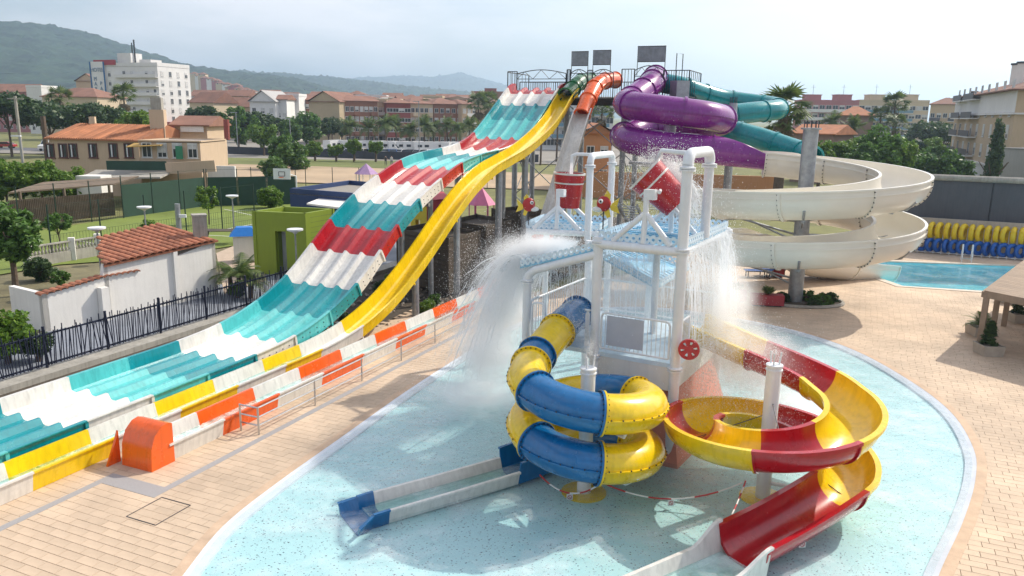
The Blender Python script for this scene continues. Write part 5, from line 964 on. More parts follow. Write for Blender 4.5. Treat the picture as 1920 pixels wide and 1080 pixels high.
# ================================================================== buildings behind
def wallm(name, c, **k): return mat('wall_'+name, c, .9, var=k.get('var',.10), scale=.12, bump=.1, streak=.10)
BRICK = wallm('brick', (.27,.13,.085)); REDB = wallm('red_brick', (.26,.07,.06)); BEIGE = wallm('beige', (.46,.37,.24)); CRM = wallm('cream', (.56,.46,.32)); WHT = wallm('white', (.72,.71,.69)); PNK = wallm('pink', (.40,.16,.17)); TERR = wallm('terracotta', (.50,.24,.11)); GREY = wallm('grey', (.40,.39,.38)); SAND = wallm('sand', (.52,.40,.27))
RT = mat('roof_tile_far', (.23,.115,.08), .9, var=.3, scale=.3, island=.1); RFLAT = mat('flat_roof', (.33,.29,.26), .95, var=.2, scale=.2)
_wcache = {}
def win_mesh(w, h, fm=FRAME, gm=GLASS, bars=1, shut=0.):
    key = (round(w,2), round(h,2), fm.name, bars, shut)
    if key in _wcache: return _wcache[key]
    mb = MB(); f = min(.10, w*.09); d = .07
    for x0, x1, z0, z1 in ((-w/2,w/2,0,f),(-w/2,w/2,h-f,h),(-w/2,-w/2+f,f,h-f),(w/2-f,w/2,f,h-f)): mb.box(((x0+x1)/2, -d/2+.01, (z0+z1)/2), (x1-x0, d, z1-z0))
    for k in range(bars): x = -w/2+w*(k+1)/(bars+1); mb.box((x, -d/2+.01, h/2), (f*.7, d*.8, h-2*f))
    mb.box((0, -.03, -.04), (w+.2, .16, .06))
    if shut:
        ns = max(3, int(h*shut/.12))
        for k in range(ns): mb.box((0, -.045, h-f-(k+.5)*h*shut/ns), (w-f, .03, h*shut/ns*.82))
    mb.slot(1); mb.box((0, -.012, h/2), (w-2*f, .02, h-2*f)); _wcache[key] = mb.mesh('window', [fm, gm]); return _wcache[key]
def block(name, label, A, B, depth, h, wall, cat='building', roof='flat', roofm=None, rise=2., floors=0, bays=0, ww=1.2, wh=1.4, z0=1.0, fh=3.0, sides=0, balc=None, group=None, overhang=.5, para=.8, fm=FRAME, skip=(), bmat=None):
    """front wall from A to B (left to right seen from the camera), body going back"""
    A = Vector((A.x,A.y,-.3)); B = Vector((B.x,B.y,-.3)); d = (B-A).normalized(); n_ = Vector((-d.y,d.x,0)); Lw = (B-A).length; rz = math.atan2(d.y,d.x)
    t = thing(name, label, cat, A, group); C_ = B+n_*depth; E_ = A+n_*depth; up = Vector((0,0,h+.3)); roofm = roofm or RT
    part('wall', MB().add([A,B,C_,E_,A+up,B+up,C_+up,E_+up], [(0,1,5,4),(1,2,6,5),(2,3,7,6),(3,0,4,7),(4,5,6,7)]), wall, t)
    zt = Vector((0,0,h)); o = overhang; a, b, c, e = A-d*o-n_*o, B+d*o-n_*o, C_+d*o+n_*o, E_-d*o+n_*o
    a, b, c, e = [Vector((p.x,p.y,h)) for p in (a,b,c,e)]; H_ = Vector((0,0,rise)); eav = Vector((0,0,-.15))
    if roof == 'gable': r0, r1 = (a+e)/2+H_, (b+c)/2+H_; mb = MB().add([a,b,c,e,r0,r1,a+eav,b+eav,c+eav,e+eav], [(0,1,5,4),(2,3,4,5),(6,7,1,0),(8,9,3,2),(1,2,5),(3,0,4),(1,7,8,2),(3,9,6,0),(9,8,7,6)]); part('roof', mb, roofm, t)
    elif roof == 'gable_front': r0, r1 = (a+b)/2+H_, (c+e)/2+H_; mb = MB().add([a,b,c,e,r0,r1,a+eav,b+eav,c+eav,e+eav], [(1,2,5,4),(3,0,4,5),(6,7,1,0),(8,9,3,2),(1,7,8,2),(3,9,6,0),(9,8,7,6)]); part('roof', mb, roofm, t); q = Vector((0,0,h)); part('gable', MB().add([Vector((A.x,A.y,h)),Vector((B.x,B.y,h)),(Vector((A.x,A.y,h))+Vector((B.x,B.y,h)))/2+H_*.93,Vector((A.x,A.y,h))+n_*.2,Vector((B.x,B.y,h))+n_*.2,(Vector((A.x,A.y,h))+Vector((B.x,B.y,h)))/2+H_*.93+n_*.2], [(0,1,2),(5,4,3),(0,3,4,1),(1,4,5,2),(2,5,3,0)]), wall, t)
    elif roof == 'hip': k = min(depth/2+o, Lw/2); r0, r1 = (a+e)/2+d*k+H_, (b+c)/2-d*k+H_; mb = MB().add([a,b,c,e,r0,r1,a+eav,b+eav,c+eav,e+eav], [(0,1,5,4),(1,2,5),(2,3,4,5),(3,0,4),(6,7,1,0),(7,8,2,1),(8,9,3,2),(9,6,0,3),(9,8,7,6)]); part('roof', mb, roofm, t)
    else:
        part('roof', MB().slab(*[Vector((p.x,p.y,h+.02)) for p in (A,B,C_,E_)], .1), RFLAT, t); w_ = .2
        for p, q in ((A,B),(B,C_),(C_,E_),(E_,A)): part('parapet', MB().bar(Vector((p.x,p.y,h+para/2)), Vector((q.x,q.y,h+para/2)), w_, para), wall, t)
    if floors and bays:
        mes = [win_mesh(ww, wh, fm, shut=q) for q in (0.,0.,.35,.6,.85)]; me = mes[0]
        for f in range(floors):
            for k in range(bays):
                if (f,k) in skip: continue
                p = A+d*(Lw*(k+.5)/bays); p.z = z0+f*fh; wv = place('window', random.choice(mes), t, p-n_*.02, rz)
        if sides:
            for sgn, P0, dv in ((1,B,n_),(-1,E_,-n_)):
                for f in range(floors):
                    for k in range(sides): p = P0+dv*(depth*(k+.5)/sides); p.z = z0+f*fh; place('window', random.choice(mes), t, p+(d*.02 if sgn > 0 else -d*.02), rz+PI/2 if sgn > 0 else rz-PI/2)
    if balc:
        for f in range(balc[0], floors):
            for (x0, x1) in balc[1]:
                p, q = A+d*Lw*x0, A+d*Lw*x1; zz = z0+f*fh-.95*(1 if wh < 1.8 else .15); bs = part('balcony', MB().slab(*[Vector((v.x,v.y,zz)) for v in (p-n_*1.2,q-n_*1.2,q,p)], .16), bmat or wall, t)
                part('balcony_rail', MB().bar(Vector((p.x,p.y,zz+.5))-n_*1.17, Vector((q.x,q.y,zz+.5))-n_*1.17, .06, .95), balc[2], bs)
    return t
def fl(px, Y): v = D(px, 230, Y); return Vector((v.x, v.y, 0))
def zt(px, py, Y): return D(px, py, Y).z
# white hotel
hA, hB = fl(207,282), fl(303,274); hh = zt(303,124,274); ho = block('hotel', 'tall white hotel block with balconies in front of the wooded hill', hA, hB, 15, hh, WHT, 'hotel', 'flat', floors=6, bays=7, ww=1.3, wh=2.0, z0=hh-18.6, fh=3.02, sides=4, balc=(0,[(.20,1.0)],WHT), para=1.2, fm=WHT, skip=[(f,1) for f in range(6)]+[(f,4) for f in range(6)])
dH = (hB-hA).normalized(); nH = Vector((-dH.y,dH.x,0)); s0, s1 = hA-dH*6.2, hA+dH*.0
part('sign_slab', MB().slab(*[Vector((p.x,p.y,hh+1.6)) for p in (s0-nH*.6,s1-nH*.6,s1+nH*3,s0+nH*3)], hh+1.9), WHT, ho); NAVB = mat('hotel_blue', (.03,.13,.30), .6)
for e in (s0, s1): part('blue_edge', MB().bar(Vector((e.x,e.y,0))-nH*.7, Vector((e.x,e.y,hh+1.6))-nH*.7, .5, .12), NAVB, ho)
part('red_roof_sign', MB().slab(*[Vector((p.x,p.y,hh+2.2)) for p in (s0+dH*1.5-nH*.5,hA+dH*5-nH*.5,hA+dH*5,s0+dH*1.5)], 1.7), mat('sign_red', (.35,.03,.04), .6), ho)
TXT = mat('hotel_letters', (.16,.24,.34), .6); rzH = math.atan2(dH.y,dH.x)
def put_text(body, p, size, par): o = place('lettering', text_mesh(body, size, TXT, .05), par, p, (PI/2,0,rzH)); return o
cS = (s0+s1)/2-nH*.72; put_text('HOTEL', Vector((cS.x,cS.y,hh-1.2)), 1.9, ho)
for i, ch_ in enumerate('MARITIM'): p = cS-dH*1.2; put_text(ch_, Vector((p.x,p.y,hh-4.2-i*1.75)), 1.9, ho)
for i, ch_ in enumerate('PARK'): p = cS+dH*1.3; put_text(ch_, Vector((p.x,p.y,hh-5.8-i*1.75)), 1.9, ho)
q = hA+dH*9; part('penthouse', MB().box((q.x,q.y+4,hh+2.3), (6,5,4.4), rzH), WHT, ho); q = hA+dH*17; part('penthouse', MB().box((q.x,q.y+6,hh+1.2), (5,5,2.4), rzH), WHT, ho); q = hA+dH*12; part('antenna_mast', MB().tube([(q.x,q.y+3,hh),(q.x,q.y+3,hh+9)], .25, 6).tube([(q.x-.8,q.y+3,hh+3),(q.x-.8,q.y+3,hh+8)], .2, 6), DARKM, ho)
q = hB+nH*3; part('red_porch', MB().box((q.x+2,q.y,2.2), (7,5,5), rzH), mat('porch_red', (.30,.03,.03), .7), ho)
# houses around it
block('villa', 'cream villa with tiled hip roof left of the hotel', fl(84,232), fl(186,228), 12, zt(130,181,230), CRM, 'house', 'hip', floors=2, bays=6, ww=1.4, wh=1.5, z0=3.2, fh=3.2, rise=2.6)
block('town_house', 'red-roofed terrace at the far left edge', fl(-20,300), fl(62,298), 12, zt(20,172,299), PNK, 'house', 'gable', floors=2, bays=7, rise=3); block('town_house', 'small white house between the terrace and the villa', fl(56,285), fl(84,284), 8, zt(70,164,284), WHT, 'house', 'flat', floors=2, bays=2)
block('town_house', 'orange-roofed house rising behind the villa', fl(150,330), fl(190,330), 10, zt(170,152,330), SAND, 'house', 'gable_front', floors=2, bays=3, rise=3)
block('town_house', 'long low house with brown roof right of the hotel', fl(358,262), fl(402,258), 11, zt(380,192,260), CRM, 'house', 'gable', floors=1, bays=5, rise=3.4); block('town_house', 'ochre house with tiled roof right of the hotel', fl(404,270), fl(482,268), 12, zt(440,200,269), SAND, 'house', 'gable', floors=2, bays=6, z0=2, rise=3.2); block('town_house', 'pale house behind the ochre one', fl(360,330), fl(420,330), 11, zt(390,180,330), WHT, 'house', 'gable', floors=2, bays=5, rise=2.5); block('town_house', 'narrow house with red roof seen above the ochre one', fl(425,320), fl(468,320), 11, zt(445,180,320), CRM, 'house', 'gable', floors=2, bays=4, rise=2.5)
block('gable_house', 'white house with grey gable and balconies', fl(470,252), fl(518,250), 12, zt(495,190,251), WHT, 'house', 'gable_front', GREY, rise=3.4, floors=3, bays=3, fh=3.0, z0=2.2, ww=1.4, wh=1.7, balc=(1,[(.3,.95)],WHT)); block('town_house', 'white house with stacked balconies beside the gable house', fl(519,252), fl(539,252), 10, zt(529,186,252), WHT, 'house', 'gable', rise=1.5, floors=3, bays=2, balc=(1,[(.1,.9)],WHT)); block('town_house', 'plain windowless white block', fl(540,262), fl(562,262), 10, zt(551,180,262), WHT, 'house', 'flat'); block('town_house', 'narrow brick house beside the beige gable wall', fl(562,270), fl(582,270), 10, zt(572,187,270), BRICK, 'house', 'gable', floors=3, bays=2, z0=4, rise=1.5)
block('apartment_block', 'blank beige end wall of the brick apartment block', fl(581,232), fl(637,229), 14, zt(609,190,230), BEIGE, 'apartment block', 'gable_front', RT, rise=2.9)
block('apartment_block', 'brown brick apartment block with awnings next to the beige wall', fl(638,231), fl(709,238), 13, zt(675,189,234), BRICK, 'apartment block', 'gable', rise=1.6, floors=4, bays=8, z0=.6, fh=2.85, ww=1.2, wh=1.5, balc=(1,[(.33,.48),(.78,.95)],BRICK)); block('apartment_block', 'narrow brick block with white balconies', fl(710,242), fl(725,242), 12, zt(717,192,242), SAND, 'apartment block', 'flat', floors=4, bays=2, z0=.6, fh=2.85, balc=(1,[(.1,.9)],WHT))
block('apartment_block', 'dark red brick apartment block behind the palms', fl(726,236), fl(770,238), 14, zt(748,193,237), REDB, 'apartment block', 'hip', rise=1.5, floors=4, bays=4, z0=.6, fh=2.85, ww=1.9, wh=1.2); block('apartment_block', 'orange brick block with tiled roof and pale balconies', fl(770,240), fl(812,244), 13, zt(790,194,242), SAND, 'apartment block', 'hip', rise=1.6, floors=4, bays=5, z0=.6, fh=2.85, balc=(1,[(.05,.32),(.6,.92)],CRM)); block('apartment_block', 'brick block with hip roof left of the racing slide', fl(813,244), fl(866,248), 14, zt(840,195,246), BRICK, 'apartment block', 'hip', rise=1.9, floors=4, bays=5, z0=.6, fh=2.85, balc=(1,[(.3,.66)],BRICK)); block('apartment_block', 'corner block with curved white balconies behind the racing slide', fl(866,246), fl(893,250), 12, zt(880,195,248), SAND, 'apartment block', 'hip', rise=1.4, floors=4, bays=3, z0=.6, fh=2.85, balc=(1,[(.2,.9)],WHT))
block('apartment_block', 'distant brown block with a red roof hut', fl(884,420), fl(950,420), 18, zt(910,174,420), BRICK, 'apartment block', 'flat', floors=4, bays=8, z0=4, fh=3, ww=2.2, balc=(1,[(0,1)],WHT)); block('roof_hut', 'red roof hut of the distant brown block', fl(908,421), fl(930,421), 6, zt(918,166,420), REDB, 'hut', 'flat', para=.2)
far = [(420,380,176,'WHT'),(455,400,171,'CRM'),(505,390,172,'WHT'),(540,370,177,'CRM'),(575,380,180,'WHT'),(600,360,176,'SAND'),(640,370,178,'CRM'),(668,390,174,'WHT'),(700,360,182,'SAND'),(735,380,178,'CRM'),(770,390,181,'WHT'),(805,400,181,'SAND'),(835,380,180,'CRM'),(862,390,183,'WHT')]
words_ = ['first','second','third','fourth','fifth','sixth','seventh','eighth','ninth','tenth','eleventh','twelfth','thirteenth','fourteenth']
for i, (px, Y, py, w) in enumerate(far): block('far_house', '%s rooftop from the left in the row of distant town roofs' % words_[i], fl(px-17,Y), fl(px+17,Y), 9, zt(px,py+3,Y), {'WHT':WHT,'CRM':CRM,'SAND':SAND}[w], 'house', ['gable','hip','gable'][i%3], rise=1.8, floors=1, bays=3, z0=zt(px,py+3,Y)-2.4, group='distant town roofs')
for i, (px, py) in enumerate(((362,138),(372,142),(383,146),(378,139),(394,148),(404,151),(412,156),(424,158),(436,162),(448,166),(459,168),(441,160),(430,164),(470,172))):
    Y = 900-(px-360)*2.2; p = D(px,py+3,Y); t = block('hillside_house', '%s house from the left in the hamlet climbing the hill' % words_[i], Vector((p.x-4,Y,0)), Vector((p.x+4,Y,0)), 8, zt(px,py,Y), [CRM,WHT,PNK][i%3], 'house', 'hip', rise=2.0, floors=1, bays=2, z0=zt(px,py+2.6,Y), group='houses on the hillside')
gt = random.Random(3)
def nth(i):
    ones = ['','first','second','third','fourth','fifth','sixth','seventh','eighth','ninth','tenth','eleventh','twelfth','thirteenth','fourteenth','fifteenth','sixteenth','seventeenth','eighteenth','nineteenth']; n = i+1
    if n < 20: return ones[n]
    return {2:'twent',3:'thirt',4:'fort'}[n//10]+('ieth' if n % 10 == 0 else 'y-'+ones[n%10])
for i in range(44):
    px = 362+(955-362)*(i+gt.uniform(.1,.9))/44; Y = gt.uniform(285,360); w_ = gt.uniform(8,14); h_ = zt(px, gt.uniform(176,189), Y)-1.2; c_ = fl(px, Y)
    block('far_house', '%s roof from the left along the skyline of the distant town' % nth(i), c_-Vector((w_/2,0,0)), c_+Vector((w_/2,gt.uniform(-3,3),0)), gt.uniform(8,12), h_, gt.choice((WHT,CRM,SAND,PNK,BEIGE,GREY,BRICK,CRM)), 'house', gt.choice(('gable','hip','flat','gable_front','flat')), gt.choice((RT,RT,RFLAT)), rise=gt.uniform(.8,1.6), floors=1, bays=3, z0=h_-2.3, group='houses of the distant town')
for i in range(12):
    px = 365+(640-365)*(i+gt.uniform(.1,.9))/12; Y = gt.uniform(215,250); tree('town_tree', '%s tree from the left at the near edge of the distant town' % nth(i), fl(px,Y)-Vector((0,0,.2)), gt.uniform(6,8.5), gt.uniform(2.2,3.4), gt.choice(('broad','dark','pine')), k=i, group='trees of the distant town', trunk=.25)
for i in range(16):
    px = 1490+(1790-1490)*(i+gt.uniform(.1,.9))/16; Y = gt.uniform(125,200); tree('town_tree', '%s tree from the left in the gardens before the long block' % nth(i), fl(px,Y)-Vector((0,0,.2)), gt.uniform(4,7.), gt.uniform(1.8,3.), gt.choice(('broad','dark','bright','broad')), k=i, group='garden trees far right', trunk=.25)
# behind the tower
block('apartment_block', 'pale block with blue glazing seen under the slide tower', fl(985,215), fl(1150,215), 14, zt(1070,186,215), WHT, 'apartment block', 'flat', floors=4, bays=12, z0=1.0, fh=3, ww=2.0, wh=1.7, balc=(1,[(.3,.6),(.66,.95)],mat('blue_glass_rail',(.12,.25,.33),.2)))
block('terracotta_house', 'terracotta two-storey house with tiled roof behind the white chute', fl(1096,98), fl(1148,98), 9, zt(1120,248,98), TERR, 'house', 'gable_front', TILE2, rise=1.1, floors=2, bays=2, ww=1.0, wh=1.1, z0=1.4, fh=2.9); solo('terracotta_wall', MB().bar(D(1090,312,92)*Vector((1,1,0)).length/1.414*0+Vector((D(1060,312,92).x,92,1.2)), Vector((D(1460,312,88).x,88,1.2)), .4, 3.0), TERR, 'long terracotta boundary wall behind the tower', 'wall')
# right-hand blocks
rb = block('apartment_block', 'pink half of the long five-storey block on the right', fl(1496,292), fl(1607,288), 13, zt(1550,191,290), PNK, 'apartment block', 'flat', floors=5, bays=9, z0=1.0, fh=2.9, ww=1.9, wh=1.5, balc=(0,[(.02,.98)],WHT), para=.7, bmat=WHT); cb = block('apartment_block', 'cream half of the long five-storey block on the right', fl(1607,288), fl(1738,282), 13, zt(1670,191,285), CRM, 'apartment block', 'flat', floors=5, bays=11, z0=1.0, fh=2.9, ww=1.9, wh=1.5, balc=(0,[(.02,.78)],mat('blue_glass_rail',(.12,.25,.33),.2)), para=.7, bmat=WHT)
for par, px, Y, m in ((rb,1523,294,PNK),(rb,1580,292,PNK),(cb,1641,290,CRM),(cb,1704,287,CRM)):
    c = fl(px,Y); z = zt(px,181,Y); part('roof_hut', MB().box((c.x,c.y+3,z-1.6), (5.2,5,4.4)), m, par); part('roof_cap', MB().box((c.x,c.y+3,z+.65), (5.7,5.5,.25)), m, par); part('aerial', MB().tube([(c.x,c.y+2,z+.7),(c.x,c.y+2,z+4.3)], .06, 5).bar((c.x-.8,c.y+2,z+3.4),(c.x+.8,c.y+2,z+3.4),.06), DARKM, par)
block('apartment_block', 'small white-balconied block with brown roof before the right-hand flats', fl(1741,240), fl(1800,236), 12, zt(1770,195,238), SAND, 'apartment block', 'hip', rise=2.0, floors=4, bays=5, z0=1, fh=3, balc=(1,[(.0,.35),(.6,1.0)],mat('dark_balcony_rail',(.06,.06,.07),.5)), bmat=WHT)
block('villa', 'brown villa with red hip roof among the palms on the right', fl(1575,170), fl(1637,168), 10, zt(1606,216,169), wallm('brown',(.25,.17,.14)), 'house', 'hip', TILE2, rise=1.9, floors=2, bays=3, z0=1.2, ww=2.0); block('garden_house', 'low garden house with a pale tiled roof right of the mast', fl(1490,120), fl(1565,116), 8, zt(1530,250,118), wallm('brown',(.25,.17,.14)), 'house', 'gable', TILE2, rise=1.3, floors=1, bays=3)
# big flats at the right edge: long facade running away from the camera
f0, f1 = fl(1788,150), fl(1900,104); fH = zt(1895,167,105)
block('flats', 'near cream and white apartment flats at the right edge with red tiled roof', f0, f1, 16, fH, SAND, 'apartment block', 'hip', RT, rise=2.6, floors=5, bays=9, z0=.9, fh=2.95, ww=1.5, wh=1.9, balc=(1,[(.08,.26),(.30,.5)],mat('dark_balcony_rail',(.06,.06,.07),.5)), bmat=WHT, sides=3, overhang=.9)
fr_ = bpy.data.objects['flats']; dF = (f1-f0).normalized(); nF = Vector((-dF.y,dF.x,0))
for z in (fH-3.1, 2.9): part('string_course', MB().bar(Vector((f0.x,f0.y,z))-nF*.15, Vector((f1.x,f1.y,z))-nF*.15, .5, .22), WHT, fr_); part('string_course', MB().bar(Vector((f1.x,f1.y,z))+dF*.1, Vector((f1.x,f1.y,z))+nF*16+dF*.1, .5, .22), WHT, fr_)
part('white_top_floor', MB().bar(Vector((f0.x,f0.y,fH-1.5))-nF*.06, Vector((f1.x,f1.y,fH-1.5))-nF*.06, .1, 2.9), WHT, fr_); part('white_ground_floor', MB().bar(Vector((f0.x,f0.y,1.2))-nF*.06, Vector((f1.x,f1.y,1.2))-nF*.06, .1, 3.0), WHT, fr_)
for k in (.42,.5,.62,.86,.93): p = f0.lerp(f1,k)+nF*5; part('chimney', MB().box((p.x,p.y,fH+3.0), (1.1,1.1,3.4), .4), PLASTER, fr_); part('chimney_cap', MB().box((p.x,p.y,fH+4.8), (1.35,1.35,.3), .4), DARKM, fr_)
block('stone_wall', 'grey stone block wall below the flats at the right edge', fl(1890,92), fl(1960,88), 5, zt(1900,279,91), GREY, 'wall', 'flat', para=.1)
# beige farmhouse on the left
hY = 86; A0, B0 = fl(88,87), fl(256,84); eh = zt(170,261,85)
fh_ = block('farmhouse', 'long beige farmhouse with orange tiled roof behind the court', A0, B0, 9, eh, mat('beige_render',(.53,.40,.28),.9,var=.07,scale=.3,streak=.08), 'house', 'gable', TILE2, rise=1.5, floors=0, overhang=.35)
mwb = win_mesh(1.15, 1.55, mat('maroon_frame',(.10,.03,.03),.6), GLASS, 1); dA = (B0-A0).normalized(); rzA = math.atan2(dA.y,dA.x); nA = Vector((-dA.y,dA.x,0))
for px in (96,120,139,176,214,243): p = onwall(px, 296, A0, B0); wv = place('window', mwb, fh_, Vector((p.x,p.y,p.z))-nA*.03, rzA); part('white_casement', MB().box(Vector((p.x,p.y,p.z+.75))-nA*.12+dA*(-.12), (.12,.08,1.3), rzA), PIPE, fh_)
mbr = MB(); Lr = (B0-A0).length
for i in range(int(Lr/.30)): p = A0+dA*(.15+.30*i)-nA*.35; q = A0+dA*(.15+.30*i)+nA*4.5; mbr.tube([Vector((p.x,p.y,eh+.02)), Vector((q.x,q.y,eh+1.52))], .085, 5)
part('tile_ridges', mbr, TILE2, fh_, None, None, 'stuff')
part('chimney', MB().box((A0.x+dA.x*3,A0.y+4,eh+1.2), (.6,.6,2.2), .2), CRM, fh_); q = fl(297,88); part('big_chimney', MB().box((q.x,q.y,eh+1.0), (1.5,1.4,4.4), .2), MATS['beige_render'], fh_); part('chimney_cap', MB().box((q.x,q.y,eh+3.8), (1.1,1.1,1.4), .2), CONC, fh_)
block('farm_annex', 'flat-roofed beige annex with terrace at the right end of the farmhouse', fl(257,80), fl(372,80), 7, zt(320,266,80), MATS['beige_render'], 'house', 'flat', floors=1, bays=4, z0=zt(320,296,80), ww=1.0, wh=1.5, para=.15); block('farm_annex', 'taller beige annex with a sign board behind the terrace', fl(326,90), fl(387,90), 6, zt(356,234,90), MATS['beige_render'], 'house', 'gable', RT, rise=1.0); solo('sign_board', MB().box(D(360,241,89.7), (2.6,.1,.75), 0), WHT, 'white sign board on the taller beige annex', 'sign')
solo('terrace_parapet', MB().bar(D(312,316,77.5), D(404,311,77.5), .3, 1.1), MATS['beige_render'], 'beige terrace parapet in front of the farm annex', 'parapet'); solo('terrace_screen', MB().bar(D(200,310,78), D(312,311,77.4), .1, .9), GREENM, 'green screened terrace railing of the farmhouse', 'railing'); solo('terrace_awning', MB().slab(D(236,275,79),D(300,272,79),D(318,267,82),D(252,268,82),.08), mat('ochre_awning',(.40,.25,.06),.8), 'ochre awning over the farmhouse terrace', 'awning'); solo('terrace_roof', MB().slab(D(150,333,76),D(300,332,74),D(330,318,80),D(180,318,82),.15), CONC, 'flat concrete lean-to roof below the farmhouse terrace', 'roof')
solo('green_notice', MB().box(D(336,286,79.6), (.7,.06,1.3), 0), mat('green_notice_board',(.03,.20,.10),.6), 'green notice board on the farm annex wall', 'sign'); solo('white_garden_wall', MB().bar(Vector((D(388,300,81).x,81,1.6)), Vector((D(440,300,81).x,81,1.6)), .3, 3.6), WHT, 'stained white garden wall right of the farm annex', 'wall'); solo('red_stack', MB().tube([D(426,262,88), D(424,224,88)], .32, 8), REDB, 'slim red brick chimney stack behind the garden wall', 'chimney')
# timber slat pergola left of the court
SL = mat('weathered_slat', (.16,.12,.085), .85, var=.3, scale=2); pg = thing('slat_pergola', 'weathered timber slat screen and pergola on the left of the court', 'pergola', G(120,412))
pa, pb_ = G(18,425), G(215,404); pd = (pb_-pa)/62
for i in range(63): p = pa+pd*i; part('slat', MB().bar(p, p+Vector((0,0,2.0)), .13, .03, (0,1,0)), SL, pg)
for z in (.4,1.9): part('rail', MB().bar(pa+Vector((0,.08,z)), pb_+Vector((0,.08,z)), .06, .1), SL, pg)
part('roof_sheet', MB().slab(pa+Vector((0,.3,2.6)), pb_+Vector((0,.3,2.7)), pb_+Vector((0,5,3.0)), pa+Vector((0,5,3.0)), .12), SL, pg)
for k in (.1,.5,.95): p = pa.lerp(pb_,k)+Vector((0,.3,0)); part('post', MB().bar(p, p+Vector((0,0,2.6)), .16), SL, pg)
solo('garden_shed', MB().box(D(178,355,73)*Vector((1,1,0)).length/1.414*0+Vector((D(178,355,73).x,73,1.3)), (2.3,2,3.2), 0), PLASTER, 'small pale shed behind the slat screen', 'shed')
for i, (px, Y, zt_, r) in enumerate(((8,71,4.5,2.0),(40,72,4.3,1.9),(75,71,4.4,1.7),(115,72,4.2,1.9))): tree('vine_tree', ['leafy vine tree over the pergola at the picture edge','leafy vine tree over the left part of the pergola','leafy vine tree in the middle of the pergola roof','leafy vine tree at the right end of the pergola'][i], Vector((D(px,340,Y).x,Y,0)), zt_, r, 'bright', k=i)
# ================================================================== trees and street things behind
def bt(name, label, px, Y, pytop, rad, kind, k=0, group='trees behind the park', **kw): x = D(px,230,Y).x; return tree(name, label, Vector((x,Y,-.2)), zt(px,pytop,Y), rad, kind, k=k, group=group, trunk=.25, **kw)
bt('pine_tree','dark umbrella pine at the left picture edge',15,150,168,5.6,'pine',0); bt('pine_tree','umbrella pine in front of the cream villa',92,152,186,5.8,'pine',1); bt('pine_tree','umbrella pine left of the hotel foot',165,155,189,4.8,'pine',0); bt('pine_tree','umbrella pine under the hotel balconies',200,158,194,4.0,'pine',1)
bt('dark_tree','dark tree right of the hotel foot',380,185,193,4.0,'dark',0); bt('leafy_tree','leafy tree right of the red brick stack',445,190,199,4.6,'broad',1); bt('leafy_tree','dark leafy tree before the gable house',487,195,204,3.9,'dark',0); bt('leafy_tree','green tree before the beige gable wall',573,205,205,4.6,'broad',2); bt('leafy_tree','leafy tree below the white houses',545,200,222,3.0,'broad',0); bt('leafy_tree','yellow-green bush under the red stack',255,120,206,2.8,'bright',0); bt('leafy_tree','bright young tree by the car park road',492,165,226,2.9,'bright',1)
bt('round_tree','round dark green tree in front of the car park fence',535,128,251,3.4,'broad',1); bt('young_tree','open young tree on the sandy lot behind the hoop',508,112,290,2.0,'broad',2); bt('clipped_tree','clipped round tree in the car park beside the beige wall',615,200,226,2.0,'dark',0); bt('clipped_tree','second clipped tree at the foot of the brick block',640,200,228,2.0,'dark',0)
for i, px in enumerate((530,566,588,628,662,703)): bt('hedge_shrub', '%s roadside shrub from the left along the car park fence' % words_[i], px, 150, 262+random.uniform(-6,6), 1.5, 'bright', i, 'shrubs along the car park fence')
palms = [(655,190,222),(690,188,226),(722,186,218),(742,192,222),(768,190,230),(795,188,222),(812,192,226),(838,190,224),(862,188,228),(880,192,224),(905,188,226),(925,190,222)]
for i, (px, Y, py) in enumerate(palms): palm('%s palm from the left in the row behind the camper vans' % words_[i], Vector((D(px,230,Y).x,Y,-.2)), zt(px,py,Y), 3.4, 'feather', i, group='palms behind the camper vans')
for i, (px, Y, py, r, kd) in enumerate(((117,160,172,3.0,'fan'),(236,168,164,3.4,'fan'),(897,235,182,4.2,'fan'),(915,240,178,4.5,'fan'),(1675,150,182,2.9,'fan'),(1650,150,206,2.5,'fan'),(1560,145,212,2.8,'feather'),(1602,140,222,2.8,'feather'),(1680,140,222,2.5,'fan'),(1015,150,196,3.2,'feather'),(1045,160,200,3.0,'feather'),(1128,165,196,3.0,'fan'))):
    palm(['palm in front of the cream villa','fan palm against the white hotel','tall dark palm left of the racing slide top','second tall dark palm by the racing slide top','slender tall palm before the cream flats on the right','fan palm left of the slender tall palm','feathery palm right of the steel mast','feathery palm before the red-roofed villa','short fan palm under the slender tall palm','palm seen through the racing slide tower','palm behind the tower columns','palm behind the orange tube'][i], Vector((D(px,230,Y).x,Y,-.2)), zt(px,py,Y), r, kd, i)
palm('big shaggy palm with dry skirt right of the teal tube', Vector((D(1468,240,80).x,80,-.2)), zt(1470,178,80), 2.9, 'fan', 0, tr=.45); place('skirt_crown', PCROWN['fan'][1], bpy.data.objects[[o.name for o in bpy.data.objects if o.get('label','').startswith('big shaggy')][0]], (D(1468,240,80).x,80,zt(1470,232,80)), 1., 2.3)
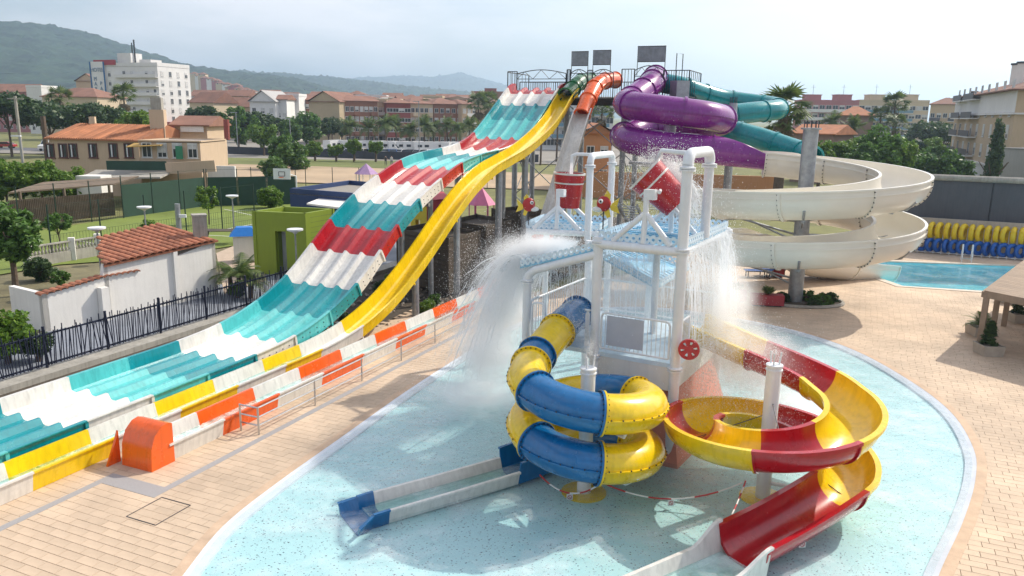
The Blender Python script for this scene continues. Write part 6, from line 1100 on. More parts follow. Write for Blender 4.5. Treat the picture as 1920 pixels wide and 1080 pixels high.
for i, (px, Y, py, r, kd) in enumerate(((1545,95,262,2.0,'bright'),(1580,96,258,2.0,'bright'),(1612,98,256,2.2,'bright'),(1650,92,240,3.1,'broad'),(1625,90,268,2.0,'broad'),(1690,94,252,2.4,'bright'),(1510,92,264,1.7,'broad'),(1768,120,274,3.4,'broad'),(1740,100,281,2.6,'broad'),(1800,98,284,2.2,'broad'),(1752,190,224,5.5,'pine'),(1775,185,232,4.5,'pine'))):
    bt('garden_tree', ['hedge clump just right of the steel mast','bright hedge clump behind the spiral','bright hedge clump before the garden villa','tall leafy garden tree left of the street','low dark shrubbery behind the spiral rim','yellow-green tree at the street corner','bush under the shaggy palm','leafy tree across the street','dense tree above the grey screen left of the flats','dense tree above the grey screen nearest the flats','dark pine at the end of the street','second dark pine beside the small block'][i], px, Y, py, r, kd, i, 'garden trees on the right')
bt('conifer', 'tall pointed tree in front of the right-hand flats', 1876, 88, 232, 2.6, 'cone', 0)
for i, (px, py, Y, h) in enumerate(((28,180,120,9),(80,218,98,9),(37,255,85,6))):
    x = D(px,py,Y).x; zz = zt(px,py,Y); t = thing('utility_pole', ['tall concrete utility pole at the left edge','dark palm-stump pole before the farmhouse corner','slim street lamp at the left edge'][i], 'pole', (x,Y,0)); part('shaft', MB().tube([(x,Y,-.3),(x,Y,zz)], [.22,.3,.07][i], 8), [CONC,BARK,GALV][i], t)
    if i == 0: part('cross_arm', MB().bar((x-1.2,Y,zz-.4),(x+1.2,Y,zz-.4),.15), CONC, t)
    if i == 2: part('lamp_head', MB().box((x-.4,Y,zz), (1.0,.25,.15)), PIPE, t)
for i, (px, py) in enumerate(((232,205),(250,205),(442,211),(543,222),(785,190))): x = D(px,py,170).x; zz = zt(px,py,170); t = thing('street_lamp', '%s street lamp from the left along the far road' % words_[i], 'street lamp', (x,170,0), 'street lamps along the far road'); part('pole', MB().tube([(x,170,-.3),(x,170,zz)], .09, 6), GALV, t); part('lamp_head', MB().box((x-.5,170,zz), (1.4,.3,.15)), GALV, t)
# cars and camper vans
def car_meshes():
    b = MB(); pr = [(-2.1,.35),(-2.15,.75),(-1.3,.92),(-.75,1.42),(.9,1.45),(1.6,.95),(2.1,.85),(2.15,.4)]; k = len(pr)
    b.add([(x,-.85,z) for x,z in pr]+[(x,.85,z) for x,z in pr], [tuple(range(k)), tuple(range(2*k-1,k-1,-1))]+[(i,k+i,k+(i+1)%k,(i+1)%k) for i in range(k)])
    g = MB(); pg_ = [(-1.2,.95),(-.72,1.37),(.86,1.40),(1.5,.97)]
    for y in (-.856,.836): g.add([(x,y,z) for x,z in pg_]+[(x,y+.02,z) for x,z in pg_], [(0,1,2,3),(7,6,5,4),(0,4,5,1),(1,5,6,2),(2,6,7,3),(3,7,4,0)])
    g.add([(-1.27,-.75,.95),(-1.27,.75,.95),(-.79,.7,1.40),(-.79,-.7,1.40)], [(0,1,2,3)]); g.add([(1.57,-.75,.99),(1.57,.75,.99),(.95,.7,1.43),(.95,-.7,1.43)], [(0,1,2,3)])
    w = MB(); n = 14; w.add([(.33*math.cos(2*PI*i/n),y,.33*math.sin(2*PI*i/n)) for y in (-.1,.1) for i in range(n)], [tuple(range(n)), tuple(range(2*n-1,n-1,-1))]+[(i,n+i,n+(i+1)%n,(i+1)%n) for i in range(n)])
    return b.mesh('body', mat('car_paint',(.5,.5,.5),.25,coat=.5)), g.mesh('windows', GLASS), w.mesh('wheel', BLACK)
CB, CG, CWh = car_meshes(); paints = {n_: mat('paint_'+n_, c, .25, coat=.5, var=.02) for n_, c in dict(white=(.75,.75,.74),silver=(.42,.43,.45),blue=(.04,.10,.28),dark=(.03,.03,.04),red=(.35,.02,.02),beige=(.5,.46,.36)).items()}
def car(label, loc, rz, col, group='cars in the car park', van=False):
    t = thing('parked_car', label, 'car', (0,0,0), group); b = place('body', CB, t, None, None, (1,1.05,1.0 if not van else 1.5)); b.material_slots[0].link = 'OBJECT'; b.material_slots[0].material = paints[col]; place('windows', CG, t, None, None, (1,1.05,1.0 if not van else 1.5))
    for x, y in ((-1.35,-.8),(-1.35,.8),(1.35,-.8),(1.35,.8)): place('wheel', CWh, t, (x,y,.33))
    t.location = loc; t.rotation_euler = (0,0,rz); return t
for i, (px, col) in enumerate(((607,'silver'),(622,'white'),(642,'dark'),(658,'white'),(678,'beige'),(697,'blue'),(718,'silver'),(735,'blue'),(752,'white'),(766,'dark'),(786,'silver'),(806,'white'),(826,'silver'))): car('%s %s car from the left in the front row of the car park' % (words_[i], col), Vector((D(px,270,172).x,172+random.uniform(-1,1),-.12)), R(random.choice((60,68,110))), col)
car('red car at the left edge on the far road', Vector((D(6,240,178).x,178,-.1)), R(5), 'red', None); car('white van on the far road left of the farmhouse chimney', Vector((D(87,238,170).x,170,-.1)), R(80), 'white', None, True)
def camper(label, loc, rz, L_=6.2):
    t = thing('camper_van', label, 'camper van', (0,0,0), 'camper vans in the car park'); pr = [(-L_/2,.4),(-L_/2,2.7),(L_/2-1.5,2.8),(L_/2-.6,2.5),(L_/2-.7,1.9),(L_/2-.1,1.3),(L_/2,.4)]; k = len(pr); b = MB(); b.add([(x,-1.1,z) for x,z in pr]+[(x,1.1,z) for x,z in pr], [tuple(range(k)), tuple(range(2*k-1,k-1,-1))]+[(i,k+i,k+(i+1)%k,(i+1)%k) for i in range(k)]); part('body', b, paints['white'], t)
    for x in (-1.8,-.2): part('side_window', MB().box((x,-1.1,1.8), (1.0,.04,.55)), GLASS, t)
    part('windscreen', MB().add([(L_/2-.66,-.95,1.93),(L_/2-.66,.95,1.93),(L_/2-.06,.95,1.35),(L_/2-.06,-.95,1.35)], [(0,1,2,3)]), GLASS, t)
    for x, y in ((-1.6,-1),(-1.6,1),(L_/2-1.1,-1),(L_/2-1.1,1)): place('wheel', CWh, t, (x,y,.36))
    t.location = loc; t.rotation_euler = (0,0,rz)
for i, px in enumerate((626,648,676,705,730,752,778,800,825,848,870,892)): camper('%s camper van from the left in the row before the palms' % words_[i], Vector((D(px,248,183).x,183+random.uniform(-2,2),-.12)), R(random.choice((20,-30,60,95))))
DKF = mat('dark_screen_fence', (.045,.05,.065), .8, var=.15, scale=.3)
def screen_fence(label, a, b, h, step=3.0, m=DKF):
    t = thing('screen_fence', label, 'fence', a); a, b = Vector(a), Vector(b); n = max(1, round((b-a).length/step)); d = (b-a)/n
    for i in range(n): part('screen_panel', MB().bar(a+d*(i+.01)+Vector((0,0,h/2)), a+d*(i+.99)+Vector((0,0,h/2)), .04, h), m, t); part('post', MB().bar(a+d*i, a+d*i+Vector((0,0,h+.1)), .08), DARKM, t)
p0, p1, p2 = G(428,287), G(705,297), G(1010,303)
screen_fence('dark grey screen fence in front of the car park', Vector((p0.x,p0.y,-.2)), Vector((p1.x,p1.y,-.2)), 1.6); screen_fence('dark grey screen fence running on behind the racing slide', Vector((p1.x,p1.y,-.2)), Vector((p2.x,p2.y,-.2)), 1.6)
def person(c, top, leg, label):
    t = thing('person', label, 'person', c, None); me = bpy.data.meshes.new('body')
    J = [(0,0,.95),(0,0,1.2),(0,0,1.42),(0,0,1.52),(0,-.01,1.66),(.1,0,.9),(.12,.02,.48),(.13,0,.06),(.14,-.1,.03),(-.1,0,.9),(-.12,-.1,.48),(-.13,.05,.06),(-.14,-.06,.03),(.2,0,1.4),(.26,0,1.12),(.24,-.08,.88),(-.2,0,1.4),(-.26,0,1.12),(-.24,-.08,.88)]
    E_ = [(0,1),(1,2),(2,3),(3,4),(0,5),(5,6),(6,7),(7,8),(0,9),(9,10),(10,11),(11,12),(2,13),(13,14),(14,15),(2,16),(16,17),(17,18)]; rad = [.15,.14,.15,.06,.10,.09,.065,.045,.04,.09,.065,.045,.04,.06,.045,.035,.06,.045,.035]
    me.from_pydata(J, E_, []); o = bpy.data.objects.new('body', me); COL.objects.link(o); md = o.modifiers.new('skin','SKIN'); me.skin_vertices.new() if not me.skin_vertices else None
    for i, r in enumerate(rad): me.skin_vertices[0].data[i].radius = (r,r)
    me.skin_vertices[0].data[0].use_root = True; o.modifiers.new('sub','SUBSURF').levels = 1; dg = bpy.context.evaluated_depsgraph_get(); m2 = bpy.data.meshes.new_from_object(o.evaluated_get(dg)); bpy.data.objects.remove(o)
    for m_ in (leg, top, mat('skin',(.45,.28,.20),.6)): m2.materials.append(m_)
    for p in m2.polygons: z = p.center.z; p.material_index = 2 if z > 1.47 or abs(p.center.x) > .235 else (1 if z > .93 else 0); p.use_smooth = True
    place('body', m2, t, Vector(c))
person(Vector((D(723,292,140).x,140,-.17)), mat('dark_shirt',(.04,.04,.05),.8), mat('dark_trousers',(.03,.03,.05),.8), 'distant person in dark clothes walking by the screen fence'); person(Vector((D(734,292,140).x,140,-.17)), mat('pale_shirt',(.6,.6,.6),.8), mat('blue_trousers',(.06,.08,.16),.8), 'distant person in a pale top walking by the screen fence')
# ================================================================== hills
HILLM = mat('wooded_hill', (.026,.045,.022), 1., var=.85, scale=.02, bump=1.0, bscale=.08, spec=.1)
def hill(name, Y, prof, depth, step=14., bumpy=9., label=None):
    xs = [D(px,py,Y).x for px, py in prof]; zs = [D(px,py,Y).z for px, py in prof]; X = np.arange(xs[0], xs[-1], step); Z = np.interp(X, xs, zs); g = np.random.default_rng(int(Y)); rows = 72; V = np.zeros((rows,len(X),3))
    for r in range(rows):
        t = r/(rows-1); f = math.sin(min(1,t*1.35)*PI/2)**.9 if t < .74 else math.cos((t-.74)/.26*PI/2)
        nz = g.normal(size=len(X))*bumpy*.5+np.convolve(g.normal(size=len(X)), np.ones(5)/5, 'same')*bumpy
        V[r,:,0] = X+g.normal(size=len(X))*step*.3; V[r,:,1] = Y-depth*.74+depth*t+g.normal(size=len(X))*step*.3; V[r,:,2] = np.maximum(-5, Z*f+nz*(.25+.75*f)*(.8 if r in range(50,58) else 1))
    n = len(X); F_ = [(r*n+i, r*n+i+1, (r+1)*n+i+1, (r+1)*n+i) for r in range(rows-1) for i in range(n-1)]; me = bpy.data.meshes.new(name); me.from_pydata(V.reshape(-1,3).tolist(), [], F_); me.materials.append(HILLM); return tag(place(name, me), None, None, None, 'structure')
hill('hill', 2100, [(-160,74),(-60,64),(0,56),(60,52),(115,52),(170,64),(240,87),(300,107),(360,126),(420,134),(480,140),(560,150),(640,170),(700,200),(760,216)], 1300, 6, 4.5)
hill('hill', 3200, [(250,150),(380,140),(470,138),(560,142),(640,148),(720,158),(780,165),(850,172),(920,180),(1000,196),(1080,214)], 1400, 9, 6); hill('hill', 6000, [(560,160),(640,152),(700,147),(760,145),(820,146),(865,138),(905,150),(950,162),(1010,180),(1080,200),(1150,214)], 2000, 18, 9)
# ================================================================== right side of the park
rA, rB = G(1705,472), G(1935,490); rA, rB = Vector((rA.x,rA.y,0)), Vector((rB.x,rB.y,0)); rd = (rB-rA).normalized(); rn = Vector((-rd.y,rd.x,0)); wL = rA+rn*1.6-rd*.8; wR = rB+rn*1.6+rd*14
wtop = 2.3; solo('boundary_wall', MB().bar(wL+Vector((0,0,1.0)), wR+Vector((0,0,1.0)), .3, 2.6), mat('beige_boundary_wall',(.52,.46,.38),.9,var=.12,scale=.8,bump=.15,streak=.15), 'low beige boundary wall behind the swim rings', 'wall')
zs = D(1745,331,(rA.lerp(rB,.2)+rn*2).y).z
screen_fence('tall dark grey windscreen above the boundary wall on the right', wL+rn*.5+Vector((0,0,.2)), wR+rn*.5+Vector((0,0,.2)), zs-.35, 5.2, mat('grey_windscreen',(.085,.09,.105),.75,var=.18,scale=.5,streak=.15)); solo('fence_top_pipe', MB().tube([wL+rn*.4+Vector((0,0,zs-.05)), wR+rn*.4+Vector((0,0,zs-.05))], .22, 10), CONC, 'pale rounded top beam of the dark windscreen', 'beam')
rk = thing('ring_rack', 'long white metal rack holding the swim rings', 'rack', rA)
nb = 15; Lr_ = (rB-rA).length
for i in range(nb+1): p = rA+rd*Lr_*i/nb; part('upright', MB().bar(p, p+rn*.45+Vector((0,0,1.95)), .045), PIPE, rk)
for z, o in ((.10,0.),(1.0,.22),(1.85,.42)): part('rail', MB().bar(rA+rn*o+Vector((0,0,z)), rB+rn*o+Vector((0,0,z)), .05), PIPE, rk)
def ring_mesh_(m): 
    mb = MB(); K, k2 = 18, 10; R0, r0 = .40, .17
    vs = [((R0+r0*math.cos(2*PI*j/k2))*math.cos(2*PI*i/K), r0*math.sin(2*PI*j/k2), (R0+r0*math.cos(2*PI*j/k2))*math.sin(2*PI*i/K)*1.12) for i in range(K) for j in range(k2)]; mb.add(vs, [(i*k2+j, ((i+1)%K)*k2+j, ((i+1)%K)*k2+(j+1)%k2, i*k2+(j+1)%k2) for i in range(K) for j in range(k2)])
    for a in (.6,PI-.6): x, z = .62*math.cos(a), .68*math.sin(a); mb.tube([(x,-.1,z-.1),(x*1.12,0,z),(x,.1,z-.1)], .02, 5)
    return mb.mesh('swim_ring', m, 50)
RY, RB_ = ring_mesh_(mat('ring_yellow',(.72,.50,.01),.35)), ring_mesh_(mat('ring_blue',(.006,.10,.42),.35)); rzr = math.atan2(rd.y,rd.x)
for i in range(15):
    for me, z, o, nm in ((RY,1.58,.28,'yellow'),(RB_,.60,.05,'blue')):
        p = rA+rd*(Lr_*(i+.5)/15)+rn*o+Vector((0,0,z)); tw_ = random.uniform(1.0,1.45) if nm == 'yellow' else random.uniform(.35,1.1); r_ = place('swim_ring', me, None, p, (0,0,rzr+tw_), .98 if nm == 'yellow' else .8); tag(r_, '%s %s swim ring from the left on the rack' % ((words_+['fifteenth'])[i], nm), 'swim ring', '%s swim rings on the rack' % nm)
# pool ladder
pl_ = G(1812,492); la = thing('pool_ladder', 'steel pool ladder on the far edge of the swimming pool', 'ladder', pl_)
for s in (-.28,.28): part('handrail', MB().tube([pl_+rd*s+Vector((0,0,-.9)), pl_+rd*s+Vector((0,0,.7)), pl_+rd*s+rn*.15+Vector((0,0,1.15)), pl_+rd*s+rn*.6+Vector((0,0,1.1)), pl_+rd*s+rn*.75+Vector((0,0,.02))], .028, 8), PIPE, la, 40)
for z in (-.3,-.6,.25): part('rung', MB().bar(pl_-rd*.28+Vector((0,0,z)), pl_+rd*.28+Vector((0,0,z)), .12, .04), STEEL, la)
# pergola
PERG = mat('grey_brown_timber', (.30,.22,.155), .8, var=.2, scale=1.5, streak=.15, island=.08); q0 = G(1829,658); pgl = thing('pergola', 'grey-brown timber pergola roof with square posts at the right edge', 'pergola', q0)
PH = 2.5; qd = (G(1874,545,PH)-G(1843,547,PH)); qf = Vector((.80,-.60,0)).normalized(); qs = Vector((.60,.80,0)).normalized(); c0 = Vector((q0.x,q0.y,0))
far_ = G(1935,478,PH); qs = Vector((far_.x-q0.x, far_.y-q0.y, 0)).normalized(); nearr = G(1935,562,PH); qf = Vector((nearr.x-q0.x, nearr.y-q0.y, 0)).normalized()
for i in range(30): p = c0+qs*(.36*i); part('roof_board', MB().slab(p+Vector((0,0,PH)), p+qs*.345+Vector((0,0,PH)), p+qs*.345+qf*8+Vector((0,0,PH)), p+qf*8+Vector((0,0,PH)), .05), PERG, pgl)
part('edge_beam', MB().bar(c0-qf*.02+Vector((0,0,PH-.17)), c0-qf*.02+qs*10.8+Vector((0,0,PH-.17)), .14, .24), PERG, pgl); part('edge_beam', MB().bar(c0+Vector((0,0,PH-.17))+qs*.08, c0+qf*8+qs*.08+Vector((0,0,PH-.17)), .14, .24), PERG, pgl)
for a, b in ((.1,.1),(.1,2.7),(.1,5.4),(.1,8.2),(3.2,.1),(3.2,5.4),(6.4,.1)): p = c0+qf*a+qs*b; part('post', MB().box((p.x,p.y,PH/2-.06), (.2,.2,PH-.12), math.atan2(qs.y,qs.x)), PERG, pgl)
TUB = mat('stone_tub', (.40,.35,.29), .9, var=.15, scale=3, bump=.2)
def tub(px, py, label, kind, h=1.0, r=.36):
    p = G(px,py); c = Vector((p.x,p.y,0)); t = thing('plant_tub', label, 'planter', c, 'square stone tubs by the pergola'); mb = MB(); w, v = .42, .36
    mb.add([c+Vector((x*w*.9,y*w*.9,0)) for x,y in ((-1,-1),(1,-1),(1,1),(-1,1))]+[c+Vector((x*w,y*w,.42)) for x,y in ((-1,-1),(1,-1),(1,1),(-1,1))]+[c+Vector((x*v,y*v,.42)) for x,y in ((-1,-1),(1,-1),(1,1),(-1,1))]+[c+Vector((x*v,y*v,.36)) for x,y in ((-1,-1),(1,-1),(1,1),(-1,1))], [(0,1,5,4),(1,2,6,5),(2,3,7,6),(3,0,4,7),(4,5,9,8),(5,6,10,9),(6,7,11,10),(7,4,8,11),(8,9,13,12),(9,10,14,13),(10,11,15,14),(11,8,12,15),(12,13,14,15)]); part('tub', mb, TUB, t)
    if kind == 'cone': place('clipped_cone', CROWN['cone'][0], t, c+Vector((0,0,.38+h/2)), 0, (r*1.9,r*1.9,h/2))
    elif kind == 'leafy':
        for i in range(16): place('frond', FRONDS['feather'][i%3], t, c+Vector((0,0,.4)), (0,-random.uniform(.3,1.2),2.4*i), .75)
tub(1852,664,'stone tub with a clipped cone bush at the pergola post','cone',.95); tub(1835,628,'stone tub with a spiky leafy plant behind the pergola post','leafy'); tub(1908,603,'stone tub with a cone bush under the pergola','cone',1.0); tub(1893,568,'empty square stone tub at the far side of the pergola','none')
# planting bed round the mast, benches and loungers
mb = MB(); nK = 24; cM = Vector((14.6,38.3,0)); mb.tube([cM+Vector((2.0*math.cos(2*PI*i/nK),1.3*math.sin(2*PI*i/nK),.05)) for i in range(nK+1)], .10, 6); solo('bed_kerb', mb, CONC, 'oval stone kerb round the planting bed at the mast', 'kerb'); patch('mast_bed_soil', [cM+Vector((2.0*math.cos(2*PI*i/nK),1.3*math.sin(2*PI*i/nK),0)) for i in range(nK)], .03, SOIL)
for i, (dx, dy, r) in enumerate(((.9,-.3,.5),(1.4,.2,.45),(.4,.5,.5),(-.9,.2,.4),(-1.4,-.1,.35),(.3,-.8,.3))): tree('bed_shrub', ['dark shrub right of the mast foot','rightmost low shrub in the mast bed','shrub behind the mast foot','shrub left of the mast foot','leftmost tiny shrub in the mast bed','small shrub in front of the mast foot'][i], cM+Vector((dx,dy,0)), r*1.3, r, 'dark' if i % 2 else 'shrub', 'shrub', 'shrubs in the mast bed', k=0)
PR = mat('red_planter_paint', (.34,.035,.05), .6, var=.15)
def trough_planter(px, py, w, label):
    p = G(px,py); c = Vector((p.x,p.y,0)); t = thing('red_planter', label, 'planter', c, 'red trough planters'); part('trough', MB().box(c+Vector((0,0,.32)), (w,.55,.5), -.12), PR, t); part('plinth', MB().box(c+Vector((0,0,.03)), (w-.2,.4,.07), -.12), DARKM, t)
    for i in range(14): place('frond', FRONDS['feather'][2], t, c+Vector((0,0,.55)), (0,-random.uniform(.3,1.2),2.4*i), .55)
trough_planter(1437,573,1.55,'red trough planter with a spiky plant left of the mast'); trough_planter(1378,565,1.0,'smaller red trough planter half hidden by spray'); trough_planter(1458,519,.6,'little red tub planter behind the mast')
BT = mat('blue_lounger_sling', (.01,.07,.28), .6)
def lounger(px, py, rz, label):
    p = G(px,py); c = Vector((p.x,p.y,0)); t = thing('sun_lounger', label, 'sun lounger', c, 'blue sun loungers'); ca = Matrix.Rotation(rz,3,'Z')
    def L_(x,y,z): return c+ca @ Vector((x,y,z))
    part('sling', MB().slab(L_(-.9,-.32,.42),L_(.5,-.32,.42),L_(.5,.32,.42),L_(-.9,.32,.42),.03), BT, t); part('backrest', MB().slab(L_(.5,-.32,.42),L_(1.05,-.32,.85),L_(1.05,.32,.85),L_(.5,.32,.42),.03), BT, t)
    for x in (-.75,.45):
        for y in (-.3,.3): part('leg', MB().bar(L_(x,y,0),L_(x,y,.42),.05), BLACK, t)
    for y in (-.33,.33): part('side_rail', MB().bar(L_(-.9,y,.40),L_(.5,y,.40),.05), BLACK, t)
for i, (px, py) in enumerate(((1425,520),(1452,517),(1520,519),(1548,519),(1576,520),(1600,520))): lounger(px, py, R(random.uniform(-15,15)), '%s blue sun lounger from the left under the spiral' % words_[i])
# slide end into the pool
# ================================================================== thrown water
DROP = bpy.data.materials.new('water_drops'); DROP.use_nodes = True; t_ = DROP.node_tree; b_ = t_.nodes['Principled BSDF']; b_.inputs['Base Color'].default_value = (.97,.98,.99,1); b_.inputs['Roughness'].default_value = .25; b_.inputs['Specular IOR Level'].default_value = .6
tl_ = t_.nodes.new('ShaderNodeBsdfTranslucent'); tl_.inputs[0].default_value = (.98,.99,1,1); ms_ = t_.nodes.new('ShaderNodeMixShader'); ms_.inputs[0].default_value = .7; t_.links.new(b_.outputs[0], ms_.inputs[1]); t_.links.new(tl_.outputs[0], ms_.inputs[2]); t_.links.new(ms_.outputs[0], t_.nodes['Material Output'].inputs['Surface'])
OCT = np.array([(1.1,0,-.5),(-.55,.95,-.5),(-.55,-.95,-.5),(0,0,1.3)],float); OF = np.array([(0,1,3),(1,2,3),(2,0,3),(2,1,0)])
def drops(name, P, r, label):
    n = len(P); V = P[:,None,:]+OCT[None]*r[:,None,None]; F_ = (np.arange(n)[:,None,None]*4+OF[None]).reshape(-1,3); me = bpy.data.meshes.new(name); me.vertices.add(n*4); me.vertices.foreach_set('co', V.astype(np.float32).ravel()); me.loops.add(n*12); me.loops.foreach_set('vertex_index', F_.ravel().astype(np.int32)); me.polygons.add(n*4); me.polygons.foreach_set('loop_start', np.arange(0,n*12,3,dtype=np.int32)); me.update(calc_edges=True); me.materials.append(DROP); return tag(place(name, me), label, 'water spray', None, 'stuff')
gw = np.random.default_rng(21)
def ballistic(src, vel, spread, n, tmax, jitter=.06, zmin=0., pw=.8):
    """drops thrown from src with mean velocity vel, each somewhere along its flight"""
    s = np.array(src(n)) if callable(src) else np.tile(np.array(src), (n,1)); v = np.array(vel)[None]+gw.normal(size=(n,3))*np.array(spread)[None]; t = tmax*gw.uniform(0,1,n)**pw
    P = s+v*t[:,None]+np.array([0,0,-4.9])[None]*(t*t)[:,None]+gw.normal(size=(n,3))*jitter*(1+2*t[:,None]); k = P[:,2] > zmin; return P[k]
def line_src(a, b): a, b = np.array(a), np.array(b); return lambda n: a[None]+(b-a)[None]*gw.uniform(0,1,n)[:,None]
def rad(n, a, b): return a*(b/a)**gw.uniform(0,1,n)**1.8
wl0, wl1 = PS(-.1,-.1,5.05), PS(.3,1.9,5.2); out_dir = -A_*2.3+Vector((0,0,.75))
P = np.concatenate([ballistic(line_src(wl0,wl1), out_dir, (.6,.55,.55), 120000, 1.12, .14), ballistic(line_src(wl0,wl1), out_dir*1.25+Vector((0,0,.9)), (.7,.7,.9), 20000, .8, .05), ballistic(line_src(PS(.8,.2,5.35),PS(.8,1.8,5.35)), -A_*2.4+Vector((0,0,.6)), (.5,.5,.5), 20000, .45, .05)])
drops('wing_splash', P, rad(len(P), .0025, .0125), 'curtain of white water pouring off the left sloping wing')
P = np.concatenate([ballistic(b2+Vector((.25,.25,.55)), (.6,.5,1.0), (1.3,1.3,1.2), 16000, .75, .1), ballistic(line_src(b2+Vector((.3,.2,.5)), b2+Vector((.95,.4,-.15))), (.9,.6,-.3), (.5,.5,.7), 18000, .45, .06), ballistic(b2+Vector((-.1,0,.75)), (-.9,.2,1.1), (.9,.6,.8), 7000, .6, .06)])
drops('bucket_splash', P, rad(len(P), .0025, .0125), 'spray bursting from the tipped red bucket')
P = np.concatenate([ballistic(line_src(PS(W3+.05,0,5.75),PS(W3+.05,DB,5.75)), A_*.55+Vector((0,0,-.1)), (.22,.22,.25), 45000, 1.05, .04), ballistic(line_src(PS(W3+.3,.5,3.2),PS(W3+1.6,3.6,2.6)), A_*1.2+Vector((0,0,.8)), (1.1,1.1,1.0), 60000, .8, .16)])
drops('deck_edge_fall', P, rad(len(P), .0025, .0125), 'water falling from the right edge of the top deck onto the flume start')
P = np.concatenate([ballistic(line_src(PS(0,0,5.2),PS(W3,DB,5.6)), (0,0,-.4), (.5,.5,.4), 110000, .95, .3), ballistic(line_src(PS(1.2,-.5,3.7),PS(2.4,-.6,3.3)), (.1,-.3,.5), (.45,.45,.8), 10000, .7, .06), ballistic(b1+Vector((0,0,.6)), (-.3,-.2,.5), (.6,.6,.6), 1800, .6, .05)])
drops('inner_rain', P, rad(len(P), .0022, .011), 'water raining through the middle of the splash tower')
P = np.concatenate([ballistic(c1+Vector((0,0,3.35)), (0,0,2.6), (.28,.28,.4), 2600, .9, .03, 3.0), ballistic(c2+Vector((0,0,3.6)), (0,0,.8), (.9,.9,.4), 1200, .5, .03, 1.5)])
drops('nozzle_spray', P, rad(len(P), .003, .010), 'fine jets above the two nozzle posts')
def strands(name, n, src, vel, spread, t0, t1, r, label):
    mb = MB()
    for i in range(n):
        p = Vector(src(1)[0]); v = Vector(vel)+Vector(tuple(gw.normal(size=3)*np.array(spread))); a = gw.uniform(0,t0); b = a+gw.uniform(.12,t1); pts = []
        for k in range(7): t = a+(b-a)*k/6; pts.append(p+v*t+Vector((0,0,-4.9*t*t))+Vector(tuple(gw.normal(size=3)*.012)))
        mb.tube(pts, r*gw.uniform(.4,1.), 4, r*.15)
    return tag(place(name, mb.mesh(name, DROP, 80)), label, 'water', None, 'stuff')
strands('wing_strands', 420, line_src(wl0,wl1), out_dir, (.55,.5,.5), .75, .32, .016, 'ragged strands of water thrown off the left wing')
strands('deck_strands', 170, line_src(PS(W3+.05,0,5.75),PS(W3+.05,DB,5.75)), A_*.45, (.15,.15,.12), .45, .5, .011, 'thin strands of water hanging from the right edge of the top deck'); strands('inner_strands', 260, line_src(PS(.3,.2,5.3),PS(W3-.2,DB-.2,5.6)), (0,0,-.3), (.25,.25,.2), .5, .35, .009, 'strands of water falling inside the splash tower'); strands('bucket_strands', 160, line_src(b2+Vector((.1,.2,.55)), b2+Vector((.75,.35,.1))), (.8,.5,.1), (.5,.5,.6), .3, .25, .012, 'strands of water spilling from the tipped bucket')
FALLW = water_mat('falling_water', (.93,.97,1.0), 5., .6, .75)
mb = MB()
for k in range(7):
    t = k/6; 
rr = [[PS(-.15-1.0*tt*1.9, b_ , 5.1+.5*tt-4.9*tt*tt*.9)+Vector((0,0,.04*math.sin(9*b_+5*tt))) for b_ in np.linspace(0,1.9,9)] for tt in np.linspace(-.15,.42,9)]
n = 9; mb.add([p for r in rr for p in r], [(i*n+j,i*n+j+1,(i+1)*n+j+1,(i+1)*n+j) for i in range(8) for j in range(8)]); tag(place('falling_sheet', mb.mesh('falling_sheet', FALLW, 60)), 'smooth lip of water leaving the sloping wing', 'water')
s_ = b1; tag(place('filling_jet', MB().tube([Vector((sp0.x,sp0.y,h0.z-.05)), Vector((sp0.x,sp0.y,b1.z+.3))], .05, 8, .07).mesh('filling_jet', DROP)), 'white jet filling the upright bucket', 'water')
# mist hanging in the thrown water
def mist_ball(dens):
    MV = bpy.data.materials.new('spray_mist'); MV.use_nodes = True; t_ = MV.node_tree; t_.nodes.remove(t_.nodes['Principled BSDF']); pv = t_.nodes.new('ShaderNodeVolumePrincipled'); pv.inputs['Color'].default_value = (1,1,1,1); pv.inputs['Anisotropy'].default_value = .3
    tcv = t_.nodes.new('ShaderNodeTexCoord'); gd = t_.nodes.new('ShaderNodeTexGradient'); gd.gradient_type = 'QUADRATIC_SPHERE'; t_.links.new(tcv.outputs['Object'], gd.inputs['Vector'])
    nv = t_.nodes.new('ShaderNodeTexNoise'); nv.inputs['Scale'].default_value = 2.6; nv.inputs['Detail'].default_value = 5; nv.inputs['Roughness'].default_value = .6; t_.links.new(tcv.outputs['Object'], nv.inputs['Vector']); mv = t_.nodes.new('ShaderNodeMapRange'); mv.inputs['From Min'].default_value = .36; mv.inputs['From Max'].default_value = .66; mv.inputs['To Max'].default_value = dens; t_.links.new(nv.outputs['Fac'], mv.inputs['Value'])
    mu_ = t_.nodes.new('ShaderNodeMath'); mu_.operation = 'MULTIPLY'; t_.links.new(gd.outputs['Fac'], mu_.inputs[0]); t_.links.new(mv.outputs[0], mu_.inputs[1]); t_.links.new(mu_.outputs[0], pv.inputs['Density']); t_.links.new(pv.outputs[0], t_.nodes['Material Output'].inputs['Volume'])
    return MB().lathe([(max(.001,math.sin(PI*i/8)), -math.cos(PI*i/8)) for i in range(9)], (0,0,0), 14).mesh('mist', MV)
_bs = {q: mist_ball(q) for q in (1.6, 4., 5., 8.)}
def puff(c, r, label, rot=0., q=4.): o = place('spray_mist', _bs[q], None, c, (0,rot,0), r); return tag(o, label, 'mist', 'clouds of spray', 'stuff')
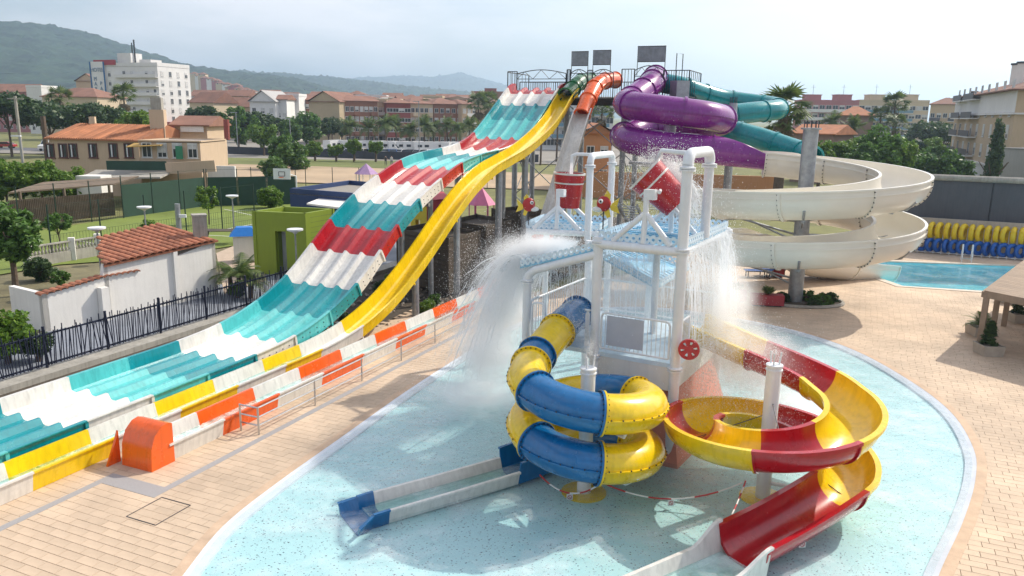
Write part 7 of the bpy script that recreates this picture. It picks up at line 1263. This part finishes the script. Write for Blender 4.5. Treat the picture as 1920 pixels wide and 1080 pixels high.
for t, r, lb in ((.0,(.95,1.0,.42),'bright spray leaving the top of the left wing'),(.28,(1.0,1.05,.65),'white spray arching off the left wing'),(.52,(1.05,1.1,.95),'white spray falling left of the splash tower'),(.74,(1.15,1.2,1.1),'wide falling spray left of the splash tower'),(.95,(1.3,1.35,1.0),'low spray above the pool left of the splash tower')):
    puff(PS(.35,.9,0)-A_*(2.1*t)+Vector((0,0,5.3+.8*t-4.9*t*t)), r, lb, 0., 8.)
puff(PS(-1.35,.9,3.6), (1.15,1.2,1.5), 'thick white body of the spray left of the splash tower', 0., 8.); puff(PS(-.75,.9,4.9), (1.2,1.1,.75), 'billowing top of the spray left of the splash tower', 0., 8.); puff(PS(-1.9,.8,2.0), (1.5,1.5,1.7), 'broad lower veil of spray left of the splash tower', 0., 5.); puff(PS(W3+2.0,2.6,2.2), (2.2,2.0,1.3), 'thin mist drifting right over the red and yellow flume', 0., 1.6); puff(PS(-2.0,.6,.35), (2.1,2.0,.8), 'mist drifting over the pool where the wing water lands', 0., 8.); puff(PS(W3+1.2,2.3,2.6), (1.7,1.9,1.3), 'spray over the start of the red and yellow flume'); puff(PS(W3+.6,2.2,4.0), (1.0,2.2,1.9), 'spray falling from the right edge of the top deck'); puff(PS(2.2,2.7,4.0), (2.5,2.2,1.7), 'spray filling the middle of the splash tower', 0., 1.6); puff(b2+Vector((.35,.3,.5)), (.7,.7,.55), 'burst of spray over the tipped bucket');  puff(PS(W3+2.6,3.2,.9), (2.0,2.0,.9), 'mist drifting over the pool behind the red flume')
# ================================================================== haze
HZ = bpy.data.materials.new('haze_air'); HZ.use_nodes = True; t_ = HZ.node_tree; t_.nodes.remove(t_.nodes['Principled BSDF']); pv = t_.nodes.new('ShaderNodeVolumePrincipled'); pv.inputs['Color'].default_value = (.62,.79,1,1); pv.inputs['Density'].default_value = .00026; pv.inputs['Anisotropy'].default_value = .55; t_.links.new(pv.outputs[0], t_.nodes['Material Output'].inputs['Volume'])
mb = MB(); mb.box((0,4450,172.5), (15000,9300,355)); tag(place('haze', mb.mesh('haze', HZ)), 'thin pale haze over the whole town', 'haze', None, 'stuff')
